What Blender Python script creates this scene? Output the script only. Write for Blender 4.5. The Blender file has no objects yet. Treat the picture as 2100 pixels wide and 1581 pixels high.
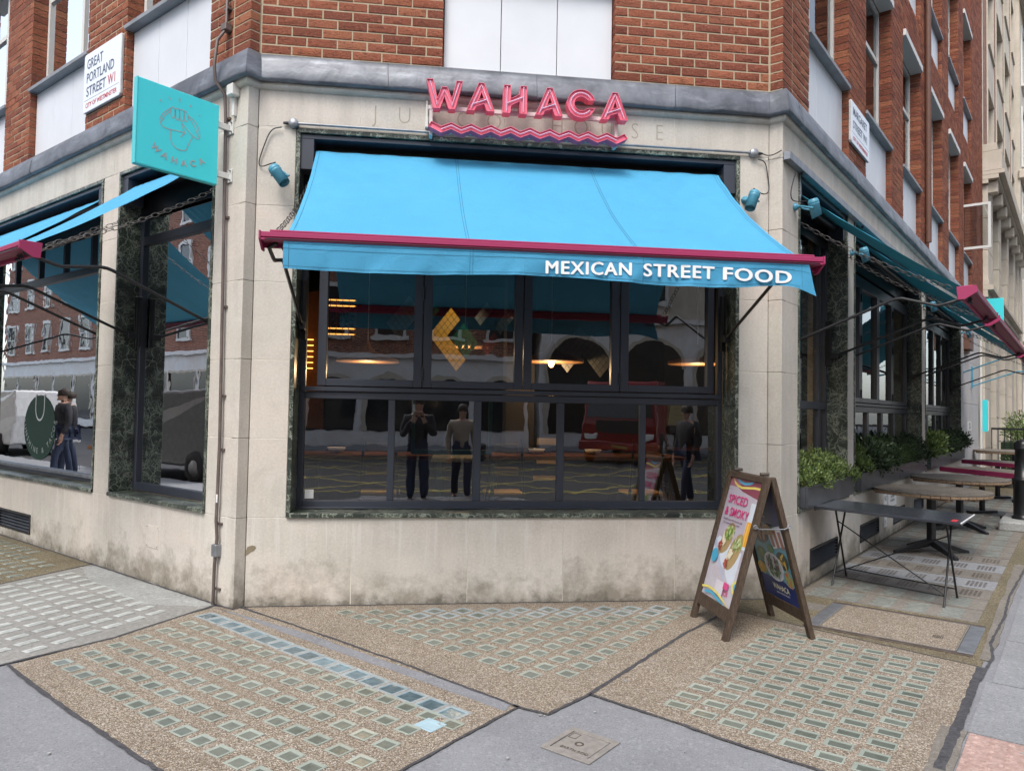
import bpy, bmesh, math, random
from mathutils import Vector, Matrix
rnd = random.Random(7)
C = bpy.context.scene
COL = C.collection
R_ = math.radians
Q = math.sqrt(.5)

# ------------------------------------------------------------------ camera, sky, sun, exposure
cam_d = bpy.data.cameras.new('camera'); cam = bpy.data.objects.new('camera', cam_d); COL.objects.link(cam)
YAW, PITCH, ROLL, FPX = 0.125480875, 0.0343120706, 0.0175765267, 1503.8
cam_d.sensor_fit = 'HORIZONTAL'; cam_d.sensor_width = 36.0; cam_d.lens = 36.0*FPX/2100.0
cam_d.clip_start = .05; cam_d.clip_end = 600
fw = Vector((math.sin(YAW)*math.cos(PITCH), math.cos(YAW)*math.cos(PITCH), math.sin(PITCH)))
rt = fw.cross(Vector((0, 0, 1))).normalized(); up = rt.cross(fw)
rt2 = rt*math.cos(ROLL)+up*math.sin(ROLL); up2 = up*math.cos(ROLL)-rt*math.sin(ROLL)
m = Matrix((rt2, up2, -fw)).transposed().to_4x4(); m.translation = Vector((0, -5.65, 1.478)); cam.matrix_world = m
C.camera = cam
W = bpy.data.worlds.new('World'); C.world = W; W.use_nodes = True
wn = W.node_tree; wn.nodes.clear()
sky = wn.nodes.new('ShaderNodeTexSky'); sky.sky_type = 'NISHITA'; sky.sun_disc = False
SUN_EL, SUN_AZ = R_(55), R_(205)      # azimuth clockwise from +Y: sun behind the camera, a little to its left
sky.sun_elevation = SUN_EL; sky.sun_rotation = SUN_AZ; sky.air_density = 1.0; sky.dust_density = 2.0; sky.ozone_density = 1.0
hsv = wn.nodes.new('ShaderNodeHueSaturation'); hsv.inputs['Saturation'].default_value = .5
bg = wn.nodes.new('ShaderNodeBackground'); bg.inputs['Strength'].default_value = .15
wo = wn.nodes.new('ShaderNodeOutputWorld')
wn.links.new(sky.outputs[0], hsv.inputs['Color']); wn.links.new(hsv.outputs[0], bg.inputs['Color']); wn.links.new(bg.outputs[0], wo.inputs['Surface'])
sd = bpy.data.lights.new('sun', 'SUN'); sd.energy = 1.1; sd.angle = R_(25); sd.color = (1, .95, .88)
sun = bpy.data.objects.new('sun', sd); COL.objects.link(sun)
dv = Vector((math.sin(SUN_AZ)*math.cos(SUN_EL), math.cos(SUN_AZ)*math.cos(SUN_EL), math.sin(SUN_EL)))
sun.rotation_euler = dv.to_track_quat('Z', 'Y').to_euler(); sun.location = dv*50
C.view_settings.view_transform = 'Standard'; C.view_settings.look = 'None'; C.view_settings.gamma = 1
C.view_settings.use_curve_mapping = False; C.view_settings.exposure = 1.18
C.cycles.max_bounces = 7; C.cycles.diffuse_bounces = 3; C.cycles.glossy_bounces = 3; C.cycles.transparent_max_bounces = 12
C.cycles.caustics_reflective = False; C.cycles.caustics_refractive = False; C.cycles.sample_clamp_indirect = 6

# ------------------------------------------------------------------ materials
class NT:
    def __init__(s, name):
        s.m = bpy.data.materials.new(name); s.m.use_nodes = True; s.t = s.m.node_tree; s.t.nodes.clear()
        s.out = s.n('OutputMaterial'); s.p = s.n('BsdfPrincipled'); s.l(s.p.outputs[0], s.out.inputs['Surface'])
    def n(s, k, **kw):
        x = s.t.nodes.new('ShaderNode'+k)
        for a, b in kw.items(): setattr(x, a, b)
        return x
    def l(s, a, b): s.t.links.new(a, b)
    def pos(s, scale=(1, 1, 1), obj=False):
        g = s.n('TexCoord').outputs['Object'] if obj else s.n('NewGeometry').outputs['Position']
        mp = s.n('Mapping'); mp.inputs['Scale'].default_value = scale; s.l(g, mp.inputs['Vector']); return mp.outputs[0]
    def noise(s, sc, det=5, rough=.55, vec=None, dist=0):
        x = s.n('TexNoise'); x.inputs['Scale'].default_value = sc; x.inputs['Detail'].default_value = det
        x.inputs['Roughness'].default_value = rough; x.inputs['Distortion'].default_value = dist
        s.l(vec if vec else s.pos(), x.inputs['Vector']); return x.outputs['Fac']
    def ramp(s, fac, *st):
        x = s.n('ValToRGB'); e = x.color_ramp.elements
        while len(e) < len(st): e.new(.5)
        for i, (p, c) in enumerate(st):
            e[i].position = p; e[i].color = (c, c, c, 1) if isinstance(c, (int, float)) else (*c, 1)
        s.l(fac, x.inputs[0]); return x.outputs[0]
    def mix(s, fac, a, b, mode='MIX'):
        x = s.n('Mix', data_type='RGBA', blend_type=mode)
        for k, v in ((0, fac), (6, a), (7, b)):
            if hasattr(v, 'is_linked'): s.l(v, x.inputs[k])
            elif isinstance(v, (int, float)) and k == 0: x.inputs[0].default_value = v
            else: x.inputs[k].default_value = (v, v, v, 1) if isinstance(v, (int, float)) else (*v, 1)
        return x.outputs[2]
    def mth(s, op, a, b=None):
        x = s.n('Math', operation=op)
        for k, v in ((0, a), (1, b)):
            if v is None: continue
            if hasattr(v, 'is_linked'): s.l(v, x.inputs[k])
            else: x.inputs[k].default_value = v
        return x.outputs[0]
    def bump(s, h, st=.3, d=.01):
        b = s.n('Bump'); b.inputs['Strength'].default_value = st; b.inputs['Distance'].default_value = d
        s.l(h, b.inputs['Height']); s.l(b.outputs[0], s.p.inputs['Normal'])
    def base(s, c, r=.6, metal=0, spec=.5):
        if hasattr(c, 'is_linked'): s.l(c, s.p.inputs['Base Color'])
        else: s.p.inputs['Base Color'].default_value = (*c, 1)
        if hasattr(r, 'is_linked'): s.l(r, s.p.inputs['Roughness'])
        else: s.p.inputs['Roughness'].default_value = r
        s.p.inputs['Metallic'].default_value = metal; s.p.inputs['Specular IOR Level'].default_value = spec
        return s.m
    def z(s):
        x = s.n('SeparateXYZ'); s.l(s.n('NewGeometry').outputs['Position'], x.inputs[0]); return x.outputs[2]

def flat(name, c, r=.6, metal=0, var=.12, sc=9, bump=0, bsc=60, spec=.5):
    t = NT(name); n = t.noise(sc, 6, .6)
    col = t.mix(t.ramp(n, (.3, 0), (.75, 1)), tuple(x*(1-var) for x in c), tuple(min(1, x*(1+var)) for x in c))
    if bump: t.bump(t.noise(bsc, 4), bump, .004)
    return t.base(col, r, metal, spec)

def limestone(name, c1, c2, dirt=1.0):
    t = NT(name)
    a = t.noise(1.7, 8, .62); b = t.noise(60, 3, .6); st = t.noise(1.0, 6, .6, t.pos((9, 9, .7)))
    col = t.mix(t.ramp(a, (.3, 0), (.7, 1)), c2, c1)
    col = t.mix(t.mth('MULTIPLY', t.ramp(st, (.45, 0), (.75, 1)), .32*dirt), col, (.34, .30, .25))
    col = t.mix(t.mth('MULTIPLY', t.ramp(t.noise(.9, 4, .6, t.pos((1, 1, 1.3)), .8), (.45, 0), (.65, 1)), .45), col, (.66, .56, .49))
    col = t.mix(t.mth('MULTIPLY', t.ramp(t.noise(3.3, 8, .72, None, .6), (.53, 0), (.72, 1)), .3*dirt), col, (.36, .32, .27))
    ob = t.n('ObjectInfo'); col = t.mix(t.mth('MULTIPLY', ob.outputs['Random'], .12), col, tuple(x*.72 for x in c1))
    col = t.mix(t.mth('MULTIPLY', t.ramp(b, (.25, 0), (.6, 1)), -1), col, col) if False else t.mix(.12, col, t.ramp(b, (.3, .2), (.7, .9)), 'OVERLAY')
    # splash dirt and soot that clings near the pavement, broken up by noise
    zz = t.z(); m1 = t.mth('SUBTRACT', .5, t.mth('MULTIPLY', zz, 1.35)); ob2 = t.n('ObjectInfo'); vo = t.n('VectorMath', operation='ADD'); cx_ = t.n('CombineXYZ'); t.l(t.mth('MULTIPLY', ob2.outputs['Random'], 37), cx_.inputs[0]); t.l(t.pos(), vo.inputs[0]); t.l(cx_.outputs[0], vo.inputs[1])
    dn = t.mth('ADD', t.noise(4.5, 8, .7, vo.outputs[0]), t.mth('MULTIPLY', t.mth('SUBTRACT', ob2.outputs['Random'], -.0+.5), .10))
    sm_ = t.ramp(t.noise(2.6, 5, .6, vo.outputs[0]), (.66, 0), (.8, 1)); col = t.mix(t.mth('MULTIPLY', sm_, .5*dirt), col, (.27, .24, .20))
    msk = t.ramp(t.mth('ADD', m1, t.mth('MULTIPLY', t.mth('SUBTRACT', dn, .5), 1.5)), (.12, 0), (.5, 1))
    col = t.mix(t.mth('MULTIPLY', msk, .75*dirt), col, (.19, .165, .125))
    m2 = t.mth('SUBTRACT', .14, t.mth('MULTIPLY', zz, 1.6)); msk2 = t.ramp(t.mth('ADD', m2, t.mth('MULTIPLY', t.mth('SUBTRACT', t.noise(9, 8, .7), .5), .8)), (.05, 0), (.2, 1))
    col = t.mix(t.mth('MULTIPLY', msk2, .65*dirt), col, (.085, .078, .06))
    run = t.noise(1, 5, .6, t.pos((22, 22, 1.1))); zr = t.ramp(t.mth('MULTIPLY', zz, 1.0), (.28, 0), (.5, 1), (.66, 1), (.68, 0))
    col = t.mix(t.mth('MULTIPLY', t.mth('MULTIPLY', t.ramp(run, (.56, 0), (.64, 1)), zr), .4*dirt), col, (.66, .64, .60))
    col = t.mix(t.mth('MULTIPLY', t.mth('MULTIPLY', t.ramp(t.noise(1, 6, .6, t.pos((6, 6, .8))), (.45, 0), (.7, 1)), t.ramp(t.mth('SUBTRACT', zz, 3.0), (.35, 0), (.9, 1))), .4*dirt), col, (.27, .25, .22))
    # a few water runs and pitting
    pit = t.n('TexVoronoi'); pit.inputs['Scale'].default_value = 42; t.l(t.pos(), pit.inputs['Vector'])
    pm = t.ramp(pit.outputs['Distance'], (.03, 1), (.09, 0)); col = t.mix(t.mth('MULTIPLY', pm, t.mth('MULTIPLY', t.ramp(t.noise(2.2), (.5, 0), (.62, 1)), .5)), col, (.16, .14, .11))
    t.bump(t.mth('ADD', t.noise(120, 4, .7), t.noise(14, 4)), .25, .003)
    return t.base(col, .85, 0, .3)

def brick_mat():
    t = NT('red_brick')
    at = t.n('Attribute', attribute_name='rnd'); ob = t.n('ObjectInfo')
    r = t.mth('FRACT', t.mth('ADD', at.outputs['Fac'], ob.outputs['Random']))
    col = t.ramp(r, (0, (.17, .052, .033)), (.22, (.255, .080, .045)), (.45, (.315, .108, .060)), (.62, (.21, .062, .040)), (.8, (.35, .135, .072)), (.92, (.28, .088, .046)), (1, (.15, .050, .038)))
    cr = t.noise(16, 7, .7, t.pos((1, 1, 2.4)), 1.6); f = t.ramp(cr, (.38, 1), (.47, 0))
    col = t.mix(t.mth('MULTIPLY', f, .8), col, (.10, .03, .02))
    col = t.mix(t.mth('MULTIPLY', t.ramp(t.noise(55, 4), (.52, 0), (.75, 1)), .3), col, (.55, .27, .16))
    col = t.mix(t.mth('MULTIPLY', t.ramp(t.noise(1.1, 5), (.5, 0), (.8, 1)), .3), col, (.12, .07, .055))
    t.bump(t.mth('ADD', t.mth('MULTIPLY', cr, 1.5), t.noise(70, 5, .7)), .9, .008)
    return t.base(col, .88, 0, .25)

def mortar_mat():
    t = NT('lime_mortar'); n = t.noise(30, 5)
    t.bump(t.noise(140, 3), .6, .004)
    return t.base(t.mix(n, (.33, .27, .18), (.52, .43, .31)), .95, 0, .2)

def marble_mat():
    t = NT('verde_marble')
    w = t.noise(3.2, 6, .65); ws = t.n('Vector' + 'Math', operation='ADD')
    nz = t.n('TexNoise'); nz.inputs['Scale'].default_value = 7; nz.inputs['Detail'].default_value = 5; t.l(t.pos(), nz.inputs['Vector'])
    sc = t.n('VectorMath', operation='SCALE'); sc.inputs['Scale'].default_value = .22; t.l(nz.outputs['Color'], sc.inputs[0])
    t.l(t.pos(), ws.inputs[0]); t.l(sc.outputs[0], ws.inputs[1])
    def vein(s, th):
        v = t.n('TexVoronoi', feature='DISTANCE_TO_EDGE'); v.inputs['Scale'].default_value = s; t.l(ws.outputs[0], v.inputs['Vector'])
        return t.ramp(v.outputs['Distance'], (th*.3, 1), (th, 0))
    v1 = t.mth('MULTIPLY', vein(13, .05), t.ramp(w, (.42, 0), (.58, 1))); v2 = t.mth('MULTIPLY', vein(34, .09), t.ramp(t.noise(5, 4), (.45, 0), (.6, .9)))
    v3 = t.mth('MULTIPLY', vein(4.5, .022), .9)
    v = t.mth('MINIMUM', t.mth('ADD', t.mth('ADD', v1, v2), v3), 1)
    base = t.mix(t.ramp(w, (.35, 0), (.7, 1)), (.012, .018, .016), (.055, .066, .05))
    base = t.mix(t.ramp(t.noise(90, 3), (.5, 0), (.7, .35)), base, (.11, .13, .10))
    return t.base(t.mix(t.mth('MULTIPLY', v, .8), base, (.33, .36, .29)), .32, 0, .5)

def aggregate_mat(name, tint=(1, 1, 1), dark=0):
    t = NT(name)
    v = t.n('TexVoronoi'); v.inputs['Scale'].default_value = 150; t.l(t.pos(), v.inputs['Vector'])
    hs = t.n('SeparateColor'); t.l(v.outputs['Color'], hs.inputs[0])
    pc = t.ramp(hs.outputs[0], (0, (.13, .10, .07)), (.28, (.27, .21, .15)), (.55, (.37, .30, .22)), (.8, (.49, .41, .31)), (1, (.64, .59, .50)))
    edge = t.ramp(v.outputs['Distance'], (.35, 0), (.75, 1)); col = t.mix(t.mth('MULTIPLY', edge, .75), pc, (.13, .10, .07))
    d = t.ramp(t.noise(1.3, 7, .65), (.35, 0), (.7, 1)); col = t.mix(t.mth('MULTIPLY', d, .35+dark), col, (.15, .115, .085))
    col = t.mix(t.mth('MULTIPLY', t.ramp(t.noise(5.5, 6, .7), (.5, 0), (.8, 1)), .25), col, (.46, .42, .36))
    col = t.mix(1, col, tint, 'MULTIPLY')
    t.bump(t.mth('SUBTRACT', 1, v.outputs['Distance']), .75, .006)
    return t.base(col, .8, 0, .3)

def speckle(name, c, c2, sc=220, r=.85, stain=.3):
    t = NT(name)
    a = t.noise(sc*.5, 5, .85); b = t.noise(2.0, 7, .65)
    col = t.mix(t.ramp(a, (.38, 0), (.62, 1)), tuple(x*.88 for x in c), tuple(min(1, x*1.06) for x in c2))
    sp_ = t.n('TexVoronoi'); sp_.inputs['Scale'].default_value = sc*.35; t.l(t.pos(), sp_.inputs['Vector']); hs_ = t.n('SeparateColor'); t.l(sp_.outputs['Color'], hs_.inputs[0])
    col = t.mix(t.mth('MULTIPLY', t.ramp(hs_.outputs[0], (.84, 0), (.9, 1)), .25), col, tuple(x*.55 for x in c)); col = t.mix(t.mth('MULTIPLY', t.ramp(hs_.outputs[1], (.88, 0), (.92, 1)), .25), col, tuple(min(1, x*1.5) for x in c2))
    col = t.mix(t.mth('MULTIPLY', t.ramp(t.noise(11, 8, .75), (.5, 0), (.7, 1)), stain*.8), col, tuple(x*.7 for x in c))
    col = t.mix(t.mth('MULTIPLY', t.ramp(b, (.4, 0), (.7, 1)), stain), col, tuple(x*.62 for x in c))
    col = t.mix(t.mth('MULTIPLY', t.ramp(t.noise(.8, 5, .6), (.5, 0), (.75, 1)), stain*.6), col, tuple(min(1, x*1.4) for x in c2))
    t.bump(a, .5, .003)
    return t.base(col, r, 0, .35)

def glass_mat(name='window_glass', tint=(.62, .66, .66), ior=1.75):
    t = NT(name); t.t.nodes.remove(t.p)
    tr = t.n('BsdfTransparent'); tr.inputs[0].default_value = (*tint, 1)
    gl = t.n('BsdfGlossy'); gl.inputs['Roughness'].default_value = .004; gl.inputs['Color'].default_value = (.95, .98, 1, 1)
    b = t.n('Bump'); b.inputs['Strength'].default_value = .05; b.inputs['Distance'].default_value = .02; t.l(t.noise(1.8, 3), b.inputs['Height']); t.l(b.outputs[0], gl.inputs['Normal'])
    fr = t.n('Fresnel'); fr.inputs['IOR'].default_value = ior; mx = t.n('MixShader')
    t.l(fr.outputs[0], mx.inputs[0]); t.l(tr.outputs[0], mx.inputs[1]); t.l(gl.outputs[0], mx.inputs[2]); t.l(mx.outputs[0], t.out.inputs['Surface'])
    return t.m

def fabric_mat(name, c, trans=.25):
    t = NT(name)
    wv = t.n('TexWave'); wv.inputs['Scale'].default_value = 260; t.l(t.pos(), wv.inputs['Vector'])
    n = t.noise(2.4, 6, .6); col = t.mix(t.ramp(n, (.35, 0), (.7, 1)), tuple(x*.93 for x in c), c)
    col = t.mix(t.mth('MULTIPLY', t.ramp(t.noise(7, 7, .7, t.pos((1, 1, 2.5))), (.5, 0), (.8, 1)), .35), col, tuple(x*.72+.03 for x in c))
    col = t.mix(t.mth('MULTIPLY', t.ramp(t.noise(1.1, 5, .6, t.pos((1, .6, 1))), (.5, 0), (.75, 1)), .3), col, tuple(min(1, x*1.12+.03) for x in c))
    tl = t.n('BsdfTranslucent'); t.l(col, tl.inputs[0]); mx = t.n('MixShader'); mx.inputs[0].default_value = trans
    t.bump(t.mth('ADD', t.mth('MULTIPLY', t.noise(420, 2), .3), t.noise(4, 6, .62, None, .8)), .5, .022)
    t.base(col, .7, 0, .3); t.l(t.p.outputs[0], mx.inputs[1]); t.l(tl.outputs[0], mx.inputs[2]); t.l(mx.outputs[0], t.out.inputs['Surface'])
    return t.m

def emit(name, c, s):
    t = NT(name); t.base(c, .5); t.p.inputs['Emission Color'].default_value = (*c, 1); t.p.inputs['Emission Strength'].default_value = s; return t.m

def wood_mat(name, c1, c2, along=(2, 2, 2)):
    t = NT(name); w = t.noise(6, 8, .7, t.pos(along), 1.2); g = t.noise(40, 5, .7, t.pos(along))
    col = t.mix(t.ramp(w, (.3, 0), (.7, 1)), c1, c2); col = t.mix(t.mth('MULTIPLY', t.ramp(g, (.45, 0), (.62, 1)), .55), col, tuple(x*.35 for x in c1))
    t.bump(t.mth('ADD', w, g), .6, .004); return t.base(col, .8, 0, .3)

def paint_worn(name, c, under=(.5, .42, .42), amt=.62, r=.5):
    t = NT(name); n = t.noise(22, 7, .7); col = t.mix(t.ramp(n, (amt, 0), (amt+.04, 1)), c, under)
    col = t.mix(t.mth('MULTIPLY', t.noise(3, 5), .25), col, tuple(x*.6 for x in c)); t.bump(n, .2, .003); return t.base(col, r, 0, .4)

def lead_mat():
    t = NT('lead_sheet'); n = t.noise(1.8, 7, .65, None, 1.5); s = t.noise(2.5, 7, .65, t.pos((1.3, 1.3, 5)))
    col = t.mix(t.ramp(n, (.35, 0), (.66, 1)), (.08, .086, .10), (.19, .20, .225))
    col = t.mix(t.mth('MULTIPLY', t.ramp(s, (.52, 0), (.75, 1)), .6), col, (.36, .38, .42))
    col = t.mix(t.mth('MULTIPLY', t.ramp(t.noise(9, 6, .7), (.58, 0), (.8, 1)), .5), col, (.09, .1, .07))
    t.bump(t.mth('ADD', t.noise(7, 4, .5), t.mth('MULTIPLY', t.noise(26, 3), .2)), .3, .02); return t.base(col, .48, .35, .5)

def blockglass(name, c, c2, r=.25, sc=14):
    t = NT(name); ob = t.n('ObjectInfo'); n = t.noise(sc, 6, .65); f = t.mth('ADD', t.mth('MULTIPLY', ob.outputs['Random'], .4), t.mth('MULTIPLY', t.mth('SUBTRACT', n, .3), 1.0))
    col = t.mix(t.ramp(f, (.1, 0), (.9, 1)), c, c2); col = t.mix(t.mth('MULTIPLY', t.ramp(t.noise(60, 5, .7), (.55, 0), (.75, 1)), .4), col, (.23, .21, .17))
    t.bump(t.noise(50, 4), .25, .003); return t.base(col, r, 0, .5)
M = dict(
 stone=limestone('portland_stone', (.61, .572, .51), (.48, .445, .39)),
 whitewash=limestone('whitewashed_render', (.80, .80, .80), (.72, .72, .71), .3), stone_far=limestone('portland_stone_clean', (.58, .53, .44), (.46, .41, .33), .35),
 stone_paint=limestone('painted_stone', (.55, .55, .56), (.46, .46, .47), .6),
 joint_l=flat('stone_joint', (.60, .56, .49), .9, 0, .3, 5), mortar=mortar_mat(), brick=brick_mat(), marble=marble_mat(), lead=lead_mat(),
 joint=speckle('tar_joint', (.045, .044, .048), (.085, .083, .088), 90, .8, .2),
 frame=flat('anthracite_paint', (.042, .047, .062), .38, 0, .1, 4),
 black=flat('black_paint', (.012, .012, .014), .35, 0, .25, 12),
 blackm=flat('black_steel', (.018, .018, .02), .42, .2, .3, 20),
 galv=flat('galvanised_steel', (.27, .28, .30), .45, .6, .25, 12), chain=flat('dull_chain_steel', (.11, .10, .095), .5, .5, .3, 30), tile_d=speckle('dull_glazed_tile', (.19, .20, .18), (.27, .285, .26), 50, .5, .5),
 glass=glass_mat('window_glass', (.60, .63, .64), 3.0), glass_up=glass_mat('upper_glass', (.7, .74, .78), 2.1),
 white=flat('white_panel', (.66, .68, .71), .42, 0, .05, 2), whitep=paint_worn('white_gloss_paint', (.66, .65, .62), (.3, .24, .18), .66),
 grey_sill=flat('grey_sill', (.24, .245, .26), .5, .1, .2, 6),
 awn=fabric_mat('sky_blue_canvas', (.075, .36, .59), .03), valm=fabric_mat('sky_blue_valance', (.068, .34, .56), .03),
 awn_g=fabric_mat('teal_canvas', (.035, .30, .42), .04),
 stitch=flat('dark_stitching', (.02, .12, .2), .8),
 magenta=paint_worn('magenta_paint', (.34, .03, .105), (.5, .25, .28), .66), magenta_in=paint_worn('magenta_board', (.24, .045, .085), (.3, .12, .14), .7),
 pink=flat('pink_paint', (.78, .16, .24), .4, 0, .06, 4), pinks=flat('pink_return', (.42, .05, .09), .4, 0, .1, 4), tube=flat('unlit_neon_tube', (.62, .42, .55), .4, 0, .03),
 teal=flat('turquoise_enamel', (.055, .68, .73), .33, 0, .04, 2), teal_s=flat('turquoise_enamel_edge', (.06, .52, .56), .35, 0, .05, 2), engr=flat('cut_out_grey', (.33, .40, .41), .6),
 lblue=flat('blue_lamp_paint', (.07, .27, .38), .4, 0, .15, 20), yel=emit('lamp_lens_amber', (.75, .55, .08), .0),
 cable=flat('black_cable', (.02, .02, .022), .5), conduit=flat('brown_conduit', (.13, .10, .09), .5, .1, .3, 8),
 mastic=speckle('mastic_asphalt', (.185, .188, .20), (.265, .268, .282), 240, .85, .3),
 slab_g=speckle('grey_paving_slab', (.21, .215, .225), (.29, .295, .305), 200, .85, .25),
 slab_b=speckle('brown_grey_slab', (.155, .14, .12), (.25, .225, .195), 160, .85, .5),
 render=speckle('cement_render', (.23, .225, .21), (.31, .30, .28), 130, .85, .45),
 cementw=speckle('pale_cement', (.27, .275, .265), (.38, .385, .37), 120, .85, .4),
 agg=aggregate_mat('resin_gravel', (.98, 1.0, 1.04)), agg2=aggregate_mat('resin_gravel_dark', (.66, .68, .58), .3),  # agg2 is the same gravel in a darker, greener tone
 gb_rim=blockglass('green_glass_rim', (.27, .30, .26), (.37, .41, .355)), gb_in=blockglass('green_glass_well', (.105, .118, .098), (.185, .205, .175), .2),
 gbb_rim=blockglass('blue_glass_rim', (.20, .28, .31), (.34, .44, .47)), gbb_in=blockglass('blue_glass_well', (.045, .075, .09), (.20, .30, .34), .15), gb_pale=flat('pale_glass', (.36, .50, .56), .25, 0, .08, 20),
 gp_rim=speckle('frosted_glass', (.42, .44, .42), (.52, .54, .52), 60, .5, .3), gp_in=speckle('frosted_glass_well', (.36, .375, .355), (.44, .455, .435), 60, .5, .5),
 iron=flat('cast_iron', (.11, .085, .07), .6, .4, .35, 14, .4), iron2=flat('worn_access_cover', (.235, .215, .195), .7, 0, .2, 30, .3),
 tact=speckle('pink_tactile', (.36, .235, .20), (.46, .33, .29), 120, .85, .4),
 road=speckle('road_asphalt', (.045, .045, .048), (.075, .075, .08), 150, .9, .3), ypaint=speckle('yellow_road_paint', (.36, .30, .09), (.28, .24, .09), 60, .8, .6), wpaint=speckle('white_road_paint', (.62, .62, .6), (.5, .5, .48), 60, .8, .4),
 leaf=None, oldwood=wood_mat('weathered_table_wood', (.13, .11, .09), (.23, .20, .165), (1, 1, 3)), edgewood=wood_mat('table_edge_wood', (.24, .16, .10), (.36, .25, .16)),
 bwood=wood_mat('dark_stained_wood', (.045, .030, .022), (.125, .088, .06), (9, 9, 1.2)),
 dgrey=flat('dark_grey_table', (.04, .044, .055), .2, 0, .2, 6, .15, 30), slate=flat('slate_grey_trough', (.06, .065, .075), .32, .1, .35, 5),
 paper=flat('white_paper', (.78, .78, .76), .6, 0, .03), ink=flat('dark_ink', (.04, .07, .13), .5), redink=flat('red_ink', (.5, .03, .04), .5), plate=flat('street_plate_enamel', (.74, .77, .82), .3, 0, .03, 3), plate_e=flat('plate_edge', (.45, .44, .43), .5, 0, .2),
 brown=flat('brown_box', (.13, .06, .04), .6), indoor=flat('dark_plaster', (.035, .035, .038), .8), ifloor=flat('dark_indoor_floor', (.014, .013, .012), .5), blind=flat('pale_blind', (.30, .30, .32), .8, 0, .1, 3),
 iwood=wood_mat('orange_wood', (.13, .055, .025), (.2, .085, .04)), rattan=flat('rattan', (.42, .20, .075), .7, 0, .3, 40), bulb=emit('bulb_glow', (1, .62, .28), 9), strip=emit('amber_strip_light', (1, .42, .08), 1.6),
 webb=flat('tan_webbing', (.58, .44, .24), .7, 0, .1, 40), turq=flat('pale_turquoise_frame', (.12, .42, .40), .5), tile_y=flat('yellow_tile', (.75, .42, .06), .3), tile_g=flat('green_tile', (.01, .10, .045), .3), tile_w=flat('grey_tile', (.26, .26, .25), .35), tile_r=flat('dark_red_tile', (.14, .02, .02), .4),
 skin=flat('skin', (.45, .26, .19), .6), hair=flat('dark_hair', (.03, .02, .015), .7), jacket=flat('dark_jacket', (.025, .025, .03), .8), jeans=flat('blue_jeans', (.025, .035, .07), .85), tanc=flat('beige_coat', (.34, .29, .23), .85), shoe=flat('dark_shoe', (.02, .02, .02), .5), bag=flat('black_bag', (.02, .02, .025), .6),
 dgv=flat('dark_grey_vehicle_paint', (.10, .105, .11), .25), redp=flat('red_vehicle_paint', (.24, .012, .016), .25), whitev=flat('white_vehicle_paint', (.6, .6, .6), .25), tyre=flat('tyre_rubber', (.02, .02, .02), .8), dglass=flat('dark_vehicle_glass', (.02, .025, .03), .08), hub=flat('wheel_hub', (.3, .3, .3), .4, .6), timber=wood_mat('load_timber', (.35, .27, .13), (.5, .4, .2)),
 carve=flat('carved_shadow', (.36,.32,.26), .9, 0, .1, 20))
def brickwall(name, c1, c2):
    t = NT(name); b = t.n('TexBrick'); b.inputs['Scale'].default_value = 1; b.inputs['Brick Width'].default_value = .225; b.inputs['Row Height'].default_value = .075; b.inputs['Mortar Size'].default_value = .008
    b.inputs['Color1'].default_value = (*c1, 1); b.inputs['Color2'].default_value = (*c2, 1); b.inputs['Mortar'].default_value = (.42, .34, .24, 1)
    g = t.n('NewGeometry'); x = t.n('SeparateXYZ'); t.l(g.outputs['Position'], x.inputs[0]); cmb = t.n('CombineXYZ')
    t.l(t.mth('ADD', x.outputs[0], x.outputs[1]), cmb.inputs[0]); t.l(x.outputs[2], cmb.inputs[1]); t.l(cmb.outputs[0], b.inputs['Vector'])
    return t.base(t.mix(.4, b.outputs['Color'], t.ramp(t.noise(6, 5), (.3, .1), (.7, .8)), 'OVERLAY'), .9)
M['brickflat'] = brickwall('far_red_brick', (.26, .085, .055), (.19, .06, .042))
def leafmat(name, c1, c2):
    t = NT(name); at = t.n('Attribute', attribute_name='rnd'); col = t.mix(at.outputs['Fac'], c1, c2)
    tl = t.n('BsdfTranslucent'); t.l(col, tl.inputs[0]); mx = t.n('MixShader'); mx.inputs[0].default_value = .25
    t.base(col, .45, 0, .5); t.l(t.p.outputs[0], mx.inputs[1]); t.l(tl.outputs[0], mx.inputs[2]); t.l(mx.outputs[0], t.out.inputs['Surface']); return t.m
M['leaf'] = leafmat('evergreen_leaf', (.03, .065, .018), (.24, .32, .09)); M['leaf2'] = leafmat('dark_leaf', (.014, .032, .013), (.05, .085, .03)); M['leaf3'] = leafmat('grassy_leaf', (.03, .07, .015), (.13, .19, .05))

# ------------------------------------------------------------------ frames of the three facades
def FW(s, o, z): return Vector((s, -o, z))
def LW(s, o, z): return Vector((-1.372-Q*s-Q*o, Q*s-Q*o, z))
def RW(s, o, z): return Vector((2.963+Q*s+Q*o, Q*s-Q*o, z))
ID = lambda x, y, z: Vector((x, y, z))

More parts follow.
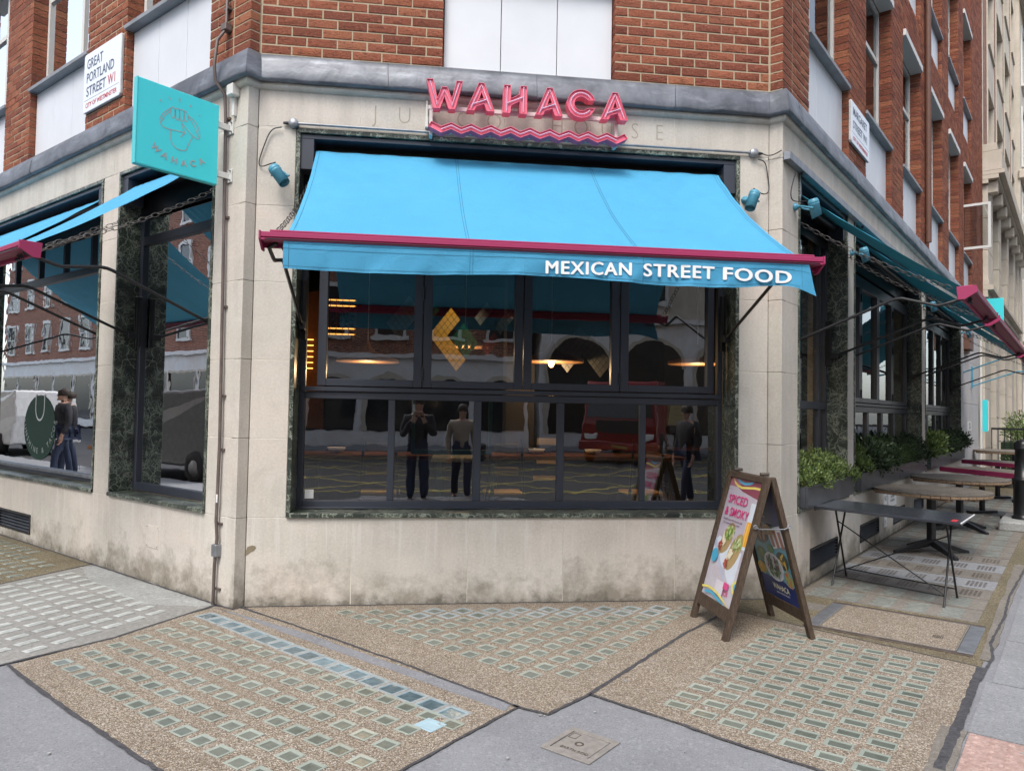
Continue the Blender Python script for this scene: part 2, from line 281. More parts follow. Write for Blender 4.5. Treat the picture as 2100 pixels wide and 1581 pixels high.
class MB:
    def __init__(s): s.v = []; s.f = []; s.mi = []; s.rn = []; s.sm = []
    def add(s, vs, fs, mi=0, rn=0., sm=False):
        b = len(s.v); s.v += [tuple(v) for v in vs]
        for f in fs: s.f.append([b+i for i in f]); s.mi.append(mi); s.rn.append(rn); s.sm.append(sm)
        return s
    def box(s, fn, a0, a1, b0, b1, c0, c1, mi=0, rn=0.):
        vs = [fn(x, y, z) for z in (c0, c1) for y in (b0, b1) for x in (a0, a1)]
        return s.add(vs, [(0, 1, 3, 2), (4, 6, 7, 5), (0, 4, 5, 1), (2, 3, 7, 6), (0, 2, 6, 4), (1, 5, 7, 3)], mi, rn)
    def quad(s, a, b, c, d, mi=0): return s.add([a, b, c, d], [(0, 1, 2, 3)], mi)
    def prism(s, fn, poly, o0, o1, mi=0, mside=None):
        n = len(poly); vs = [fn(x, o0, z) for x, z in poly]+[fn(x, o1, z) for x, z in poly]
        s.add(vs, [tuple(range(n)), tuple(range(n, 2*n))], mi)
        b = len(s.v)-2*n
        for i in range(n):
            j = (i+1) % n; s.f.append([b+i, b+j, b+n+j, b+n+i]); s.mi.append(mi if mside is None else mside); s.rn.append(0); s.sm.append(False)
        return s
    def plan(s, poly, z0, z1, mi=0):
        n = len(poly); vs = [(x, y, z0) for x, y in poly]+[(x, y, z1) for x, y in poly]
        s.add(vs, [tuple(range(n)), tuple(range(n, 2*n))]+[(i, (i+1) % n, n+(i+1) % n, n+i) for i in range(n)], mi); return s
    def tube(s, pts, r, n=8, mi=0, caps=True, sm=True):
        pts = [Vector(p) for p in pts]; rs = r if isinstance(r, (list, tuple)) else [r]*len(pts)
        rings = []; prev = None
        for i, p in enumerate(pts):
            d = (pts[min(i+1, len(pts)-1)]-pts[max(i-1, 0)]).normalized()
            if prev is None: prev = d.orthogonal().normalized()
            u = (prev-d*prev.dot(d)).normalized(); prev = u; w = d.cross(u)
            rings.append([p+(u*math.cos(2*math.pi*k/n)+w*math.sin(2*math.pi*k/n))*rs[i] for k in range(n)])
        vs = [v for rg in rings for v in rg]; fs = [(i*n+k, i*n+(k+1) % n, (i+1)*n+(k+1) % n, (i+1)*n+k) for i in range(len(pts)-1) for k in range(n)]
        s.add(vs, fs, mi, 0, sm)
        if caps: s.add(rings[0], [tuple(range(n))], mi); s.add(rings[-1], [tuple(range(n))], mi)
        return s
    def lathe(s, c, ax, prof, n=16, mi=0, sm=True):
        ax = Vector(ax).normalized(); u = ax.orthogonal().normalized(); w = ax.cross(u); c = Vector(c)
        vs = [c+ax*h+(u*math.cos(2*math.pi*k/n)+w*math.sin(2*math.pi*k/n))*r for r, h in prof for k in range(n)]
        fs = [(i*n+k, i*n+(k+1) % n, (i+1)*n+(k+1) % n, (i+1)*n+k) for i in range(len(prof)-1) for k in range(n)]
        s.add(vs, fs, mi, 0, sm); s.add(vs[:n], [tuple(range(n))], mi); s.add(vs[-n:], [tuple(range(n))], mi); return s

def worg(o):
    v = Vector((0, 0, 0))
    while o: v = v+o.location; o = o.parent
    return v
def obj(name, mb, mats, parent=None, bevel=0, seg=1, closed=True, loc=None, subdiv=0):
    me = bpy.data.meshes.new(name)
    og = worg(parent) if parent else (Vector(loc) if loc is not None else Vector((0, 0, 0)))
    me.from_pydata([(v[0]-og.x, v[1]-og.y, v[2]-og.z) for v in mb.v], [], mb.f)
    if not isinstance(mats, (list, tuple)): mats = [mats]
    for mm in mats: me.materials.append(mm)
    me.polygons.foreach_set('material_index', mb.mi); me.polygons.foreach_set('use_smooth', mb.sm)
    if any(mb.rn):
        a = me.attributes.new('rnd', 'FLOAT', 'FACE'); a.data.foreach_set('value', mb.rn)
    if closed:
        bm = bmesh.new(); bm.from_mesh(me); bmesh.ops.recalc_face_normals(bm, faces=bm.faces); bm.to_mesh(me); bm.free()
    me.update()
    o = bpy.data.objects.new(name, me); COL.objects.link(o)
    if parent: o.parent = parent
    else: o.location = og
    if bevel:
        b = o.modifiers.new('bevel', 'BEVEL'); b.width = bevel; b.segments = seg; b.limit_method = 'ANGLE'; b.angle_limit = R_(40)
    if subdiv:
        b = o.modifiers.new('sub', 'SUBSURF'); b.levels = subdiv; b.render_levels = subdiv
    return o
def tag(o, label=None, cat=None, group=None, kind=None):
    if label: o['label'] = label
    if cat: o['category'] = cat
    if group: o['group'] = group
    if kind: o['kind'] = kind
    return o
def thing(name, label, cat, loc, group=None):
    o = bpy.data.objects.new(name, None); COL.objects.link(o); o.location = loc; o.empty_display_size = .1
    return tag(o, label, cat, group)
def inst(name, me, parent, wloc, rz=0, scale=None):
    o = bpy.data.objects.new(name, me); COL.objects.link(o); o.parent = parent
    o.location = Vector(wloc)-(worg(parent) if parent else Vector((0, 0, 0))); o.rotation_euler = (0, 0, rz)
    if scale: o.scale = scale
    return o
def copy_tree(o, loc, label, rz=0):
    def rec(x, p):
        c = x.copy(); COL.objects.link(c); c.parent = p
        for ch in list(x.children): rec(ch, c)
        return c
    c = rec(o, None); c.location = loc; c.rotation_euler = (0, 0, rz); c['label'] = label; return c
def text_mb(txt, size, fn, o0, th=.001, ext=0, align='LEFT', cx=1.0, space=1.0, res=3, offset=0.0, mi=0, shear=0):
    """text laid on a facade: fn(x, o, z) with x,z from the glyph outline"""
    cu = bpy.data.curves.new('t', 'FONT'); cu.body = txt; cu.size = size; cu.align_x = align; cu.space_character = space; cu.resolution_u = res
    cu.offset = offset; cu.extrude = th/2; cu.shear = shear
    ob = bpy.data.objects.new('t', cu); COL.objects.link(ob); bpy.context.view_layer.update()
    dg = bpy.context.evaluated_depsgraph_get(); me = bpy.data.meshes.new_from_object(ob.evaluated_get(dg))
    mb = MB(); mb.add([fn(v.co.x*cx, o0+th/2+v.co.z, v.co.y) for v in me.vertices], [tuple(p.vertices) for p in me.polygons], mi)
    bpy.data.objects.remove(ob); bpy.data.meshes.remove(me); bpy.data.curves.remove(cu); return mb
def merge(a, b, mi=None):
    k = len(a.v); a.v += b.v; a.f += [[i+k for i in f] for f in b.f]; a.mi += b.mi if mi is None else [mi]*len(b.f); a.rn += b.rn; a.sm += b.sm; return a
def ribbon(mb, pts, w, fn, o, mi=0, th=.0015):
    """flat strip along a polyline lying on a facade"""
    n = len(pts)
    L = []; Rr = []
    for i, p in enumerate(pts):
        a = pts[max(i-1, 0)]; b = pts[min(i+1, n-1)]; dx, dz = b[0]-a[0], b[1]-a[1]; l = math.hypot(dx, dz) or 1
        nx, nz = -dz/l*w/2, dx/l*w/2; L.append((p[0]+nx, p[1]+nz)); Rr.append((p[0]-nx, p[1]-nz))
    for i in range(n-1):
        vs = [fn(*L[i][:1], o, L[i][1]), fn(L[i+1][0], o, L[i+1][1]), fn(Rr[i+1][0], o, Rr[i+1][1]), fn(Rr[i][0], o, Rr[i][1])]
        mb.add(vs, [(0, 1, 2, 3)], mi)
    return mb
def smooth_pts(p, k=3):
    for _ in range(k):
        q = [p[0]]
        for a, b in zip(p, p[1:]): q += [(a[0]*.75+b[0]*.25, a[1]*.75+b[1]*.25), (a[0]*.25+b[0]*.75, a[1]*.25+b[1]*.75)]
        p = q+[p[-1]]
    return p
def chain_mb(a, b, sag=.05, link=.05):
    a = Vector(a); b = Vector(b); n = max(4, int((b-a).length/(link*.78))); mb = MB(); d = (b-a).normalized()
    side = d.cross(Vector((0, 0, 1))).normalized(); upv = side.cross(d)
    for i in range(n):
        t = (i+.5)/n; c = a.lerp(b, t)-Vector((0, 0, sag*4*t*(1-t))); e = side if i % 2 else upv
        e = (e*.8+(upv if i % 2 else side)*.35).normalized()
        pts = []
        for k in range(9):
            an = 2*math.pi*k/8; pts.append(c+d*math.cos(an)*link*.5*(1.1 if abs(math.cos(an)) < .8 else 1)+e*math.sin(an)*link*.24)
        mb.tube(pts, link*.042, 4, 0, False)
    return mb

# ------------------------------------------------------------------ ground
def in_poly(p, poly):
    x, y = p; c = False
    for (x1, y1), (x2, y2) in zip(poly, poly[1:]+poly[:1]):
        if (y1 > y) != (y2 > y) and x < (x2-x1)*(y-y1)/(y2-y1)+x1: c = not c
    return c
def dist_poly(p, poly):
    d = 9
    for (x1, y1), (x2, y2) in zip(poly, poly[1:]+poly[:1]):
        dx, dy = x2-x1, y2-y1; t = max(0, min(1, ((p[0]-x1)*dx+(p[1]-y1)*dy)/(dx*dx+dy*dy))); d = min(d, math.hypot(p[0]-x1-t*dx, p[1]-y1-t*dy))
    return d
def sheet(name, poly, z, mat, kind='structure', th=None):
    mb = MB(); mb.plan(poly, z-(th or .003), z); return tag(obj(name, mb, mat), kind=kind)
ro = MB(); ro.plan([(-150, -150), (150, -150), (150, 150), (-150, 150)], -.4, -.12); tag(obj('road', ro, M['road']), kind='structure')
def lw2(s, o): v = LW(s, o, 0); return (v.x, v.y)
def rw2(s, o): v = RW(s, o, 0); return (v.x, v.y)
pv = MB(); pv.plan([lw2(90, 4.0), (-.93, -6.1), (1.39, -6.1), rw2(90, 3.2), rw2(90, -6), (1, 20), lw2(90, -6)], -.13, 0)
pave = tag(obj('pavement', pv, M['mastic']), kind='structure')
kb = MB()
def kerb(a, b):
    a = Vector((*a, 0)); b = Vector((*b, 0)); d = (b-a).normalized(); n = d.cross(Vector((0, 0, 1))); L = (b-a).length; k = 0; x = 0
    while x < min(L, 40):
        e = min(L, x+.9); kb.box(lambda u, v, w: a+d*u+n*v+Vector((0, 0, w)), x+.004, e-.004, -.02, .15, -.14, .006); x = e
kerb(lw2(60, 4.0), (-.93, -6.1)); kerb((-.93, -6.1), (1.39, -6.1)); kerb((1.39, -6.1), rw2(60, 3.2))
tag(obj('kerb', kb, M['slab_g'], bevel=.01), kind='structure')

PA = [(-1.44, .015), (-1.621, -.235), (-1.873, -.697), (-2.25, -1.174), (-1.968, -1.491), (-1.552, -1.934), (-1.105, -2.394), (-.8, -2.72), (-.45, -3.05), (-.036, -2.574), (.259, -2.255), (.523, -1.981), (-.109, -1.255), (-.818, -.486), (-1.262, -.02), (-1.31, -.07)]
PT = [(-1.24, -.01), (-.818, -.486), (-.109, -1.255), (.523, -1.981), (.655, -2.082), (.918, -1.847), (1.777, -.889), (2.142, -.535), (2.50, -.16), (2.60, -.01)]
PB = [(.918, -1.847), (1.777, -.889), (2.142, -.535), (2.36, -.30), (2.735, -.822), (3.347, -1.626), (2.584, -2.391), (2.194, -2.775), (1.95, -3.0), (1.667, -2.711), (1.383, -2.397), (1.273, -2.25)]
PG = [(-1.44, .06), (-1.621, -.235), (-1.873, -.697), (-2.295, -1.171), (-2.9, -1.95), (-4.6, -.7), (-3.328, .798), (-2.924, 1.56)]
PC = [(-2.930, 1.57), (-3.328, .798), (-4.6, -.7), (-6.5, 1.5), lw2(6.6, .01)]
panels = {}
for nm, poly, mt in (('gravel_panel', PA, 'agg'), ('gravel_panel', PT, 'agg'), ('gravel_panel', PB, 'agg'), ('cement_panel', PG, 'render'), ('gravel_panel', PC, 'agg2')):
    o = sheet(nm, poly, .005, M[mt], th=.006); panels[id(poly)] = o
# pale wash of cement along the wall on the grey panel
def blob_poly(pts, j=.03, sub=6):
    out = []
    for (x1, y1), (x2, y2) in zip(pts, pts[1:]+pts[:1]):
        for k in range(sub):
            t = k/sub; out.append((x1+(x2-x1)*t+rnd.uniform(-j, j), y1+(y2-y1)*t+rnd.uniform(-j, j)))
    return out
wash = MB(); wash.plan(blob_poly([(-1.55, .03), (-2.0, .1), (-2.75, 1.0), (-2.98, 1.42), (-2.88, 1.47), (-1.48, .09)], .022, 9), .004, .0062)
obj('cement_wash', wash, M['cementw'], panels[id(PG)])

def jit0(a): return rnd.uniform(-a, a)
def jagged(pts, w, z=.0075, step=.05):
    mb = MB(); P = []
    for (x1, y1), (x2, y2) in zip(pts, pts[1:]):
        n = max(1, int(math.hypot(x2-x1, y2-y1)/step))
        for k in range(n): P.append((x1+(x2-x1)*k/n, y1+(y2-y1)*k/n))
    P.append(pts[-1]); A = []
    for i, p in enumerate(P):
        a = P[max(0, i-1)]; b = P[min(len(P)-1, i+1)]; l = math.hypot(b[0]-a[0], b[1]-a[1]); nx, ny = -(b[1]-a[1])/l, (b[0]-a[0])/l
        w = w; e_ = min(.4*w/2, .004); wa = w/2+jit0(e_); wb = w/2+jit0(e_); sh = rnd.uniform(-.002, .002)
        A.append(((p[0]+nx*(wa+sh), p[1]+ny*(wa+sh)), (p[0]-nx*(wb-sh), p[1]-ny*(wb-sh))))
    for a, b in zip(A, A[1:]):
        vs = [(a[0][0], a[0][1], z), (b[0][0], b[0][1], z), (b[1][0], b[1][1], z), (a[1][0], a[1][1], z)]
        mb.add(vs, [(0, 3, 2, 1)])
    return mb
jt = MB()
for pts, w in (([(-1.46, .06), (-1.621, -.235), (-1.873, -.697), (-2.295, -1.171), (-2.9, -1.95)], .024), ([(-2.259, -1.165), (-1.968, -1.491), (-1.552, -1.934), (-1.105, -2.394), (-.75, -2.75)], .022),
               ([(-1.262, -.03), (-.818, -.486), (-.109, -1.255), (.523, -1.981)], .020), ([(.523, -1.981), (.259, -2.255), (-.036, -2.574), (-.5, -3.08)], .014),
               ([(.50, -1.965), (.655, -2.082), (.918, -1.847)], .02), ([(.918, -1.847), (1.777, -.889), (2.142, -.535), (2.36, -.30)], .026),
               ([(.918, -1.847), (1.273, -2.25), (1.383, -2.397), (1.667, -2.711), (1.95, -3.0)], .018), ([(3.347, -1.626), (2.584, -2.391), (2.2, -2.77)], .045),
               ([(2.36, -.30), (2.735, -.822), (3.347, -1.626)], .01), ([(-2.93, 1.60), (-3.328, .798), (-4.6, -.7)], .016),
               ([(-1.30, -.085), (-1.45, .05), lw2(3, .012), lw2(8, .012)], .022), ([(-1.31, -.08), (-1.25, -.018), (1.0, -.018), (2.80, -.018), (2.89, -.09)], .018), ([(2.89, -.09), rw2(6, .012), rw2(15, .012)], .018)):
    merge(jt, jagged(pts, w))
tag(obj('pavement_joint', jt, M['joint'], closed=False), kind='structure')
# asphalt strip let into the gravel beside the first joint
st = MB(); st.plan(blob_poly([(-1.40, -.055), (-.754, -.64), (.50, -1.945), (.45, -2.02), (-.80, -.71), (-1.43, -.03)], .006, 14), .004, .0068); obj('asphalt_strip', st, M['mastic'], panels[id(PA)])

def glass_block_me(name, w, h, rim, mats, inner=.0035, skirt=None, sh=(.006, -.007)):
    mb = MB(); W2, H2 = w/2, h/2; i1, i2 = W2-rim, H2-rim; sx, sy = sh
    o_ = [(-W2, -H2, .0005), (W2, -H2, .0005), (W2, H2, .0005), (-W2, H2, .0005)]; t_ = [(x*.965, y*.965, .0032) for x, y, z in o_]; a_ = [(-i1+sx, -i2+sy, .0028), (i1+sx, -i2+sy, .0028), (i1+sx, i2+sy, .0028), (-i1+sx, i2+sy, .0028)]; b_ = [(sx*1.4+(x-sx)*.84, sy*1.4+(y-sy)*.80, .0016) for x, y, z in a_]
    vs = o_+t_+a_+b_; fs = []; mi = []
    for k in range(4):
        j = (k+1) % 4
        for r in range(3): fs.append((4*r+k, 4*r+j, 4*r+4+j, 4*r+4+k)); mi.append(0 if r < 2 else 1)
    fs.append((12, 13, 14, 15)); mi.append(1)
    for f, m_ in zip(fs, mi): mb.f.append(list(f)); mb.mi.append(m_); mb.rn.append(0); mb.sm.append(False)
    mb.v = [tuple(v) for v in vs]
    s = skirt
    if skirt:
        for a0, a1, b0, b1 in ((-W2-s, W2+s, -H2-s, -H2), (-W2-s, W2+s, H2, H2+s), (-W2-s, -W2, -H2, H2), (W2, W2+s, -H2, H2)): mb.box(ID, a0, a1, b0, b1, -.004, .0018, 2)
    t = obj('proto', mb, mats, closed=False); me = t.data; bpy.data.objects.remove(t); me.name = name; return me
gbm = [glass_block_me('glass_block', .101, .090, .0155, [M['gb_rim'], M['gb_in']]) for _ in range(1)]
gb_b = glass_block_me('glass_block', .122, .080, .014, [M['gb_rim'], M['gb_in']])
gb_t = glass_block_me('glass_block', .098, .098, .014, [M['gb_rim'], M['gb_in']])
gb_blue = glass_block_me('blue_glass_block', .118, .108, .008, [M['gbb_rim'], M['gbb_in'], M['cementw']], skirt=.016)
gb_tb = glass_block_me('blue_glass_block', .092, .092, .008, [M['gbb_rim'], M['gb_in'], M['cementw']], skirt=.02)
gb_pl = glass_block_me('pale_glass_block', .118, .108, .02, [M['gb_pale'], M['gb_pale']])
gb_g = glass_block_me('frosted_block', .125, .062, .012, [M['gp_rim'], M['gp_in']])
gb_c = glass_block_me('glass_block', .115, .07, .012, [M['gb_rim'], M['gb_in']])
def jit(a): return rnd.uniform(-a, a)
NB = 0
def place(nm, me, par, x, y, rz):
    o = inst(nm, me, par, (x+jit(.003), y+jit(.003), .006), rz+jit(.03)); return o
# panel A
for i in range(-1, 26):
    for j in range(6):
        x = -1.98+.106*i+.0935*j; y = -1.146-.1085*i+.1455*j
        if in_poly((x, y), PA) and dist_poly((x, y), PA) > .10 and i >= 0: place('glass_block', gbm[0], panels[id(PA)], x, y, R_(-43))
for k in range(17):
    x = -1.426+1.619*k/16; y = -.247-1.779*k/16; place('blue_glass_block', gb_blue, panels[id(PA)], x, y, R_(-47))
place('pale_glass_block', gb_pl, panels[id(PA)], .083, -2.16, R_(-47))
# panel T
for i in range(-1, 12):
    for j in range(0, i+2):
        if i == 11 and j == 0: continue
        x = -.3895+.1039*i+.1074*j; y = -.3266-.1215*i+.118*j
        if y > -.09: continue
        b = 2 <= i <= 10 and j >= i and i-j > -2
        if i == -1 and j > 0: continue
        place('blue_glass_block' if b else 'glass_block', gb_tb if b else gb_t, panels[id(PT)], x, y, R_(-48))
# panel B
for j in range(7):
    for i in range(-9, 13):
        x = 1.3286+.1057*i+.1997*j; y = -2.0221+.1076*i-.0126*j
        if i > 11-j or i < -j: continue
        if in_poly((x, y), PB) and dist_poly((x, y), PB) > .09: place('glass_block', gb_b, panels[id(PB)], x, y, R_(-43))
# grey panel
for j in range(-6, 8):
    for i in range(-2, 15):
        x = -2.354-.1162*i+.084*j; y = -.772+.1275*i+.1525*j
        if j > 5: continue
        if in_poly((x, y), PG) and dist_poly((x, y), PG) > .13 and x+y < -1.372-.16: place('frosted_block', gb_g, panels[id(PG)], x, y, R_(58))
for j in range(-8, 8):
    for i in range(0, 26):
        x = -3.05-.13*i+.095*j; y = 1.25+.125*i+.14*j
        if in_poly((x, y), PC) and dist_poly((x, y), PC) > .16: place('glass_block', gb_c, panels[id(PC)], x, y, R_(50))
# loose specks of litter trodden into the paving
# square earth rod cover
er = thing('earth_rod_cover', 'square metal earth rod inspection cover set in the grey asphalt at the bottom', 'access cover', (.74, -2.41, 0))
erq = [(.562, -2.419), (.74, -2.226), (.923, -2.405), (.745, -2.597)]
ec = Vector((.7425, -2.412, 0)); eu = (Vector((.923, -2.405, 0))-Vector((.562, -2.419, 0))).normalized()
def EF(x, y, z): # rotated 45 square frame
    a = R_(-45); return Vector((ec.x+x*math.cos(a)-y*math.sin(a), ec.y+x*math.sin(a)+y*math.cos(a), z))
f = MB()
for a0, a1, b0, b1 in ((-.127, .127, -.132, -.1), (-.127, .127, .1, .132), (-.127, -.098, -.1, .1), (.098, .127, -.1, .1)): f.box(EF, a0, a1, b0, b1, .001, .008)
obj('frame', f, M['iron2'], er, bevel=.002)
f = MB(); f.box(EF, -.093, .093, -.095, .095, .001, .0065); lid = obj('lid', f, M['iron2'], er, bevel=.002)
f = MB(); f.lathe((ec.x-.005, ec.y+.0, .004), (0, 0, 1), [(.021, 0), (.021, .004), (.013, .0045), (.012, .0005), (.004, .001)], 16); obj('keyhole', f, M['iron'], lid)
f = MB()
for a0, a1, b0, b1 in ((-.085, -.045, .028, .031), (-.085, -.045, .078, .081), (-.085, -.082, .028, .081), (-.048, -.045, .028, .081)): f.box(EF, a0, a1, b0, b1, .005, .0078)
obj('emblem', f, M['iron'], lid)
tm = text_mb('EARTH ROD', .026, lambda x, o, z: EF(x, z, .0072+o), 0, .001); mb2 = MB(); tm.v = [(v[0], v[1], v[2]) for v in tm.v]
sh = EF(-.06, -.078, 0)-EF(0, 0, 0); tm.v = [(v[0]+sh.x, v[1]+sh.y, v[2]) for v in tm.v]; obj('lettering', tm, M['iron'], lid, closed=False)

# right-hand pavement beside the tables
def band(s0, s1, o0, o1, mat, z=.005, name='paving_slab'):
    mb = MB(); mb.plan([rw2(s0, o0), rw2(s0, o1), rw2(s1, o1), rw2(s1, o0)], z-.006, z); return tag(obj(name, mb, M[mat]), kind='structure')
rp = band(-.22, .0, .03, .33, 'slab_b')
base_r = sheet('brown_pavement', [rw2(-.9, 1.42), (3.33, -1.60), (2.735, -.822), (2.36, -.30), (2.50, -.12), (2.60, -.02), (2.8, -.02), (2.89, -.085), rw2(-.0, .01), rw2(15, .01), rw2(15, 1.62), rw2(5.5, 1.5), rw2(2.7, 1.46)], .0042, M['agg2'], th=.005)
sl = [(.22, .62, 'slab_b'), (.64, 1.04, 'slab_b'), (1.06, 1.46, 'slab_b'), (1.48, 1.90, 'slab_g'), (1.92, 2.34, 'slab_b'), (2.36, 2.80, 'slab_g'), (2.82, 3.26, 'slab_b')]
x = 3.28
while x < 11: sl.append((x, x+.44, 'slab_b')); x += .46
pvr = {}
me_dot = None
for k, (a, b, mt) in enumerate(sl):
    o = band(a, b, .04, 1.30, mt, .008); pvr[k] = o
    holes = MB(); n_o = 5
    if k in (0, 1) or k >= 7:      # rows of narrow glazed tiles
        tm_ = 'gp_rim' if k >= 7 else 'slab_b'
        for oo in range(5):
            for ss in range(6):
                holes.box(lambda s_, o_, z_: RW(s_, o_, z_), a+.03+ss*(b-a-.06)/6, a+.03+(ss+.72)*(b-a-.06)/6, .10+oo*.235+.012*(ss % 2), .10+oo*.235+.15, .006, .0115)
        q_ = obj('glazed_tile', holes, M['tile_d'], o); q_['kind'] = 'stuff'
    else:                          # blocks pierced with small square holes
        for oo in range(5):
            for u in range(4):
                for v in range(5):
                    holes.box(lambda s_, o_, z_: RW(s_, o_, z_), a+.09+u*.062, a+.09+u*.062+.034, .12+oo*.24+v*.032, .12+oo*.24+v*.032+.02, .006, .0095)
        q_ = obj('square_hole', holes, M['iron'], o); q_['kind'] = 'stuff'
# glass tiles of the near band in their own greenish panel
# long access cover
mh = thing('long_access_cover', 'long gravel filled access cover in a rusty metal frame beside the folding table', 'access cover', RW(-.28, .85, 0))
f = MB()
for a0, a1, b0, b1 in ((-.70, -.655, .34, 1.36), (.095, .14, .34, 1.36)): f.box(RW, a0, a1, b0, b1, .003, .011)
obj('frame', f, M['iron'], mh, bevel=.002)
f = MB()
for b0, b1 in ((.34, .43), (1.27, 1.36)): f.box(RW, -.652, .092, b0, b1, .003, .011)
obj('end_plate', f, M['galv'], mh, bevel=.002)
f = MB(); f.box(RW, -.640, .080, .442, 1.258, .002, .0115); obj('tray', f, M['agg'], mh, bevel=.002)
f = MB()
for b0 in (.434, 1.262): f.box(RW, -.65, .09, b0, b0+.005, .003, .013)
for a0 in (-.651, .084): f.box(RW, a0, a0+.006, .434, 1.266, .003, .013)
obj('edge_strip', f, M['iron2'], mh)
f = MB()
for k in range(6): f.box(RW, -.42+k*.0, -.35, 1.1+k*.011, 1.106+k*.011, .0105, .0135)
obj('grating', f, M['iron'], mh)
# big grey slabs to the right, tactile paving at the crossing
for a, b in (((-1.13), -.15), (-.13, 1.35), (1.37, 2.6), (2.62, 4.1), (4.12, 5.6), (5.62, 7.1), (7.12, 8.6), (8.62, 10)):
    o = tag(obj('grey_paving_slab', MB().plan(blob_poly([rw2(a, 1.50), rw2(a, 2.30), rw2(b, 2.30), rw2(b, 1.50)], .004, 6), -.002, .007), M['slab_g']), kind='structure')
    o = tag(obj('grey_paving_slab', MB().plan([rw2(a+.3, 2.31), rw2(a+.3, 3.05), rw2(b+.3, 3.05), rw2(b+.3, 2.31)], -.002, .007), M['slab_g']), kind='structure')
o = tag(obj('grey_paving_slab', MB().plan([rw2(-1.98, 1.47), rw2(-1.98, 3.05), rw2(-1.15, 3.05), rw2(-1.15, 1.47)], -.002, .0066), M['slab_g']), kind='structure')
ts = []
for (p, q_) in [(i_, j_) for i_ in range(4) for j_ in range(3)]:
    a, b = -2.02-.405*p, 1.60+.405*q_
    a = -1.99-.405*p; b = 1.475+.405*q_
    o = tag(obj('tactile_slab', MB().box(RW, a-.4, a, b, b+.4, -.002, .006), M['tact'], bevel=.002), kind='structure')
    d = MB()
    for u in range(6):
        for v in range(6):
            c = RW(a-.4+.033+u*.0668, b+.033+v*.0668, .005); d.lathe(c, (0, 0, 1), [(.0165, 0), (.0135, .0035), (.008, .0055), (.002, .006)], 8)
    d_ = obj('blister', d, M['tact'], o, closed=False); d_['kind'] = 'stuff'
o = tag(obj('stone_strip', MB().plan(blob_poly([rw2(-1.98, 1.36), rw2(-1.98, 1.465), rw2(-3.2, 1.465), rw2(-3.2, 1.38)], .006, 8), -.002, .007), M['slab_b']), kind='structure')
crk = jagged([rw2(-1.15, 1.44), rw2(-.6, 1.46), rw2(-.29, 1.42), rw2(.5, 1.44), rw2(1.3, 1.42), rw2(2.66, 1.45), rw2(5, 1.5)], .018, .0095, .06); tag(obj('pavement_crack', crk, M['joint'], closed=False), kind='structure')
tag(obj('cement_strip', MB().plan(blob_poly([rw2(-.72, 1.395), rw2(-.72, 1.455), rw2(3, 1.45), rw2(3, 1.36)], .008, 16), .003, .0088), M['slab_b']), kind='structure')
# small chewing-gum spots
g = MB()
for k in range(60):
    x, y = rnd.uniform(-2.5, 3), rnd.uniform(-3, -.2); r = rnd.uniform(.004, .010); g.plan([(x+r*math.cos(a*.785)*rnd.uniform(.8, 1.1), y+r*math.sin(a*.785)*rnd.uniform(.8, 1.1)) for a in range(8)], .004, .0092)
tag(obj('gum_spot', g, M['cementw']), kind='stuff')
tag(bpy.data.objects['gum_spot'], 'pale trodden chewing gum spots scattered over the paving', 'gum spots')
# road markings behind the camera
rm = MB()
for k in range(-5, 10):
    for sgn in (1, -1):
        x0 = k*2.8-8
        a = Vector((x0, -8.2, 0)); b = Vector((x0+sgn*10, -18.2, 0)); d = (b-a).normalized(); n = Vector((-d.y, d.x, 0))*.06
        zz = -.1165 if sgn > 0 else -.115
        rm.add([(a-n).to_3d()[:2]+(zz,) if 0 else (a.x-n.x, a.y-n.y, zz), (b.x-n.x, b.y-n.y, zz), (b.x+n.x, b.y+n.y, zz), (a.x+n.x, a.y+n.y, zz)], [(0, 1, 2, 3)])
rm.box(ID, -16, 14, -8.2, -8.05, -.119, -.1135); rm.box(ID, -16, 14, -18.35, -18.2, -.119, -.1135)
tag(obj('yellow_box_marking', rm, M['ypaint'], closed=False), kind='structure')
tag(obj('far_pavement', MB().plan([(-60, -20.2), (60, -20.2), (60, -23.5), (-60, -23.5)], -.13, 0), M['slab_g']), kind='structure')

# ------------------------------------------------------------------ the corner building
BLD = thing('corner_building', 'red brick corner building with pale stone ground floor and marble framed windows', 'building', (.8, .5, 0))
CL = (-1.310, -.062); FL = (-1.248, 0.0); FR = (2.81, 0.0); CR = (2.8865, -.0765)
ZS = [0.0, .655, 1.24, 1.825, 2.41, 2.987, 3.572, 3.90]
J = .003
def slab(mb_fn, name='stone_slab', mat='stone'): return obj(name, mb_fn, M[mat], BLD, bevel=.003)
def slab_box(fn, a0, a1, z0, z1, o0=-.3, o1=0, mat='stone'): return slab(MB().box(fn, a0+J/2, a1-J/2, o0, o1+jit(.0012), z0+J/2, z1-J/2), mat=mat)
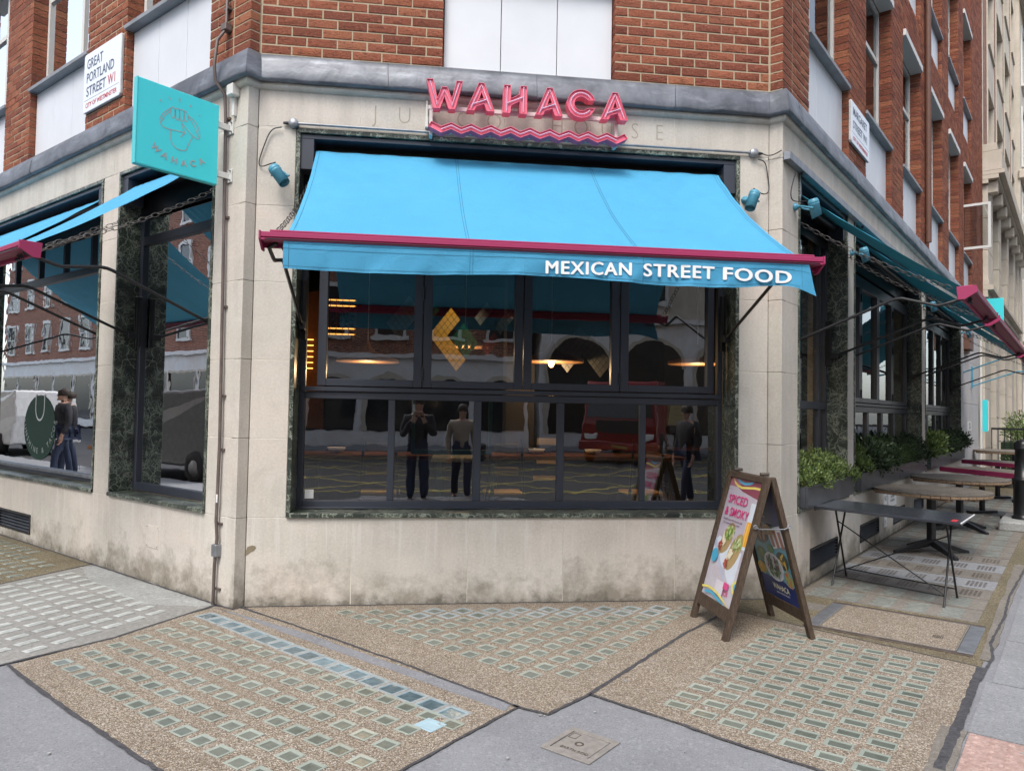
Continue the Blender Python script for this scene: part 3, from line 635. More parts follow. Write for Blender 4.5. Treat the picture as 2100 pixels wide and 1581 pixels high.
# F lower band, piers, top band
xs = [-1.246, -.48, .394, 1.137, 2.037, 2.808]
for a, b in zip(xs, xs[1:]): slab_box(FW, a, b, 0, .655, -.3)
for z0, z1 in zip(ZS[1:-2], ZS[2:-1]):
    slab_box(FW, -1.246, -.965, z0, z1); slab_box(FW, 2.558, 2.808, z0, z1)
xs = [-1.246, -.487, .62, 1.30, 2.0, 2.808]
for a, b in zip(xs, xs[1:]): slab_box(FW, a, b, 3.587, 3.90, -.25)
for z0, z1 in zip(ZS, ZS[1:]):
    d = jit(.001)
    slab(MB().plan([lw2(.33 if z0 > .6 and z1 < 3.6 else .206, d), CL, (-1.249, 0), (-1.249, .3), lw2(.33 if z0 > .6 and z1 < 3.6 else .206, -.3)], z0+J/2, z1-J/2))
    slab(MB().plan([rw2(.32 if z0 > .6 and z1 < 3.6 else .34, d), CR, (2.811, 0), (2.811, .3), rw2(.32 if z0 > .6 and z1 < 3.6 else .34, -.3)], z0+J/2, z1-J/2))
# L
for z0, z1 in zip(ZS[1:-2], ZS[2:-1]): slab_box(LW, 1.955, 2.275, z0, z1); slab_box(LW, 6.205, 6.5, z0, z1); slab_box(LW, 6.5, 8.0, z0, z1)
for a, b in zip([.208, 2.077, 3.9, 6.0], [2.077, 3.9, 6.0, 8.0]): slab_box(LW, a, b, 3.587, 3.90, -.25)
for a, b in ((.208, 1.95), (1.95, 3.72), (4.65, 6.2), (6.2, 8.0)): slab_box(LW, a, b, 0, .655)
slab_box(LW, 3.72, 4.65, .295, .655); slab_box(LW, 3.72, 4.65, 0, .095)
# R
for z0, z1 in zip(ZS[1:-2], ZS[2:-1]): slab_box(RW, 1.995, 2.265, z0, z1); slab_box(RW, 6.455, 6.775, z0, z1)
for a, b in zip([.342, 2.2, 4.4, 6.6, 8.8, 11.03, 13.2], [2.2, 4.4, 6.6, 8.8, 11.03, 13.2, 15.4]): slab_box(RW, a, b, 3.587, 3.90, -.25)
VR = [(.69, 1.63), (2.56, 3.49), (4.35, 5.10), (5.84, 6.60)]
cur = .342
for a, b in VR+[(11.03, None)]:
    slab_box(RW, cur, a, 0, .655)
    if b: slab_box(RW, a, b, .30, .655); slab_box(RW, a, b, 0, .112); cur = b
for a, b in ((11.03, 12.6), (12.6, 14.2)):
    for z0, z1 in ((0, .9), (.9, 1.8), (1.8, 2.7), (2.7, 3.587)): slab_box(RW, a, b, z0, z1, mat='stone_paint')
slab_box(RW, 14.2, 15.4, 0, 3.587, -.3, -.02)
# vents
def vent(fn, a, b, z0, z1):
    f = MB(); t = .018
    for q0, q1, w0, w1 in ((a, b, z0, z0+t), (a, b, z1-t, z1), (a, a+t, z0+t, z1-t), (b-t, b, z0+t, z1-t)): f.box(fn, q0, q1, -.08, .006, w0, w1)
    v = obj('air_vent', f, M['black'], BLD)
    f = MB(); f.box(fn, a, b, -.12, -.08, z0, z1); obj('backing', f, M['black'], v)
    n = 5
    for k in range(n):
        zz = z0+t+(z1-z0-2*t)*(k+.1)/n; h = (z1-z0-2*t)/n*.8; f = MB()
        vs = [fn(x, o, z) for x in (a+t, b-t) for o, z in ((-.002, zz), (-.008, zz-.004), (-.06, zz+h), (-.054, zz+h+.006))]
        f.add(vs, [(0, 1, 2, 3), (4, 7, 6, 5), (0, 4, 5, 1), (1, 5, 6, 2), (2, 6, 7, 3), (3, 7, 4, 0)]); obj('louvre', f, M['slate'], v)
vent(LW, 3.72, 4.65, .095, .295)
for a, b in VR: vent(RW, a, b, .112, .30)
# mortar backing wall behind the slabs
bk = MB()
bk.box(FW, -1.24, 2.80, -.40, -.002, .01, .645); bk.box(FW, -1.24, -.97, -.40, -.002, .6, 3.9); bk.box(FW, 2.56, 2.80, -.40, -.002, .6, 3.9); bk.box(FW, -1.24, 2.8, -.40, -.002, 3.6, 4.13)
bk.box(LW, .0, .32, -.4, -.002, .01, 4.13); bk.box(LW, .3, 8, -.4, -.13, .01, .645); bk.box(LW, 1.97, 2.27, -.4, -.002, .6, 3.9); bk.box(LW, 6.22, 8, -.4, -.002, .6, 3.9); bk.box(LW, .3, 8, -.4, -.002, 3.6, 4.13)
bk.box(LW, .3, 3.72, -.13, -.002, .01, .645); bk.box(LW, 4.66, 8, -.13, -.002, .01, .645)
bk.box(RW, .0, .31, -.4, -.002, .01, 4.13); bk.box(RW, .3, 15.3, -.4, -.13, .01, .645); bk.box(RW, 2.005, 2.255, -.4, -.002, .6, 3.9); bk.box(RW, 6.47, 6.76, -.4, -.002, .6, 3.9); bk.box(RW, 11.04, 15.3, -.4, -.025, .6, 3.9); bk.box(RW, .3, 15.39, -.4, -.002, 3.6, 4.13)
obj('wall', bk, M['joint_l'], BLD)
# carved letters in the fascia
for ch, x in zip('JUCOHOUSE', (-.40, -.215, .235, .47, .98, 1.165, 1.385, 1.635, 1.835)):
    tmb = text_mb(ch, .185, lambda a, o, z, x=x: FW(a+x, o, z+3.675), .0003, .0012, cx=.85, offset=-.003)
    obj('carved_letter', tmb, M['carve'], BLD, closed=False)
# cornice moulding and lead flashing
LN = [((-Q, -Q), CL), ((Q, -Q), FL), ((0, -1), FL), ((-Q, -Q), FR), ((Q, -Q), CR)]
def plan_path(o, sl=8.0, sr=15.4):
    def isect(i, j):
        (n1, p1), (n2, p2) = LN[i], LN[j]; c1 = n1[0]*p1[0]+n1[1]*p1[1]+o; c2 = n2[0]*p2[0]+n2[1]*p2[1]+o; dt = n1[0]*n2[1]-n1[1]*n2[0]
        return ((c1*n2[1]-c2*n1[1])/dt, (n1[0]*c2-n2[0]*c1)/dt)
    a = lw2(sl, o); b = rw2(sr, o)
    return [a]+[isect(i, i+1) for i in range(4)]+[b]
def sweep(prof, seg_idx, t0, t1, n, wob=0, uid=0):
    """profile swept along segment seg_idx of the plan outline between fractions t0..t1"""
    mb = MB(); paths = [plan_path(o) for o, z in prof]; rows = []
    for k in range(n+1):
        t = t0+(t1-t0)*k/n; row = []
        for pi, (o, z) in enumerate(prof):
            a, b = paths[pi][seg_idx], paths[pi][seg_idx+1]; x = a[0]+(b[0]-a[0])*t; y = a[1]+(b[1]-a[1])*t
            w = wob*(1 if 2 <= pi <= 5 else 0); hh = math.sin((t*17+uid)*3.1)+math.sin((t*41+uid*2.3)*2.2)*.6+rnd.uniform(-.5, .5)
            nn = LN[seg_idx][0]; row.append((x+nn[0]*hh*w, y+nn[1]*hh*w, z+hh*w*(.9 if pi < 5 else .3)))
        rows.append(row)
    P = len(prof)
    mb.add([v for r in rows for v in r], [(i*P+j, (i+1)*P+j, (i+1)*P+j+1, i*P+j+1) for i in range(n) for j in range(P-1)], 0, 0, True)
    return mb
lp = [(.0, 3.908), (.052, 3.908), (.072, 3.910), (.078, 3.930), (.068, 3.99), (.054, 4.065), (.040, 4.118), (-.02, 4.138)]
cp = [(-.01, 3.862), (.022, 3.868), (.036, 3.885), (.038, 3.908), (.0, 3.912)]
for si in range(5):
    obj('cornice_moulding', sweep(cp, si, 0, 1, 1), M['stone'], BLD, closed=False)
    tl = {0: [0, .25, .5, .72, 1], 1: [0, 1], 2: [0, .233, .52, .8, 1], 3: [0, 1], 4: [0, .02, .145, .27, .4, .55, .7, .85, 1]}[si]
    for a, b in zip(tl, tl[1:]):
        L_ = {0: 8, 1: .1, 2: 4, 3: .1, 4: 15}[si]*(b-a); e = .0012/max(.05, L_/(b-a))*1.5
        obj('lead_sheet', sweep(lp, si, a+e*(a > 0), b-e*(b < 1), max(1, int(L_/.07)), 0.0026 if L_ > .3 else .001, a*9+si), M['lead'], BLD, closed=False)
# grey lead strip under the white panels
def under(fn, a, b): obj('lead_strip', MB().box(fn, a-.03, b+.03, -.07, .012, 4.10, 4.136), M['grey_sill'], BLD, bevel=.003)

# ---------------- brickwork above
ZB = 4.140; CH = .075; BLN = .225
bricks = []   # (face, s0, s1, z0, depth)
def courses(face, a, b, z0, z1, depL=.10, depR=.10, off=0, d=.10):
    k0 = int(round((z0-ZB)/CH)); k1 = int(round((z1-ZB)/CH))
    for k in range(k0, k1):
        z = ZB+k*CH; x = a; sh = BLN/2 if (k+off) % 2 else 0
        first = a+(BLN-sh) if sh else a+BLN
        e = [a]; y = first
        while y < b-.035: e.append(y); y += BLN
        e.append(b)
        for u, v in zip(e, e[1:]):
            dd = max(d, depL if u == a else 0, depR if v == b else 0); bricks.append((face, u, v, z, dd))
OPF = [(.13, 1.49)]; OPL = [(.48, 1.92), (2.76, 4.20), (4.96, 6.40)]; OPR = [(.62+2.2*k, 2.03+2.195*k) for k in range(6)]
ZF = [(4.14, 4.90, 4.95, 6.74, 6.84), (7.42, 8.17, 8.22, 10.0, 10.1), (10.68, 11.43, 11.48, 13.1, 13.2)]
def facade_bricks(face, a, b, ops, ztop):
    cur = a
    for (p, q_) in ops+[(b, None)]:
        if p > cur+.03: courses(face, cur, p, 4.14, ztop, .2 if cur != a else .1, .2 if q_ else .1)
        if q_:
            for i, (zp, zs, zw, zh, zt) in enumerate(ZF):
                nz = ZF[i+1][0] if i+1 < len(ZF) else ztop
                z1 = ZB+round((zt-ZB)/CH)*CH; z2 = min(ztop, ZB+round((nz-ZB)/CH)*CH)
                if z1 < ztop: courses(face, p, q_, z1, z2, off=1)
            cur = q_
facade_bricks('F', FL[0]+.004, FR[0]-.004, OPF, 6.84)
facade_bricks('L', .14, 7.4, OPL, 7.44)
facade_bricks('R', .14, 15.4, OPR, 13.14)
fns = {'F': FW, 'L': LW, 'R': RW}
camP = Vector((0, -5.65, 1.478))
def proj(P):
    v = Vector(P)-camP; d = v.dot(fw)
    if d < .1: return None
    return 1050+FPX*v.dot(rt2)/d, 790.5-FPX*v.dot(up2)/d
nrm = {'F': Vector((0, -1, 0)), 'L': Vector((-Q, -Q, 0)), 'R': Vector((Q, -Q, 0))}
def score(b):
    P = fns[b[0]]((b[1]+b[2])/2, 0, b[3]+.03); p = proj(P)
    if not p or not (-30 < p[0] < 2130 and -25 < p[1] < 1600): return -1
    v = camP-P; return (b[2]-b[1])*v.normalized().dot(nrm[b[0]])/v.length_squared
bricks.sort(key=score, reverse=True)
def brick_me(L, dep):
    mb = MB(); h = CH-.010; l = L/2; c = .0035
    js = [(jit(.0025), jit(.0025)) for _ in range(8)]
    ox = [(-l, 0), (l, 0), (l, h), (-l, h)]
    back = [(x, dep, z) for x, z in ox]; mid = [(x+js[i][0]*.5, c, z+js[i][1]*.5) for i, (x, z) in enumerate(ox)]
    fr_ = [(x*(1-c/l)+js[i+4][0]*.4, jit(.002), min(max(z, c), h-c)) for i, (x, z) in enumerate(ox)]
    cf = (jit(l*.4), -.002-rnd.random()*.003, h*.5)
    mb.v = back+mid+fr_+[cf]; F = []
    for k in range(4):
        j = (k+1) % 4; F += [(k, j, 4+j, 4+k), (4+k, 4+j, 8+j, 8+k), (8+k, 8+j, 12)]
    mb.f = [list(f) for f in F]; mb.mi = [0]*len(F); mb.rn = [0]*len(F); mb.sm = [False]*len(F)
    return mb
protos = {}
def brick_proto(L, dep):
    key = (round(L, 3), dep)
    if key not in protos or len(protos[key]) < (5 if abs(L-.215) < .002 else 2):
        t = obj('brick', brick_me(L, dep), M['brick']); me = t.data; bpy.data.objects.remove(t); protos.setdefault(key, []).append(me); return me
    return rnd.choice(protos[key])
RZ = {'F': 0, 'L': R_(-45), 'R': R_(45)}
for b in bricks[:272]:
    P = fns[b[0]]((b[1]+b[2])/2, jit(.0018), b[3]+.005); inst('brick', brick_proto(b[2]-b[1]-.010, b[4]), BLD, P, RZ[b[0]]+jit(.004))
# bent corner bricks on the two narrow returns
def corner_brick(k, left):
    z = ZB+k*CH; s = .14 if k % 2 else .14; mb = MB()
    if left: mb.plan([lw2(s-.01, 0), CL, (-1.254, -.006), (-1.254, .1), lw2(s-.01, -.1)], z+.005, z+CH-.005)
    else: mb.plan([rw2(s-.01, 0), CR, (2.816, -.006), (2.816, .1), rw2(s-.01, -.1)], z+.005, z+CH-.005)
    return mb
for k in range(0, 11): obj('brick', corner_brick(k, True), M['brick'], BLD, bevel=.003); obj('brick', corner_brick(k, False), M['brick'], BLD, bevel=.003) if k < 11 else None
big = MB()
for b in bricks[272:]:
    r = rnd.random(); oj = jit(.002)
    big.box(fns[b[0]], b[1]+.005, b[2]-.005, -b[4], oj, b[3]+.005, b[3]+CH-.005, 0, r+.001)
for k in range(11, 36):
    for lf in (True, False):
        mbc = corner_brick(k, lf); mbc.rn = [rnd.random()+.001]*len(mbc.f); merge(big, mbc)
brs = obj('brick_courses', big, M['brick'], BLD); brs['kind'] = 'stuff'
# mortar core of the piers and spandrels
mc = MB()
def core(fn, a, b, ops, ztop):
    cur = a
    for (p, q_) in ops+[(b, None)]:
        mc.box(fn, cur+(.012 if cur != a else 0), p-(.012 if q_ else 0), -.32, -.0035, 4.1, ztop)
        if q_:
            for i, (zp, zs, zw, zh, zt) in enumerate(ZF):
                nz = ZF[i+1][0] if i+1 < len(ZF) else ztop
                if zt < ztop: mc.box(fn, p-.01, q_+.01, -.32, -.004, zt+.008, min(ztop, nz)-.004)
            cur = q_
core(FW, FL[0], FR[0], OPF, 6.84); core(LW, .05, 7.4, OPL, 7.44); core(RW, .05, 15.39, OPR, 13.14)
mc.plan([lw2(.13, -.0035), (CL[0]+.001, CL[1]+.006), (-1.252, .0), (-1.2, .1), lw2(.13, -.3)], 4.1, 6.84); mc.plan([rw2(.13, -.0035), (CR[0]-.001, CR[1]+.006), (2.814, .0), (2.75, .1), rw2(.13, -.3)], 4.1, 6.84)
obj('mortar', mc, M['mortar'], BLD)
# upper storeys, out of the picture but seen from elsewhere
uw = MB(); uw.plan([lw2(7.4, -.01), (CL[0], CL[1]+.01), (FL[0], .01), (FR[0], .01), (CR[0], CR[1]+.01), rw2(1.2, -.01), rw2(1.2, -3), (.8, 3), lw2(7.4, -3)], 7.45, 14); obj('upper_wall', uw, M['brickflat'], BLD)
uw = MB(); uw.box(FW, FL[0], FR[0], -.3, -.012, 6.84, 7.5); uw.box(RW, .05, 15.39, -.3, -.01, 13.14, 14); obj('upper_wall', uw, M['brickflat'], BLD)
uw = MB(); uw.plan([lw2(8, -.32), (0, .33), (2.6, .33), rw2(15.3, -.32), rw2(15.3, -7), (1, 16), lw2(8, -7)], 13.9, 14.2); obj('roof', uw, M['grey_sill'], BLD)
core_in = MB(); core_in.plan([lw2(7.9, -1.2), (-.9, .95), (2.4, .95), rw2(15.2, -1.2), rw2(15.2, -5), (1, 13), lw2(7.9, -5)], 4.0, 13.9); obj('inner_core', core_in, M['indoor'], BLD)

# ---------------- openings of the upper floors
def panel_set(fn, a, b, zp, zs, near=True):
    n = 3; w = (b-a)/n
    for k in range(n): obj('panel', MB().box(fn, a+k*w+.003, a+(k+1)*w-.003, -.10, -.065, zp+.004, zs), M['white'], BLD, bevel=.002 if near else 0)
    obj('sill', MB().box(fn, a-.02, b+.02, -.16, .022, zs+.002, zs+.045), M['grey_sill'], BLD, bevel=.004)
def upper_window(fn, a, b, zw, zh, zt, head=True):
    f = MB(); t = .05; o0, o1 = -.20, -.145
    f.box(fn, a+.002, a+t, o0, o1, zw, zh); f.box(fn, b-t, b-.002, o0, o1, zw, zh); f.box(fn, a+t, b-t, o0, o1, zw, zw+t); f.box(fn, a+t, b-t, o0, o1, zh-t, zh)
    m1 = a+(b-a)*.36; f.box(fn, m1-.028, m1+.028, o0, o1-.006, zw+t, zh-t); zt_ = zw+(zh-zw)*.62; f.box(fn, a+t, m1-.028, o0, o1-.003, zt_-.028, zt_+.028); f.box(fn, m1+.028, b-t, o0, o1-.003, zt_-.028, zt_+.028)
    w = obj('window', f, M['whitep'], BLD)
    for x0, x1 in ((a+t, m1-.028), (m1+.028, b-t)):
        for z0, z1 in ((zw+t, zt_-.028), (zt_+.028, zh-t)): obj('pane', MB().quad(fn(x0, -.172, z0), fn(x1, -.172, z0), fn(x1, -.172, z1), fn(x0, -.172, z1)), M['glass_up'], w, closed=False)
    obj('blind', MB().box(fn, a-.1, b+.1, -.36, -.34, zw-.1, zh+.1), M['blind'], w)
    if head:
        h = MB(); h.box(fn, a+.004, b-.004, -.14, .035, zh+.002, zt-.006); obj('window_head', h, M['whitep'], BLD, bevel=.004)
under(FW, .13, 1.49); panel_set(FW, .13, 1.49, 4.14, 4.90); upper_window(FW, .13, 1.49, 4.95, 6.62, 6.75)
for a, b in OPL:
    under(LW, a, b); panel_set(LW, a, b, 4.14, 4.90); upper_window(LW, a, b, 4.95, 6.62, 6.75)
for k, (a, b) in enumerate(OPR):
    under(RW, a, b)
    for i, (zp, zs, zw, zh, zt) in enumerate(ZF):
        panel_set(RW, a, b, zp, zs, i == 0); upper_window(RW, a, b, zw, zh, zt)
# one casement standing open high on the right-hand street
OC = lambda o, x, z: RW(11.70+x*.2, o, z)
f = MB()
for o0, o1, z0, z1 in ((-.10, -.06, 5.0, 5.95), (.42, .47, 5.0, 5.95), (-.06, .42, 5.0, 5.05), (-.06, .42, 5.90, 5.95)): f.box(OC, o0, o1, 0, .2, z0, z1)
oc = obj('open_casement', f, M['whitep'], BLD); obj('pane', MB().quad(OC(-.06, .1, 5.05), OC(.42, .1, 5.05), OC(.42, .1, 5.9), OC(-.06, .1, 5.9)), M['glass'], oc, closed=False)
# rain pipe between two upper bays
pp = MB(); pp.tube([RW(6.78, .05, 4.2), RW(6.78, .05, 13)], .045, 8); obj('rain_pipe', pp, M['brown'], BLD)

# ---------------- ground-floor marble surrounds and windows
def marble(fn, a0, a1, z0, z1, d=-.22, jl=.03):
    zz = [z0+.036, 1.55, 2.45, z1-.034]
    for u, v in zip(zz, zz[1:]):
        obj('marble_slab', MB().box(fn, a0, a0+jl, d, .010+jit(.001), u+.0015, v-.0015), M['marble'], BLD, bevel=.002)
        obj('marble_slab', MB().box(fn, a1-jl, a1, d, .010+jit(.001), u+.0015, v-.0015), M['marble'], BLD, bevel=.002)
    n = max(2, int((a1-a0)/1.2)); w = (a1-a0)/n
    for k in range(n):
        obj('marble_slab', MB().box(fn, a0+k*w+.001, a0+(k+1)*w-.001, d, .010, z1-.032, z1), M['marble'], BLD, bevel=.002)
        obj('marble_slab', MB().box(fn, a0+k*w+.001, a0+(k+1)*w-.001, d, .024, z0, z0+.034), M['marble'], BLD, bevel=.003)
def pane(fn, w, x0, x1, z0, z1, o): return obj('pane', MB().quad(fn(x0, o, z0), fn(x1, o, z0), fn(x1, o, z1), fn(x0, o, z1)), M['glass'], w, closed=False)
def bars(fn, f, L, o0, o1):
    for a, b, z0, z1 in L: f.box(fn, a, b, o0, o1, z0, z1)
def bifold(fn, a, b, low, up, d, zt0=1.548, zb=.752, upz=(1.705, 3.02), ztop=3.28, upper_light=True):
    """low/up: lists of pane (x0,x1); anthracite frames with a fixed row below and folding leaves above"""
    f = MB(); z0 = .692
    f.box(fn, a, low[0][0], d-.06, d, z0, ztop); f.box(fn, low[-1][1], b, d-.06, d, z0, ztop)
    f.box(fn, low[0][0], low[-1][1], d-.06, d, z0, zb); f.box(fn, low[0][0], low[-1][1], d-.06, d, zt0, 1.602)
    for (p, q_), (r, s) in zip(low, low[1:]): f.box(fn, q_, r, d-.06, d-.003, zb, zt0)
    f.box(fn, low[0][0], low[-1][1], d-.06, d, 3.10, 3.17); f.box(fn, low[0][0], low[-1][1], d-.06, d, ztop-.05, ztop)
    w = obj('window', f, M['frame'], BLD, bevel=.004)
    f = MB(); f.box(fn, a, b, d-.01, d+.035, z0-.0, z0+.012); f.box(fn, a+.02, b-.02, d, d+.022, 1.606, 1.640); obj('rail', f, M['frame'], w, bevel=.003)
    for p, q_ in low: pane(fn, w, p, q_, zb, zt0, d-.03)
    ed = [up[0][0]-.072]+[(u[1]+v[0])/2 for u, v in zip(up, up[1:])]+[up[-1][1]+.06]
    for k, (p, q_) in enumerate(up):
        f = MB(); x0, x1 = ed[k]+.003, ed[k+1]-.003; zz0, zz1 = 1.648, 3.09
        bars(fn, f, ((x0, p, zz0, zz1), (q_, x1, zz0, zz1), (p, q_, zz0, upz[0]), (p, q_, upz[1], zz1)), d-.045, d+.018)
        sw = obj('sash', f, M['frame'], w, bevel=.004)
        obj('sash_pane', MB().quad(fn(p, d-.02, upz[0]), fn(q_, d-.02, upz[0]), fn(q_, d-.02, upz[1]), fn(p, d-.02, upz[1])), M['glass'], w, closed=False)
        if k < len(up)-1 and k % 2 == 0:
            for zh in (1.70, 2.35, 2.85): obj('hinge', MB().tube([fn(x1+.003, d+.024, zh), fn(x1+.003, d+.024, zh+.1)], .009, 6), M['black'], w)
    f = MB(); f.box(fn, a, b, d-.9, d-.1, 3.29, 3.3); 
    if upper_light: pane(fn, w, low[0][0], low[-1][1], 3.17, ztop-.05, d-.03)
    return w
marble(FW, -.963, 2.556, .655, 3.585, -.24)
wF = bifold(FW, -.935, 2.527, [(-.887, -.241), (-.188, .438), (.5, 1.122), (1.179, 1.818), (1.866, 2.485)], [(-.728, -.052), (.091, .757), (.899, 1.561), (1.707, 2.386)], -.24)
marble(LW, .33, 1.95, .655, 3.585, -.19); marble(LW, 2.28, 6.20, .655, 3.585, -.19)
marble(RW, .32, 1.99, .655, 3.585, -.19); marble(RW, 2.27, 6.45, .655, 3.585, -.19); marble(RW, 6.78, 11.03, .655, 3.585, -.19)
bifold(RW, 2.30, 6.42, [(2.36, 2.98), (3.06, 3.80), (3.9, 4.62), (4.72, 5.42), (5.52, 6.34)], [(2.48, 3.30), (3.45, 4.25), (4.40, 5.16), (5.30, 6.26)], -.19, zt0=1.53)
bifold(RW, 6.81, 11.0, [(6.87, 7.50), (7.58, 8.3), (8.4, 9.15), (9.25, 9.95), (10.05, 10.92)], [(6.99, 7.82), (7.97, 8.78), (8.93, 9.70), (9.85, 10.8)], -.19, zt0=1.53)
def plain(fn, a, b, panes, segs, d):
    f = MB(); f.box(fn, a, a+.05, d-.06, d, .692, 3.34); f.box(fn, b-.05, b, d-.06, d, .692, 3.34)
    for z0, z1 in segs: f.box(fn, a+.05, b-.05, d-.06, d, z0, z1)
    w = None
    for (x0, x1, z0, z1) in panes['m']: f.box(fn, x0, x1, d-.06, d-.003, z0, z1)
    w = obj('window', f, M['frame'], BLD, bevel=.004)
    for p in panes['p']: pane(fn, w, *p, d-.03)
    return w
wL1 = plain(LW, .36, 1.92, dict(m=[], p=[(.41, 1.87, .765, 2.94), (.41, 1.87, 3.02, 3.30)]), [(.692, .765), (2.94, 3.02), (3.30, 3.34)], -.19)
wL2 = plain(LW, 2.31, 6.17, dict(m=[(2.95, 3.0, 2.865, 3.30), (3.62, 3.67, 2.865, 3.30), (4.3, 4.35, 2.865, 3.3), (5.0, 5.05, 2.865, 3.3), (5.6, 5.65, 2.865, 3.3)], p=[(2.36, 6.12, .765, 2.79), (2.36, 6.12, 2.865, 3.30)]), [(.692, .765), (2.79, 2.865), (3.30, 3.34)], -.19)
obj('rail', MB().box(LW, 2.36, 6.12, -.187, -.165, .735, .765), M['galv'], wL2)
wR1 = plain(RW, .35, 1.96, dict(m=[(1.66, 1.74, .765, 1.545), (1.66, 1.74, 1.62, 3.30)], p=[(.40, 1.66, .765, 1.545), (.40, 1.66, 1.62, 3.30), (1.74, 1.91, .765, 1.545), (1.74, 1.91, 1.62, 3.3)]), [(.692, .765), (1.545, 1.62), (3.30, 3.34)], -.19)
# little white card stuck inside the first pane
c_ = MB(); c_.box(FW, -.872, -.805, -.2655, -.2645, .765, .835)

# ------------------------------------------------------------------ shop awnings
def awning(fn, label, fab, bar, zb=2.45, mat='awn', oB=1.24, valance=False, arms=None, inset=(.012, .045), cass=None, bright=True):
    t = thing('awning', label, 'awning', fn((bar[0]+bar[1])/2, 0, 3.4), 'drop arm awnings over the windows')
    zr = 3.44; ba, bb = fab[2:] if len(fab) > 2 else fab; a, b = fab[:2]; fab = (a, b, ba, bb)
    # roller box in the head of the opening
    ca, cb = cass; f = MB()
    f.box(fn, ca, cb, -.18, -.01, 3.515, 3.548); f.box(fn, ca, ca+.10, -.16, -.01, 3.28, 3.515); f.box(fn, cb-.10, cb, -.16, -.01, 3.28, 3.515)
    obj('roller_box', f, M['frame'], t, bevel=.003)
    obj('roller', MB().tube([fn(ca+.1, -.10, 3.42), fn(cb-.1, -.10, 3.42)], .042, 10), M['black'], t)
    obj('box_back', MB().box(fn, ca, cb, -.19, -.182, 3.2, 3.548), M['black'], t)
    # canvas
    NX, NY = 110, 34; mb = MB(); vs = []
    def surf(u, v):
        x0 = a+(ba-a)*v+inset[0]*4*v*(1-v); x1 = b+(bb-b)*v-inset[1]*4*v*(1-v)*(1.0+.35*(v-.5)); x = x0+(x1-x0)*u
        o = -.06+(oB-.03+.06)*v; z = zr+(zb+.045-zr)*v-(.028 if mat == 'awn' else .006)*4*v*(1-v)+.004*math.sin(u*19+v*3)*v*(1-v)*4*.5
        for e in (u, 1-u): z -= .010*math.exp(-e*22)*math.sin(v*math.pi)
        for sx in (.333, .666): z -= .005*math.exp(-abs(u-sx)*50)*math.sin(v*math.pi)
        # slack folds running out of the top corners and along the hem
        for e, w_ in ((u, 1), (1-u, 1.3)): z += .0035*w_*math.sin((e*3.2-v*1.1)*26)*math.exp(-(e*e*16+(v-.15)**2*9))
        z += .0022*math.sin(u*61+math.sin(v*9)*2)*math.exp(-((v-.93)/.09)**2)+.0018*math.sin(u*23+v*14)*v*(1-v)*4
        return fn(x, o, z)
    for j in range(NY+1):
        for i in range(NX+1): vs.append(surf(i/NX, j/NY))
    mb.add(vs, [(j*(NX+1)+i, j*(NX+1)+i+1, (j+1)*(NX+1)+i+1, (j+1)*(NX+1)+i) for j in range(NY) for i in range(NX)], 0, 0, True)
    fo = obj('fabric', mb, M[mat], t, closed=False)
    s = MB()
    for u in (.008, .985, .992, .3305, .3355, .663, .668):
        for j in range(NY):
            p0 = surf(u, j/NY); p1 = surf(u, (j+1)/NY); q0 = surf(u+.0009, j/NY); q1 = surf(u+.0009, (j+1)/NY); e = Vector((0, 0, .0022)); s.add([p0+e, q0+e, q1+e, p1+e], [(0, 1, 2, 3)])
    obj('seam', s, M['stitch'], fo, closed=False)
    # front bar: worn magenta board with groove and end plates
    x0, x1 = bar; f = MB()
    f.box(fn, x0, x1, oB-.065, oB+.055, zb+.012, zb+.044); f.box(fn, x0+.05, x1-.05, oB-.045, oB+.03, zb+.048, zb+.062); f.box(fn, x0, x1, oB-.065, oB-.045, zb-.03, zb+.008); f.box(fn, x0, x1, oB+.035, oB+.055, zb-.006, zb+.008)
    bo = obj('front_bar', f, M['magenta'], t, bevel=.004)
    for x in (x0, x1): obj('end_plate', MB().prism(lambda p, o, z, x=x: fn(x+o, oB+p, z), [(-.075, zb+.05), (.06, zb+.05), (.06, zb+.0), (-.02, zb-.05), (-.065, zb-.05)], -.006, .006), M['magenta'], bo, bevel=.002)
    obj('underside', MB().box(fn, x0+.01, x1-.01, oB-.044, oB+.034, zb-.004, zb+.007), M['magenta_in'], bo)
    obj('groove', MB().box(fn, x0+.03, x1-.03, oB+.052, oB+.058, zb-.002, zb+.005), M['black'], bo)
    # arms: straight strut, cranked end, wall channel
    for k, sx in enumerate(arms):
        sd = 1 if k else -1
        pts = [fn(sx, -.09, 2.10), fn(sx, .70, 2.415), fn(sx, .735, 2.424), fn(sx, .78, 2.426), fn(sx, 1.02, zb-.07), fn(sx, 1.06, zb-.066), fn(sx, 1.20, zb-.03), fn(sx-sd*.05, oB-.01, zb-.008)]
        obj('arm', MB().tube(pts, .0125, 8), M['blackm'], t)
        f = MB(); f.box(fn, sx-.02, sx+.02, -.185, -.16, 2.0, 2.46); f.box(fn, sx-.02, sx-.013, -.16, -.135, 2.0, 2.46); f.box(fn, sx+.013, sx+.02, -.16, -.135, 2.0, 2.46); f.box(fn, sx-.022, sx+.022, -.15, -.07, 2.07, 2.13)
        obj('wall_channel', f, M['blackm'], t, bevel=.003)
        a_ = fn(sx+.03*sd*-1, -.08, 3.20); b_ = fn(sx, oB-.12, zb+.06); obj('chain', chain_mb(a_, b_, .05, .066), M['chain'], t, closed=False)
        f = MB()
        for q_ in range(3): f.tube([fn(sx-sd*.10+.022*math.cos(an)-.03*q_*sd, oB-.01+.012*math.sin(an*2), zb-.025-.02*math.sin(an)-.008) for an in [i*.785 for i in range(9)]], .004, 5, 0, False)
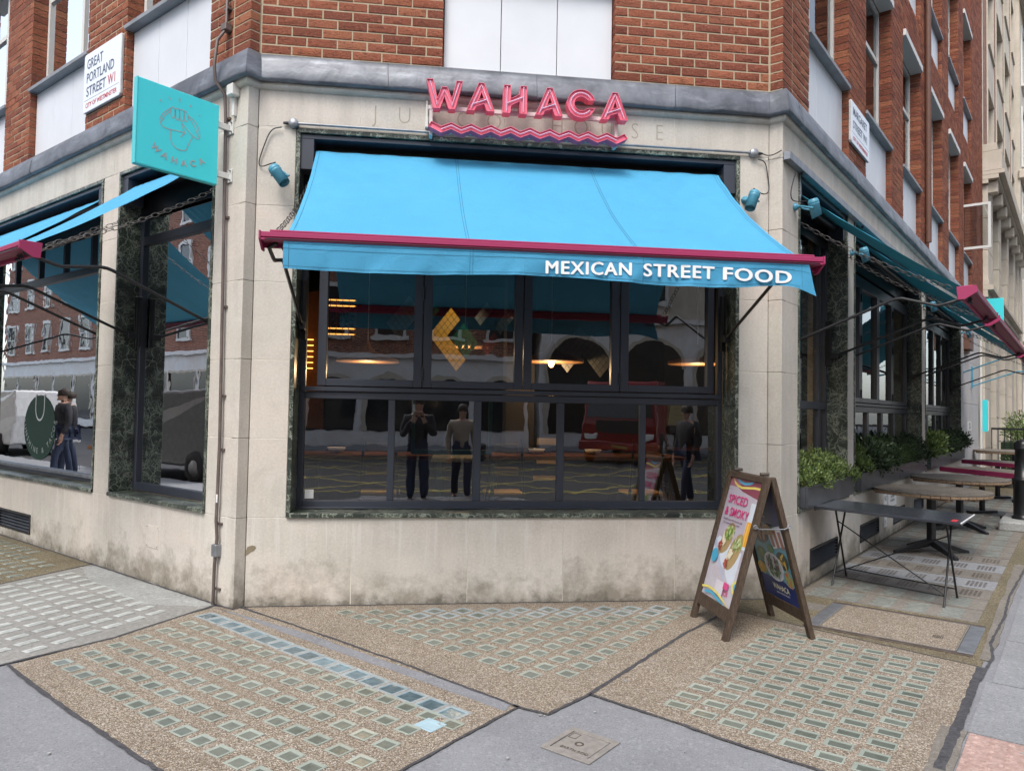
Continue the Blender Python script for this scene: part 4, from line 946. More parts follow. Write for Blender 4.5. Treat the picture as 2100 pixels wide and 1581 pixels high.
        obj('coiled_strap', f, M['black'], t, closed=False)
    if valance:
        va, vb = fab[2]-.002, fab[3]+.0; NXv, NYv = 120, 10
        def vs_(x, k):
            u = (x-va)/(vb-va); zt = zb+.0; drop = .165+.018*math.sin(u*9+.6)*math.sin(u*3.1)-.020*math.exp(-((u-.93)/.05)**2)+.045*max(0, (u-.955)/.045)**2
            z = zt-drop*k; o = oB+.048-.004*k+(.010*math.sin(u*31+2*k)+.008*math.sin(u*57+1.7+k)+.006*math.sin(u*96+4*k)+.004*math.sin(u*171+5*k))*k*(.4+.6*k)*(.95 if u > .5 else .6)
            return o, z
        vv = []
        for j in range(NYv+1):
            for i in range(NXv+1):
                x = va+(vb-va)*i/NXv; o, z = vs_(x, j/NYv); xx = x+(.05*max(0, (i/NXv-.97)/.03)*(j/NYv)); vv.append(fn(xx, o, z))
        v_ = obj('valance', MB().add(vv, [(j*(NXv+1)+i, j*(NXv+1)+i+1, (j+1)*(NXv+1)+i+1, (j+1)*(NXv+1)+i) for j in range(NYv) for i in range(NXv)], 0, 0, True), M['valm'], t, closed=False)
        s = MB()
        for k in (.12, .30, .91):
            for i in range(120):
                x = va+(vb-va)*i/120; x2 = va+(vb-va)*(i+1)/120; o, z = vs_(x, k); o2, z2 = vs_(x2, k); s.quad(fn(x, o+.002, z), fn(x2, o2+.002, z2), fn(x2, o2+.002, z2+.0022), fn(x, o+.002, z+.0022))
        for x in (va+.03, vb-.05, va+.3345*(vb-va), va+.34*(vb-va), va+.665*(vb-va)):
            for k in range(10):
                o, z = vs_(x, k/10); o2, z2 = vs_(x, (k+1)/10); s.quad(fn(x, o+.002, z), fn(x+.002, o+.002, z), fn(x+.002, o2+.002, z2), fn(x, o2+.002, z2))
        obj('stitching', s, M['stitch'], v_, closed=False)
        for word, x_, w_ in (('MEXICAN', .742, .535), ('STREET', 1.352, .46), ('FOOD', 1.865, .455)):
            tb = text_mb(word, .110, lambda x, o, z: Vector((x, o, z)), 0, .0004, res=4, offset=.0, space=1.12)
            base_v = [tuple(v) for v in tb.v]; base_f = [list(f_) for f_ in tb.f]; tb = MB()
            for kk, (ex, ez) in enumerate(((0, 0), (.0035, .002), (.0068, 0), (.0035, -.002))): tb.add([(v[0]+ex, v[1]+kk*.00012, v[2]+ez) for v in base_v], base_f)
            xm = max(v[0] for v in tb.v); xl = min(v[0] for v in tb.v); sc = w_/(xm-xl); nv = []
            for v in tb.v:
                x = x_+(v[0]-xl)*sc; o, z = vs_(x, .55); o2 = max(vs_(x, k/10)[0] for k in range(3, 9)); nv.append(tuple(fn(x, o2+.006+v[1], zb-.128+v[2]*1.0+.008*math.sin((x-va)*3.2+.4)*.6)))
            tb.v = nv; obj('lettering', tb, M['paper'], v_, closed=False)
    return t
awning(FW, 'sky blue awning with white MEXICAN STREET FOOD lettering over the middle window', (-.825, 2.40, -.80, 2.44), (-.935, 2.54), 2.445, 'awn', valance=True, arms=(-.90, 2.49), cass=(-.935, 2.527))
awning(LW, 'blue awning behind the hanging turquoise sign over the narrow window', (.50, 1.80), (.36, 1.93), 2.46, 'awn', arms=(.42, 1.86), cass=(.36, 1.92), inset=(.01, .01))
awning(LW, 'blue awning cut by the left edge of the photo over the wide shop window', (2.44, 6.04), (2.30, 6.18), 2.46, 'awn', arms=(2.36, 6.11), cass=(2.31, 6.17), inset=(.01, .01))
awning(RW, 'teal awning with its magenta board over the narrow window behind the A-board', (.44, 1.88, .40, 1.92), (.30, 2.04), 2.42, 'awn_g', arms=(.40, 1.91), cass=(.35, 1.96), inset=(.01, .01))
awning(RW, 'long teal awning above the three middle planted window bays on the right', (2.42, 6.30), (2.26, 6.48), 2.42, 'awn_g', arms=(2.38, 6.36), cass=(2.30, 6.42), inset=(.01, .01))
awning(RW, 'farthest teal awning with magenta board beyond the pink benches', (6.92, 10.88), (6.78, 11.02), 2.42, 'awn_g', arms=(6.88, 10.92), cass=(6.81, 11.0), inset=(.01, .01))

# ------------------------------------------------------------------ WAHACA shop sign
SG = thing('shop_sign', 'pink channel letters WAHACA with zigzag underline over the middle window', 'shop sign', FW(.78, 0, 3.75))
GL = {
 'W': [(.004, 3.95), (.053, 3.95), (.085, 3.803), (.119, 3.896), (.159, 3.896), (.195, 3.803), (.228, 3.948), (.273, 3.948), (.218, 3.734), (.172, 3.734), (.138, 3.831), (.106, 3.734), (.057, 3.734)],
 'A': [(.086, 3.946), (.128, 3.946), (.208, 3.736), (.151, 3.736), (.130, 3.790), (.068, 3.768), (.056, 3.736), (0, 3.736)], 'Ah': [(.108, 3.882), (.086, 3.814), (.128, 3.830)],
 'H': [(.006, 3.945), (.056, 3.945), (.058, 3.843), (.126, 3.879), (.133, 3.945), (.181, 3.945), (.182, 3.734), (.128, 3.734), (.129, 3.830), (.060, 3.794), (.055, 3.734), (0, 3.734)]}
NE = {'W': [[(.03, 3.935), (.082, 3.755), (.138, 3.872), (.196, 3.755), (.25, 3.935)]], 'A': [[(.030, 3.748), (.107, 3.932), (.182, 3.748)], [(.045, 3.782), (.152, 3.824)]], 'H': [[(.031, 3.935), (.028, 3.746)], [(.157, 3.935), (.155, 3.746)], [(.030, 3.806), (.157, 3.862)]]}
def channel_letter(outline, hole, dx, neon, name='letter', o0=.115, o1=.20):
    cu = bpy.data.curves.new('c', 'CURVE'); cu.dimensions = '2D'; cu.fill_mode = 'BOTH'
    for pl in [outline]+([hole] if hole else []):
        sp = cu.splines.new('POLY'); sp.points.add(len(pl)-1)
        for i, p in enumerate(pl): sp.points[i].co = (p[0], p[1], 0, 1)
        sp.use_cyclic_u = True
    cu.extrude = (o1-.012-o0)/2; ob = bpy.data.objects.new('c', cu); COL.objects.link(ob); bpy.context.view_layer.update()
    me = bpy.data.meshes.new_from_object(ob.evaluated_get(bpy.context.evaluated_depsgraph_get()))
    mb = MB()
    for p in me.polygons:
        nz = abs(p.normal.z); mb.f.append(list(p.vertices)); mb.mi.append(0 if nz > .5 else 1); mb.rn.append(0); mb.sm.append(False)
    mb.v = [tuple(FW(v.co.x+dx, (o0+o1-.012)/2+v.co.z, v.co.y)) for v in me.vertices]
    bpy.data.objects.remove(ob); bpy.data.meshes.remove(me); bpy.data.curves.remove(cu)
    # raised rim round the face
    for pl in [outline]+([hole] if hole else []):
        n = len(pl)
        for i in range(n):
            a, b = pl[i], pl[(i+1) % n]
            l = math.hypot(b[0]-a[0], b[1]-a[1]) or 1; nx, nz = -(b[1]-a[1])/l*.0018, (b[0]-a[0])/l*.0018
            q4 = [(a[0]-nx, a[1]-nz), (b[0]-nx, b[1]-nz), (b[0]+nx, b[1]+nz), (a[0]+nx, a[1]+nz)]
            vs = [FW(x+dx, o, z) for o in (o0, o1) for x, z in q4]; mb.add(vs, [(0, 1, 2, 3), (4, 7, 6, 5), (0, 4, 5, 1), (1, 5, 6, 2), (2, 6, 7, 3), (3, 7, 4, 0)], 0)
    L = obj(name, mb, [M['pink'], M['pinks']], SG, closed=False)
    f = MB()
    for ln in neon: f.tube([FW(x+dx, o1-.002, z) for x, z in ln], .0048, 6)
    obj('neon_tube', f, M['tube'], L); return L
channel_letter(GL['W'], None, 0, NE['W']); channel_letter(GL['A'], GL['Ah'], .309, NE['A']); channel_letter(GL['H'], None, .582, NE['H']); channel_letter(GL['A'], GL['Ah'], .833, NE['A'])
def arc(cx, cz, r, a0, a1, n=22): return [(cx+r*math.cos(R_(a0+(a1-a0)*k/n)), cz+r*math.sin(R_(a0+(a1-a0)*k/n))) for k in range(n+1)]
cx, cz = 1.187, 3.844
channel_letter(arc(cx, cz, .109, 17, 343)+[(1.251, 3.811)]+arc(cx, cz, .056, 325, 40)[1:-1]+[(1.244, 3.872)], None, 0, [arc(cx, cz, .083, 32, 325)])
channel_letter(GL['A'], GL['Ah'], 1.345, NE['A'])
zt = []; zbm = []
xs_ = [.045]+[.119+.0749*k for k in range(19)]+[1.530]
for k, x in enumerate(xs_):
    up_ = k % 2 == 0; zt.append((x, 3.629 if up_ else 3.596)); 
zt[-1] = (1.530, 3.629)
low_ = [(x+(0 if 0 < i < len(xs_)-1 else (-.021 if i == 0 else .024)), z-.047 if 0 < i < len(xs_)-1 else 3.594) for i, (x, z) in enumerate(zt)]
channel_letter(zt+low_[::-1], None, 0, [[(x, z-.022) for x, z in zt[1:-1]]], 'zigzag')
f = MB(); f.box(FW, .02, 1.50, .085, .113, 3.755, 3.786); f.box(FW, .03, .055, .02, .11, 3.56, 3.786); f.box(FW, 1.475, 1.50, .02, .11, 3.56, 3.786); f.box(FW, .06, 1.46, .085, .112, 3.585, 3.60); obj('rail', f, M['whitep'], SG, bevel=.002)
f = MB(); f.box(FW, .0, .022, .0, .05, 3.64, 3.72); f.box(FW, 1.50, 1.52, .0, .05, 3.64, 3.72); f.box(FW, .002, .018, .004, .02, 3.72, 3.86); obj('bracket', f, M['whitep'], SG, bevel=.002)

# ------------------------------------------------------------------ turquoise blade sign
BS = thing('hanging_sign', 'square turquoise projecting sign with taco in hand emblem and WAHACA', 'hanging sign', LW(.12, .4, 3.42))
def BF(o, n, z):   # o = distance from wall, n = thickness direction towards the viewer's side
    p = LW(.12, o, z); return Vector((p.x+Q*n, p.y-Q*n, z))
obj('panel', MB().box(BF, .108, .708, -.045, 0, 3.128, 3.722), M['teal'], BS, bevel=.003)
f = MB(); f.box(BF, .706, .712, -.047, .002, 3.126, 3.724); f.box(BF, .108, .706, -.048, .002, 3.122, 3.128); obj('edge_trim', f, M['teal_s'], BS)
def OF(x, o, z): return BF(x, o, z)
art = MB(); A_ = dict(
 taco=[(.552, 3.472), (.531, 3.525), (.475, 3.578)], taco2=[(.345, 3.564), (.301, 3.548), (.269, 3.511), (.252, 3.446), (.26, 3.416), (.306, 3.426), (.378, 3.485), (.396, 3.5), (.388, 3.47), (.364, 3.431)], taco3=[(.552, 3.472), (.542, 3.440), (.522, 3.424), (.473, 3.424), (.394, 3.434), (.364, 3.431), (.385, 3.412), (.399, 3.394)],
 inner=[(.54, 3.453), (.525, 3.504), (.477, 3.557)], inner2=[(.35, 3.556), (.313, 3.527), (.284, 3.483), (.274, 3.449), (.254, 3.433)],
 f1=[(.475, 3.578), (.475, 3.53), (.455, 3.505), (.442, 3.531), (.443, 3.577)], f2=[(.443, 3.577), (.440, 3.52), (.424, 3.503), (.411, 3.52), (.411, 3.588)], f3=[(.411, 3.588), (.408, 3.52), (.392, 3.505), (.379, 3.52), (.378, 3.59)], f4=[(.378, 3.59), (.374, 3.52), (.36, 3.512), (.348, 3.538), (.345, 3.564)],
 top=[(.475, 3.578), (.460, 3.594), (.443, 3.578), (.426, 3.596), (.411, 3.584), (.393, 3.598), (.378, 3.586), (.362, 3.594), (.345, 3.564)], wrist=[(.473, 3.426), (.470, 3.340), (.430, 3.302), (.390, 3.298), (.351, 3.309), (.343, 3.347), (.309, 3.422)])
for k, p in A_.items(): ribbon(art, smooth_pts(p, 3), .0062, OF, .0015)
for a, b in (((.554, 3.614), (.540, 3.598)), ((.492, 3.653), (.480, 3.635)), ((.414, 3.672), (.413, 3.645)), ((.329, 3.651), (.331, 3.632)), ((.266, 3.596), (.256, 3.592))): ribbon(art, [a, b], .009, OF, .0018)
for x, z in ((.505, 3.52), (.49, 3.49), (.52, 3.478), (.46, 3.462), (.32, 3.47), (.38, 3.46)): ribbon(art, [(x, z), (x-.004, z)], .004, OF, .0018)
obj('emblem', art, M['engr'], BS, closed=False)
for ch, (x, z), an in zip('WAHACA', [(.572, 3.262), (.508, 3.228), (.440, 3.212), (.368, 3.212), (.300, 3.228), (.236, 3.262)], (-38, -20, -6, 6, 20, 38)):
    tb = text_mb(ch, .062, lambda a, o, b: Vector((a, o, b)), 0, .0008, align='CENTER', offset=.0022); ca_, sa_ = math.cos(R_(an)), math.sin(R_(an))
    tb.v = [tuple(BF(x-(v[0]*ca_-(v[2]-.02)*sa_), .0012+v[1], z+(v[0]*sa_+(v[2]-.02)*ca_))) for v in tb.v]; obj('letter', tb, M['engr'], BS, closed=False)
for z in (3.585, 3.215):
    f = MB(); f.box(BF, .012, .11, -.04, -.008, z-.022, z+.022); b_ = obj('bracket', f, M['whitep'], BS, bevel=.002)
    f = MB(); f.box(BF, .0, .012, -.075, .03, z-.05, z+.05); obj('wall_plate', f, M['whitep'], b_, bevel=.002)
    f = MB()
    for dn in (-.06, .016):
        for dz in (-.035, .035): f.tube([BF(.01, dn, z+dz), BF(.024, dn, z+dz)], .007, 6)
    obj('bolt', f, M['galv'], b_)

# ------------------------------------------------------------------ street name plates
def nameplate(fn, s0, s1, z0, z1, lines, label, right=True, mirror=False):
    t = thing('street_nameplate', label, 'street sign', fn((s0+s1)/2, .01, (z0+z1)/2))
    f = MB(); c = .02; P = [(s0+c, z0), (s1-c, z0), (s1, z0+c), (s1, z1-c), (s1-c, z1), (s0+c, z1), (s0, z1-c), (s0, z0+c)]
    f.prism(fn, P, .003, .026); obj('rim', f, M['plate_e'], t, bevel=.003)
    P2 = [(a+(.006 if a < (s0+s1)/2 else -.006), z+(.006 if z < (z0+z1)/2 else -.006)) for a, z in P]; pl = obj('plate', MB().prism(fn, P2, .024, .0285), M['plate'], t)
    sg = -1 if mirror else 1; x00 = s1 if mirror else s0
    for txt, dx, z, size, mt, w in lines:
        tb = text_mb(txt, size, lambda a, o, b: Vector((a, o, b)), 0, .0006, offset=.001); xl = min(v[0] for v in tb.v); xm = max(v[0] for v in tb.v); sc = w/(xm-xl)
        tb.v = [tuple(fn(x00+sg*(dx+(v[0]-xl)*sc), .0292+v[1], z0+z+v[2])) for v in tb.v]; obj('lettering', tb, M[mt], pl, closed=False)
    obj('rule', MB().box(fn, s0+.03, s1-.03, .0285, .0292, z0+.118, z0+.121), M['ink'], pl)
nameplate(LW, 1.955, 2.745, 4.30, 4.885, [('GREAT', .07, .425, .135, 'ink', .34), ('PORTLAND', .07, .29, .135, 'ink', .58), ('STREET', .07, .155, .135, 'ink', .42), ('W1', .53, .155, .135, 'redink', .15), ('CITY OF WESTMINSTER', .06, .045, .062, 'redink', .66)],
          'white plate reading GREAT PORTLAND STREET W1 on the brick pier', mirror=True)
nameplate(RW, 2.02, 2.85, 4.345, 4.80, [('MARGARET', .08, .31, .12, 'ink', .62), ('STREET W1', .08, .17, .12, 'ink', .62), ('CITY OF WESTMINSTER', .08, .045, .055, 'redink', .66)],
          'white plate reading MARGARET STREET W1 on the right-hand pier')

# ------------------------------------------------------------------ lamps, cables and conduit
def spot(fn, s, z, label, tilt=(.25, .45), mount_o=.0, cable=None, lens=False):
    t = thing('spotlight', label, 'wall spotlight', fn(s, 0, z+.06), 'blue wall spotlights')
    c = fn(s, .14+mount_o, z); d = (fn(s+tilt[0], .14+mount_o+tilt[1]*.3, z-1)-c).normalized()
    R = .042; L = .155; prof = [(R*.72, -.09), (R*.95, -.082), (R, -.07), (R*1.06, -.066), (R*1.06, -.058), (R, -.054), (R*1.06, -.05), (R*1.06, -.04), (R, -.036), (R, L-.09), (R*.93, L-.09), (R*.9, L-.11), (R*.85, L-.115)]
    mb = MB(); mb.lathe(c, d, prof, 20)
    # slanted hood: shear the mouth ring
    sd = (fn(s, .3, z)-fn(s, 0, z)).normalized()
    mb.v = [tuple(Vector(v)+d*(max(0, (Vector(v)-c).dot(d)-.03)*((Vector(v)-c).dot(sd)/R)*-.28)) for v in mb.v]
    sh = obj('shade', mb, M['lblue'], t, closed=False)
    f = MB(); f.tube([c-d*.0+Vector(sd)*-.0+(fn(s+.055, .14+mount_o, z)-c), fn(s+.055, .07, z+.03), fn(s, .04, z+.04), fn(s-.055, .07, z+.03), fn(s-.055, .14+mount_o, z)], .008, 6); f.lathe(fn(s, .0, z+.045), fn(s, 1, 0)-fn(s, 0, 0), [(.032, 0), (.032, .018), (.02, .03), (.01, .045)], 12)
    obj('bracket', f, M['lblue'], t)
    if lens: f = MB(); f.lathe(c+d*(L-.105), d, [(R*.8, 0), (R*.8, .004)], 16); obj('lens', f, M['yel'], t)
    if cable: obj('cable', MB().tube([fn(*p) for p in cable], .0045, 6), M['cable'], t)
    return t
def crv(p, k=3):
    for _ in range(k):
        q = [p[0]]
        for a, b in zip(p, p[1:]): q += [tuple(x*.75+y*.25 for x, y in zip(a, b)), tuple(x*.25+y*.75 for x, y in zip(a, b))]
        p = q+[p[-1]]
    return p
spot(FW, -1.055, 3.17, 'blue spotlight on the stone left of the middle awning', (.75, .2), cable=crv([(-1.07, .03, 3.575), (-1.15, .02, 3.56), (-1.20, .02, 3.42), (-1.235, .015, 3.30), (-1.215, .02, 3.265), (-1.13, .05, 3.29), (-1.09, .12, 3.275)]))
spot(FW, 2.60, 3.18, 'blue spotlight on the stone right of the middle awning', (-.35, .2), cable=crv([(2.70, .03, 3.56), (2.77, .02, 3.55), (2.79, .02, 3.42), (2.80, .03, 3.30), (2.74, .05, 3.26), (2.62, .12, 3.29)]))
spot(RW, .20, 3.19, 'blue spotlight sticking out beside the first right-hand awning', (.34, .5), .03, cable=crv([(.09, .05, 3.50), (.07, .03, 3.42), (.0, .03, 3.30), (.05, .03, 3.24), (.2, .10, 3.27)]))
spot(RW, 2.13, 3.15, 'blue and amber lamps on the stone pier before the long awning', (.3, .6), lens=True)
spot(RW, 6.62, 3.16, 'small blue lamp on the second right-hand stone pier', (.3, .6), lens=True)
spot(RW, 11.08, 3.16, 'small turquoise lamp at the far end of the dark windows', (.3, .6), lens=True)
CT = thing('cable_conduit', 'thin grey steel conduit with round boxes running above the middle window', 'conduit', FW(.8, 0, 3.6))
obj('tube', MB().tube([FW(-.96, .025, 3.612), FW(.8, .025, 3.610), FW(2.63, .025, 3.612)], .0105, 8), M['galv'], CT)
for x in (-.985, 2.665):
    f = MB(); f.lathe(FW(x, 0, 3.612), (0, -1, 0), [(.036, 0), (.036, .035), (.033, .04), (.032, .042), (.0, .043)], 20); obj('junction_box', f, M['galv'], CT)
    f = MB(); sx = -1 if x < 0 else 1; f.tube([FW(x+sx*.034, .02, 3.612), FW(x+sx*.05, .02, 3.612), FW(x+sx*.075, .02, 3.612)], [.012, .014, .009], 8); obj('gland', f, M['cable'], CT)
obj('cable', MB().tube([FW(*p) for p in crv([(2.74, .02, 3.612), (2.79, .025, 3.595), (2.83, .06, 3.60), (2.872, .09, 3.625)])], .0045, 6), M['cable'], CT)
tr = thing('cable_trunking', 'square grey metal trunking on the stone above the right-hand awnings', 'trunking', RW(5, 0, 3.6))
for a, b in ((-.10, 1.9), (1.905, 3.9), (3.905, 5.9), (5.905, 7.9), (7.905, 10.9)): obj('channel', MB().box(RW, a, b, .004, .060, 3.552, 3.618), M['galv'], tr, bevel=.003)
for s in (.30, 2.5): obj('gland', MB().tube([RW(s, .035, 3.55), RW(s, .035, 3.53)], .014, 8), M['cable'], tr)
# brown conduit running down the left-hand pier
PP = thing('brown_conduit', 'thin brown service pipe running down the stone pier under the hanging sign', 'pipe', LW(.12, 0, .05))
obj('pipe', MB().tube([LW(.195, .03, 6.8), LW(.19, .03, 4.36), LW(.19, .10, 4.25), LW(.19, .12, 4.05), LW(.185, .11, 3.93), LW(.165, .04, 3.84), LW(.16, .03, 3.64), LW(.13, .03, 2.4), LW(.105, .03, 1.2), LW(.12, .03, .62), LW(.10, .03, .5), LW(.125, .03, .30), LW(.13, .03, .0)], .0125, 8), M['conduit'], PP)
for z in (4.52, 3.66, 2.90, 2.22, 1.55, 1.15, .60, .12):
    s = .195 if z > 4 else .105+max(0, z-1.2)*.022; obj('clip', MB().box(LW, s-.03, s+.03, 0, .018 if z < 4 else .035, z-.008, z+.008), M['conduit'], PP)
obj('joint_box', MB().box(LW, .155, .225, .0, .06, 4.34, 4.40), M['conduit'], PP, bevel=.006)
obj('switch_box', MB().box(LW, .085, .145, .0, .05, .36, .45), M['galv'], PP, bevel=.004)
jb = thing('junction_box', 'small pale cable box tucked under the lead at the left-hand pier', 'cable box', LW(.06, 0, 3.82))
obj('box', MB().box(LW, .02, .10, .0, .07, 3.80, 3.89), M['whitep'], jb, bevel=.008); obj('duct', MB().box(LW, .055, .085, .0, .03, 3.66, 3.80), M['whitep'], jb, bevel=.003)
tag(obj('sticker', MB().box(LW, .088, .108, .043, .045, .76, .82), M['paper']), 'small white sticker on the brown service pipe', 'sticker')
wc = tag(obj('window_card', MB().box(FW, -.872, -.805, -.2650, -.2640, .765, .835), M['paper']), 'small blank white card in the lower left corner of the middle window', 'card')
# faint repaired patches in the left-hand stone
ap = thing('access_plate', 'faint square metal plate let into the stone below the narrow window', 'access plate', LW(1.13, 0, .38)); obj('plate', MB().box(LW, 1.03, 1.235, -.02, .0035, .29, .475), M['stone'], ap, bevel=.002)
f = MB()
for a in (1.045, 1.22):
    for z in (.305, .46): f.tube([LW(a, .002, z), LW(a, .006, z)], .004, 6)
obj('screw', f, M['iron'], ap)
rp_ = MB(); rp_.prism(FW, [(-1.246, .40), (-1.235, .44), (-1.20, .452), (-1.178, .445), (-1.172, .43), (-1.19, .41), (-1.205, .405), (-1.245, .375)], -.001, .0018); tag(obj('stone_patch', rp_, flat('brown_filler', (.22, .18, .12), .9)), 'small brown filler patch on the stone near the left corner of the middle wall', 'stone patch')
# little signs low on the right-hand wall
def wall_notice(s0, s1, z0, z1, lines, label, cat='notice'):
    t = thing('wall_notice', label, cat, RW((s0+s1)/2, 0, z0)); b_ = obj('board', MB().box(RW, s0, s1, .001, .008, z0, z1), M['paper'], t, bevel=.001)
    for txt, z, size in lines:
        tb = text_mb(txt, size, lambda a, o, b: RW(a, o, b), .0085, .0005, align='CENTER'); sh = RW((s0+s1)/2, 0, z)-RW(0, 0, 0); tb.v = [(v[0]+sh.x, v[1]+sh.y, v[2]+sh.z) for v in tb.v]; obj('lettering', tb, M['ink'], b_, closed=False)
wall_notice(3.74, 3.93, .36, .60, [('NO', .46, .09)], 'white notice reading NO on the stone behind the first round table')
wall_notice(4.0, 4.5, .36, .60, [('LADIES AND', .52, .04), ('GENTLEMEN', .47, .04), ('NO SMOKING', .42, .04)], 'wider white notice with three lines beside the first notice')
wall_notice(3.76, 3.92, .14, .27, [('TC', .18, .06)], 'small white hydrant notice low on the stone under the tables')
ns = thing('no_smoking_sign', 'small white no smoking sign on the pale painted wall', 'sign', RW(12.4, 0, 1.3)); b_ = obj('board', MB().box(RW, 12.15, 12.75, .0, .01, 1.22, 1.42), M['paper'], ns)
f = MB(); ribbon(f, [(12.45+.14*math.cos(k*.52), 1.325+.055*math.sin(k*.52)) for k in range(13)], .02, RW, .0115); ribbon(f, [(12.36, 1.36), (12.54, 1.29)], .015, RW, .0118); obj('symbol', f, M['ink'], b_, closed=False)

# ------------------------------------------------------------------ A-board
AB = thing('a_board', 'wooden A-board advertising SPICED & SMOKY tacos on the pavement', 'A-board', (2.31, -.74, 0))
# frame axes: x from near (2.0) face to far face (2.62), y along the board
Y0, Y1 = -.445, -1.055; ZT = 1.075
def leafF(side):
    bx = 2.008 if side == 0 else 2.618; tx = 2.300 if side == 0 else 2.330
    sg = -1 if side == 0 else 1
    def fn(y, o, z):      # y across, o outward, z along the slope in metres from the foot
        t = z/1.115; x = bx+(tx-bx)*t; zz = ZT*t; n = Vector((sg*ZT, 0, (tx-bx)*(-sg)*1.0)).normalized() if False else Vector((sg*ZT, 0, abs(tx-bx))).normalized()
        return Vector((x, y, zz))+n*o
    return fn
for side in (0, 1):
    fn = leafF(side)
    for y0, y1, nm in ((Y0-.052, Y0, 'stile'), (Y1, Y1+.052, 'stile')):
        obj(nm, MB().box(fn, y0, y1, -.022, .014, 0.0, 1.105), M['bwood'], AB, bevel=.004)
    obj('rail', MB().box(fn, Y1+.053, Y0-.053, -.02, .010, .115, .20), M['bwood'], AB, bevel=.003)
    obj('rail', MB().box(fn, Y1+.053, Y0-.053, -.02, .011, 1.06, 1.10), M['bwood'], AB, bevel=.003)
    obj('board', MB().box(fn, Y1+.05, Y0-.05, -.012, -.006, .20, 1.06), M['bwood'], AB)
A0, A1 = Y0-.053, Y1+.053; PW = A0-A1; PH = .86
def pfn(side):
    fn = leafF(side)
    if side == 0: return lambda u, o, v: fn(A0-u*PW, -.005+o, .20+v*PH)     # u from the viewer's left
    return lambda u, o, v: fn(A0-u*PW, -.0125-o, .20+v*PH)      # printed on the inner face
def ell(cx, cy, rx, ry, n=20, rot=0, j=0): return [(cx+(rx*math.cos(a)*math.cos(rot)-ry*math.sin(a)*math.sin(rot)*1)*(1+jit(j)), cy+(rx*math.cos(a)*math.sin(rot)+ry*math.sin(a)*math.cos(rot))*(1+jit(j))) for a in [2*math.pi*k/n for k in range(n)]]
pm = {}
def pmat(c, r=.35):
    k = tuple(c)
    if k not in pm: pm[k] = flat('poster_ink_%d' % len(pm), c, r, 0, .06, 18)
    return pm[k]
def poster(side, layers, texts, name='poster'):
    fn = pfn(side); cols = []; mb = MB()
    for li, (pl, c) in enumerate(layers):
        m_ = pmat(c)
        if m_ not in cols: cols.append(m_)
        mb.add([fn(min(1, max(0, u)), .0004+li*.00004, min(1, max(0, v))) for u, v in pl], [tuple(range(len(pl)))], cols.index(m_))
    p = obj(name, mb, cols, AB, closed=False)
    for txt, u, v, size, c, w, sh in texts:
        tb = text_mb(txt, size, lambda a, o, b: Vector((a, o, b)), 0, .0003, offset=.0009*(size/.06)); xl = min(q[0] for q in tb.v); xm = max(q[0] for q in tb.v); sc = w/(xm-xl)
        tb.v = [tuple(fn(u+(q[0]-xl)*sc, .0055+q[1]*.2, v+q[2]/PH+sh*(q[0]-xl)*sc)) for q in tb.v]; obj('lettering', tb, pmat(c), p, closed=False)
    return p
LAV = (.44, .40, .47); lay = [([(0, 0), (1, 0), (1, 1), (0, 1)], LAV), ([(0, .0), (1, 0), (1, .30), (0, .42)], (.50, .48, .54)), ([(.0, 1), (1, 1), (1, .86), (.45, .90), (0, .97)], (.22, .04, .07)), ([(0, .93), (.35, .93), (.30, 1), (0, 1)], (.35, .12, .17))]
def band_(pts, w, c): 
    up_ = [(x, y+w/2) for x, y in pts]; dn = [(x, y-w/2) for x, y in pts]; return (up_+dn[::-1], c)
cv = [(.08, 1.0), (.14, .965), (.25, .94), (.4, .93), (.6, .94), (.78, .95), (.95, .95)]
lay += [band_(cv, .018, (.72, .62, .14)), band_([(.22, .995), (.32, .975), (.45, .965), (.6, .975), (.7, .99)], .022, (.08, .36, .55))]
lay += [([(.80, .83), (.97, .83), (.95, .46), (.80, .46)], (.60, .66, .74)), ([(.81, .68), (.955, .68), (.945, .485), (.80, .485)], (.72, .34, .03)), ([(.84, .67), (.88, .67), (.87, .49), (.84, .49)], (.82, .48, .08))]
# tray and two tacos
lay += [([(.02, .46), (.10, .50), (.88, .43), (.86, .18), (.74, .15), (.52, .25), (.0, .37)], (.60, .66, .76)), ([(.0, .42), (.30, .27), (.55, .17), (.58, .20), (.30, .32), (.02, .48)], (.42, .48, .62)), ([(.12, .41), (.22, .34), (.42, .47), (.30, .50)], (.38, .38, .36)), ([(.42, .33), (.55, .24), (.82, .40), (.80, .44), (.5, .38)], (.66, .70, .78))]
lay += [(ell(.35, .50, .19, .115, 18, .5, .04), (.36, .26, .12)), (ell(.66, .42, .21, .125, 18, .6, .04), (.38, .27, .12))]
GR = [(.12, .26, .03), (.30, .42, .10), (.46, .55, .22), (.08, .18, .02), (.60, .62, .42)]
for k in range(110):
    cxx, cyy = ((.40, .545) if k % 2 else (.72, .475)); a = rnd.uniform(0, 6.28); r = math.sqrt(rnd.random()); lay.append((ell(cxx+.125*r*math.cos(a), cyy+.062*r*math.sin(a), rnd.uniform(.012, .035), rnd.uniform(.006, .016), 7, rnd.uniform(0, 3), .1), rnd.choice(GR)))
for k in range(16):
    cxx, cyy = ((.28, .485) if k % 2 else (.57, .395)); lay.append((ell(cxx+jit(.05), cyy+jit(.03), .045, .016, 9, rnd.uniform(0, 1.5), .1), (.72, .66, .48)))
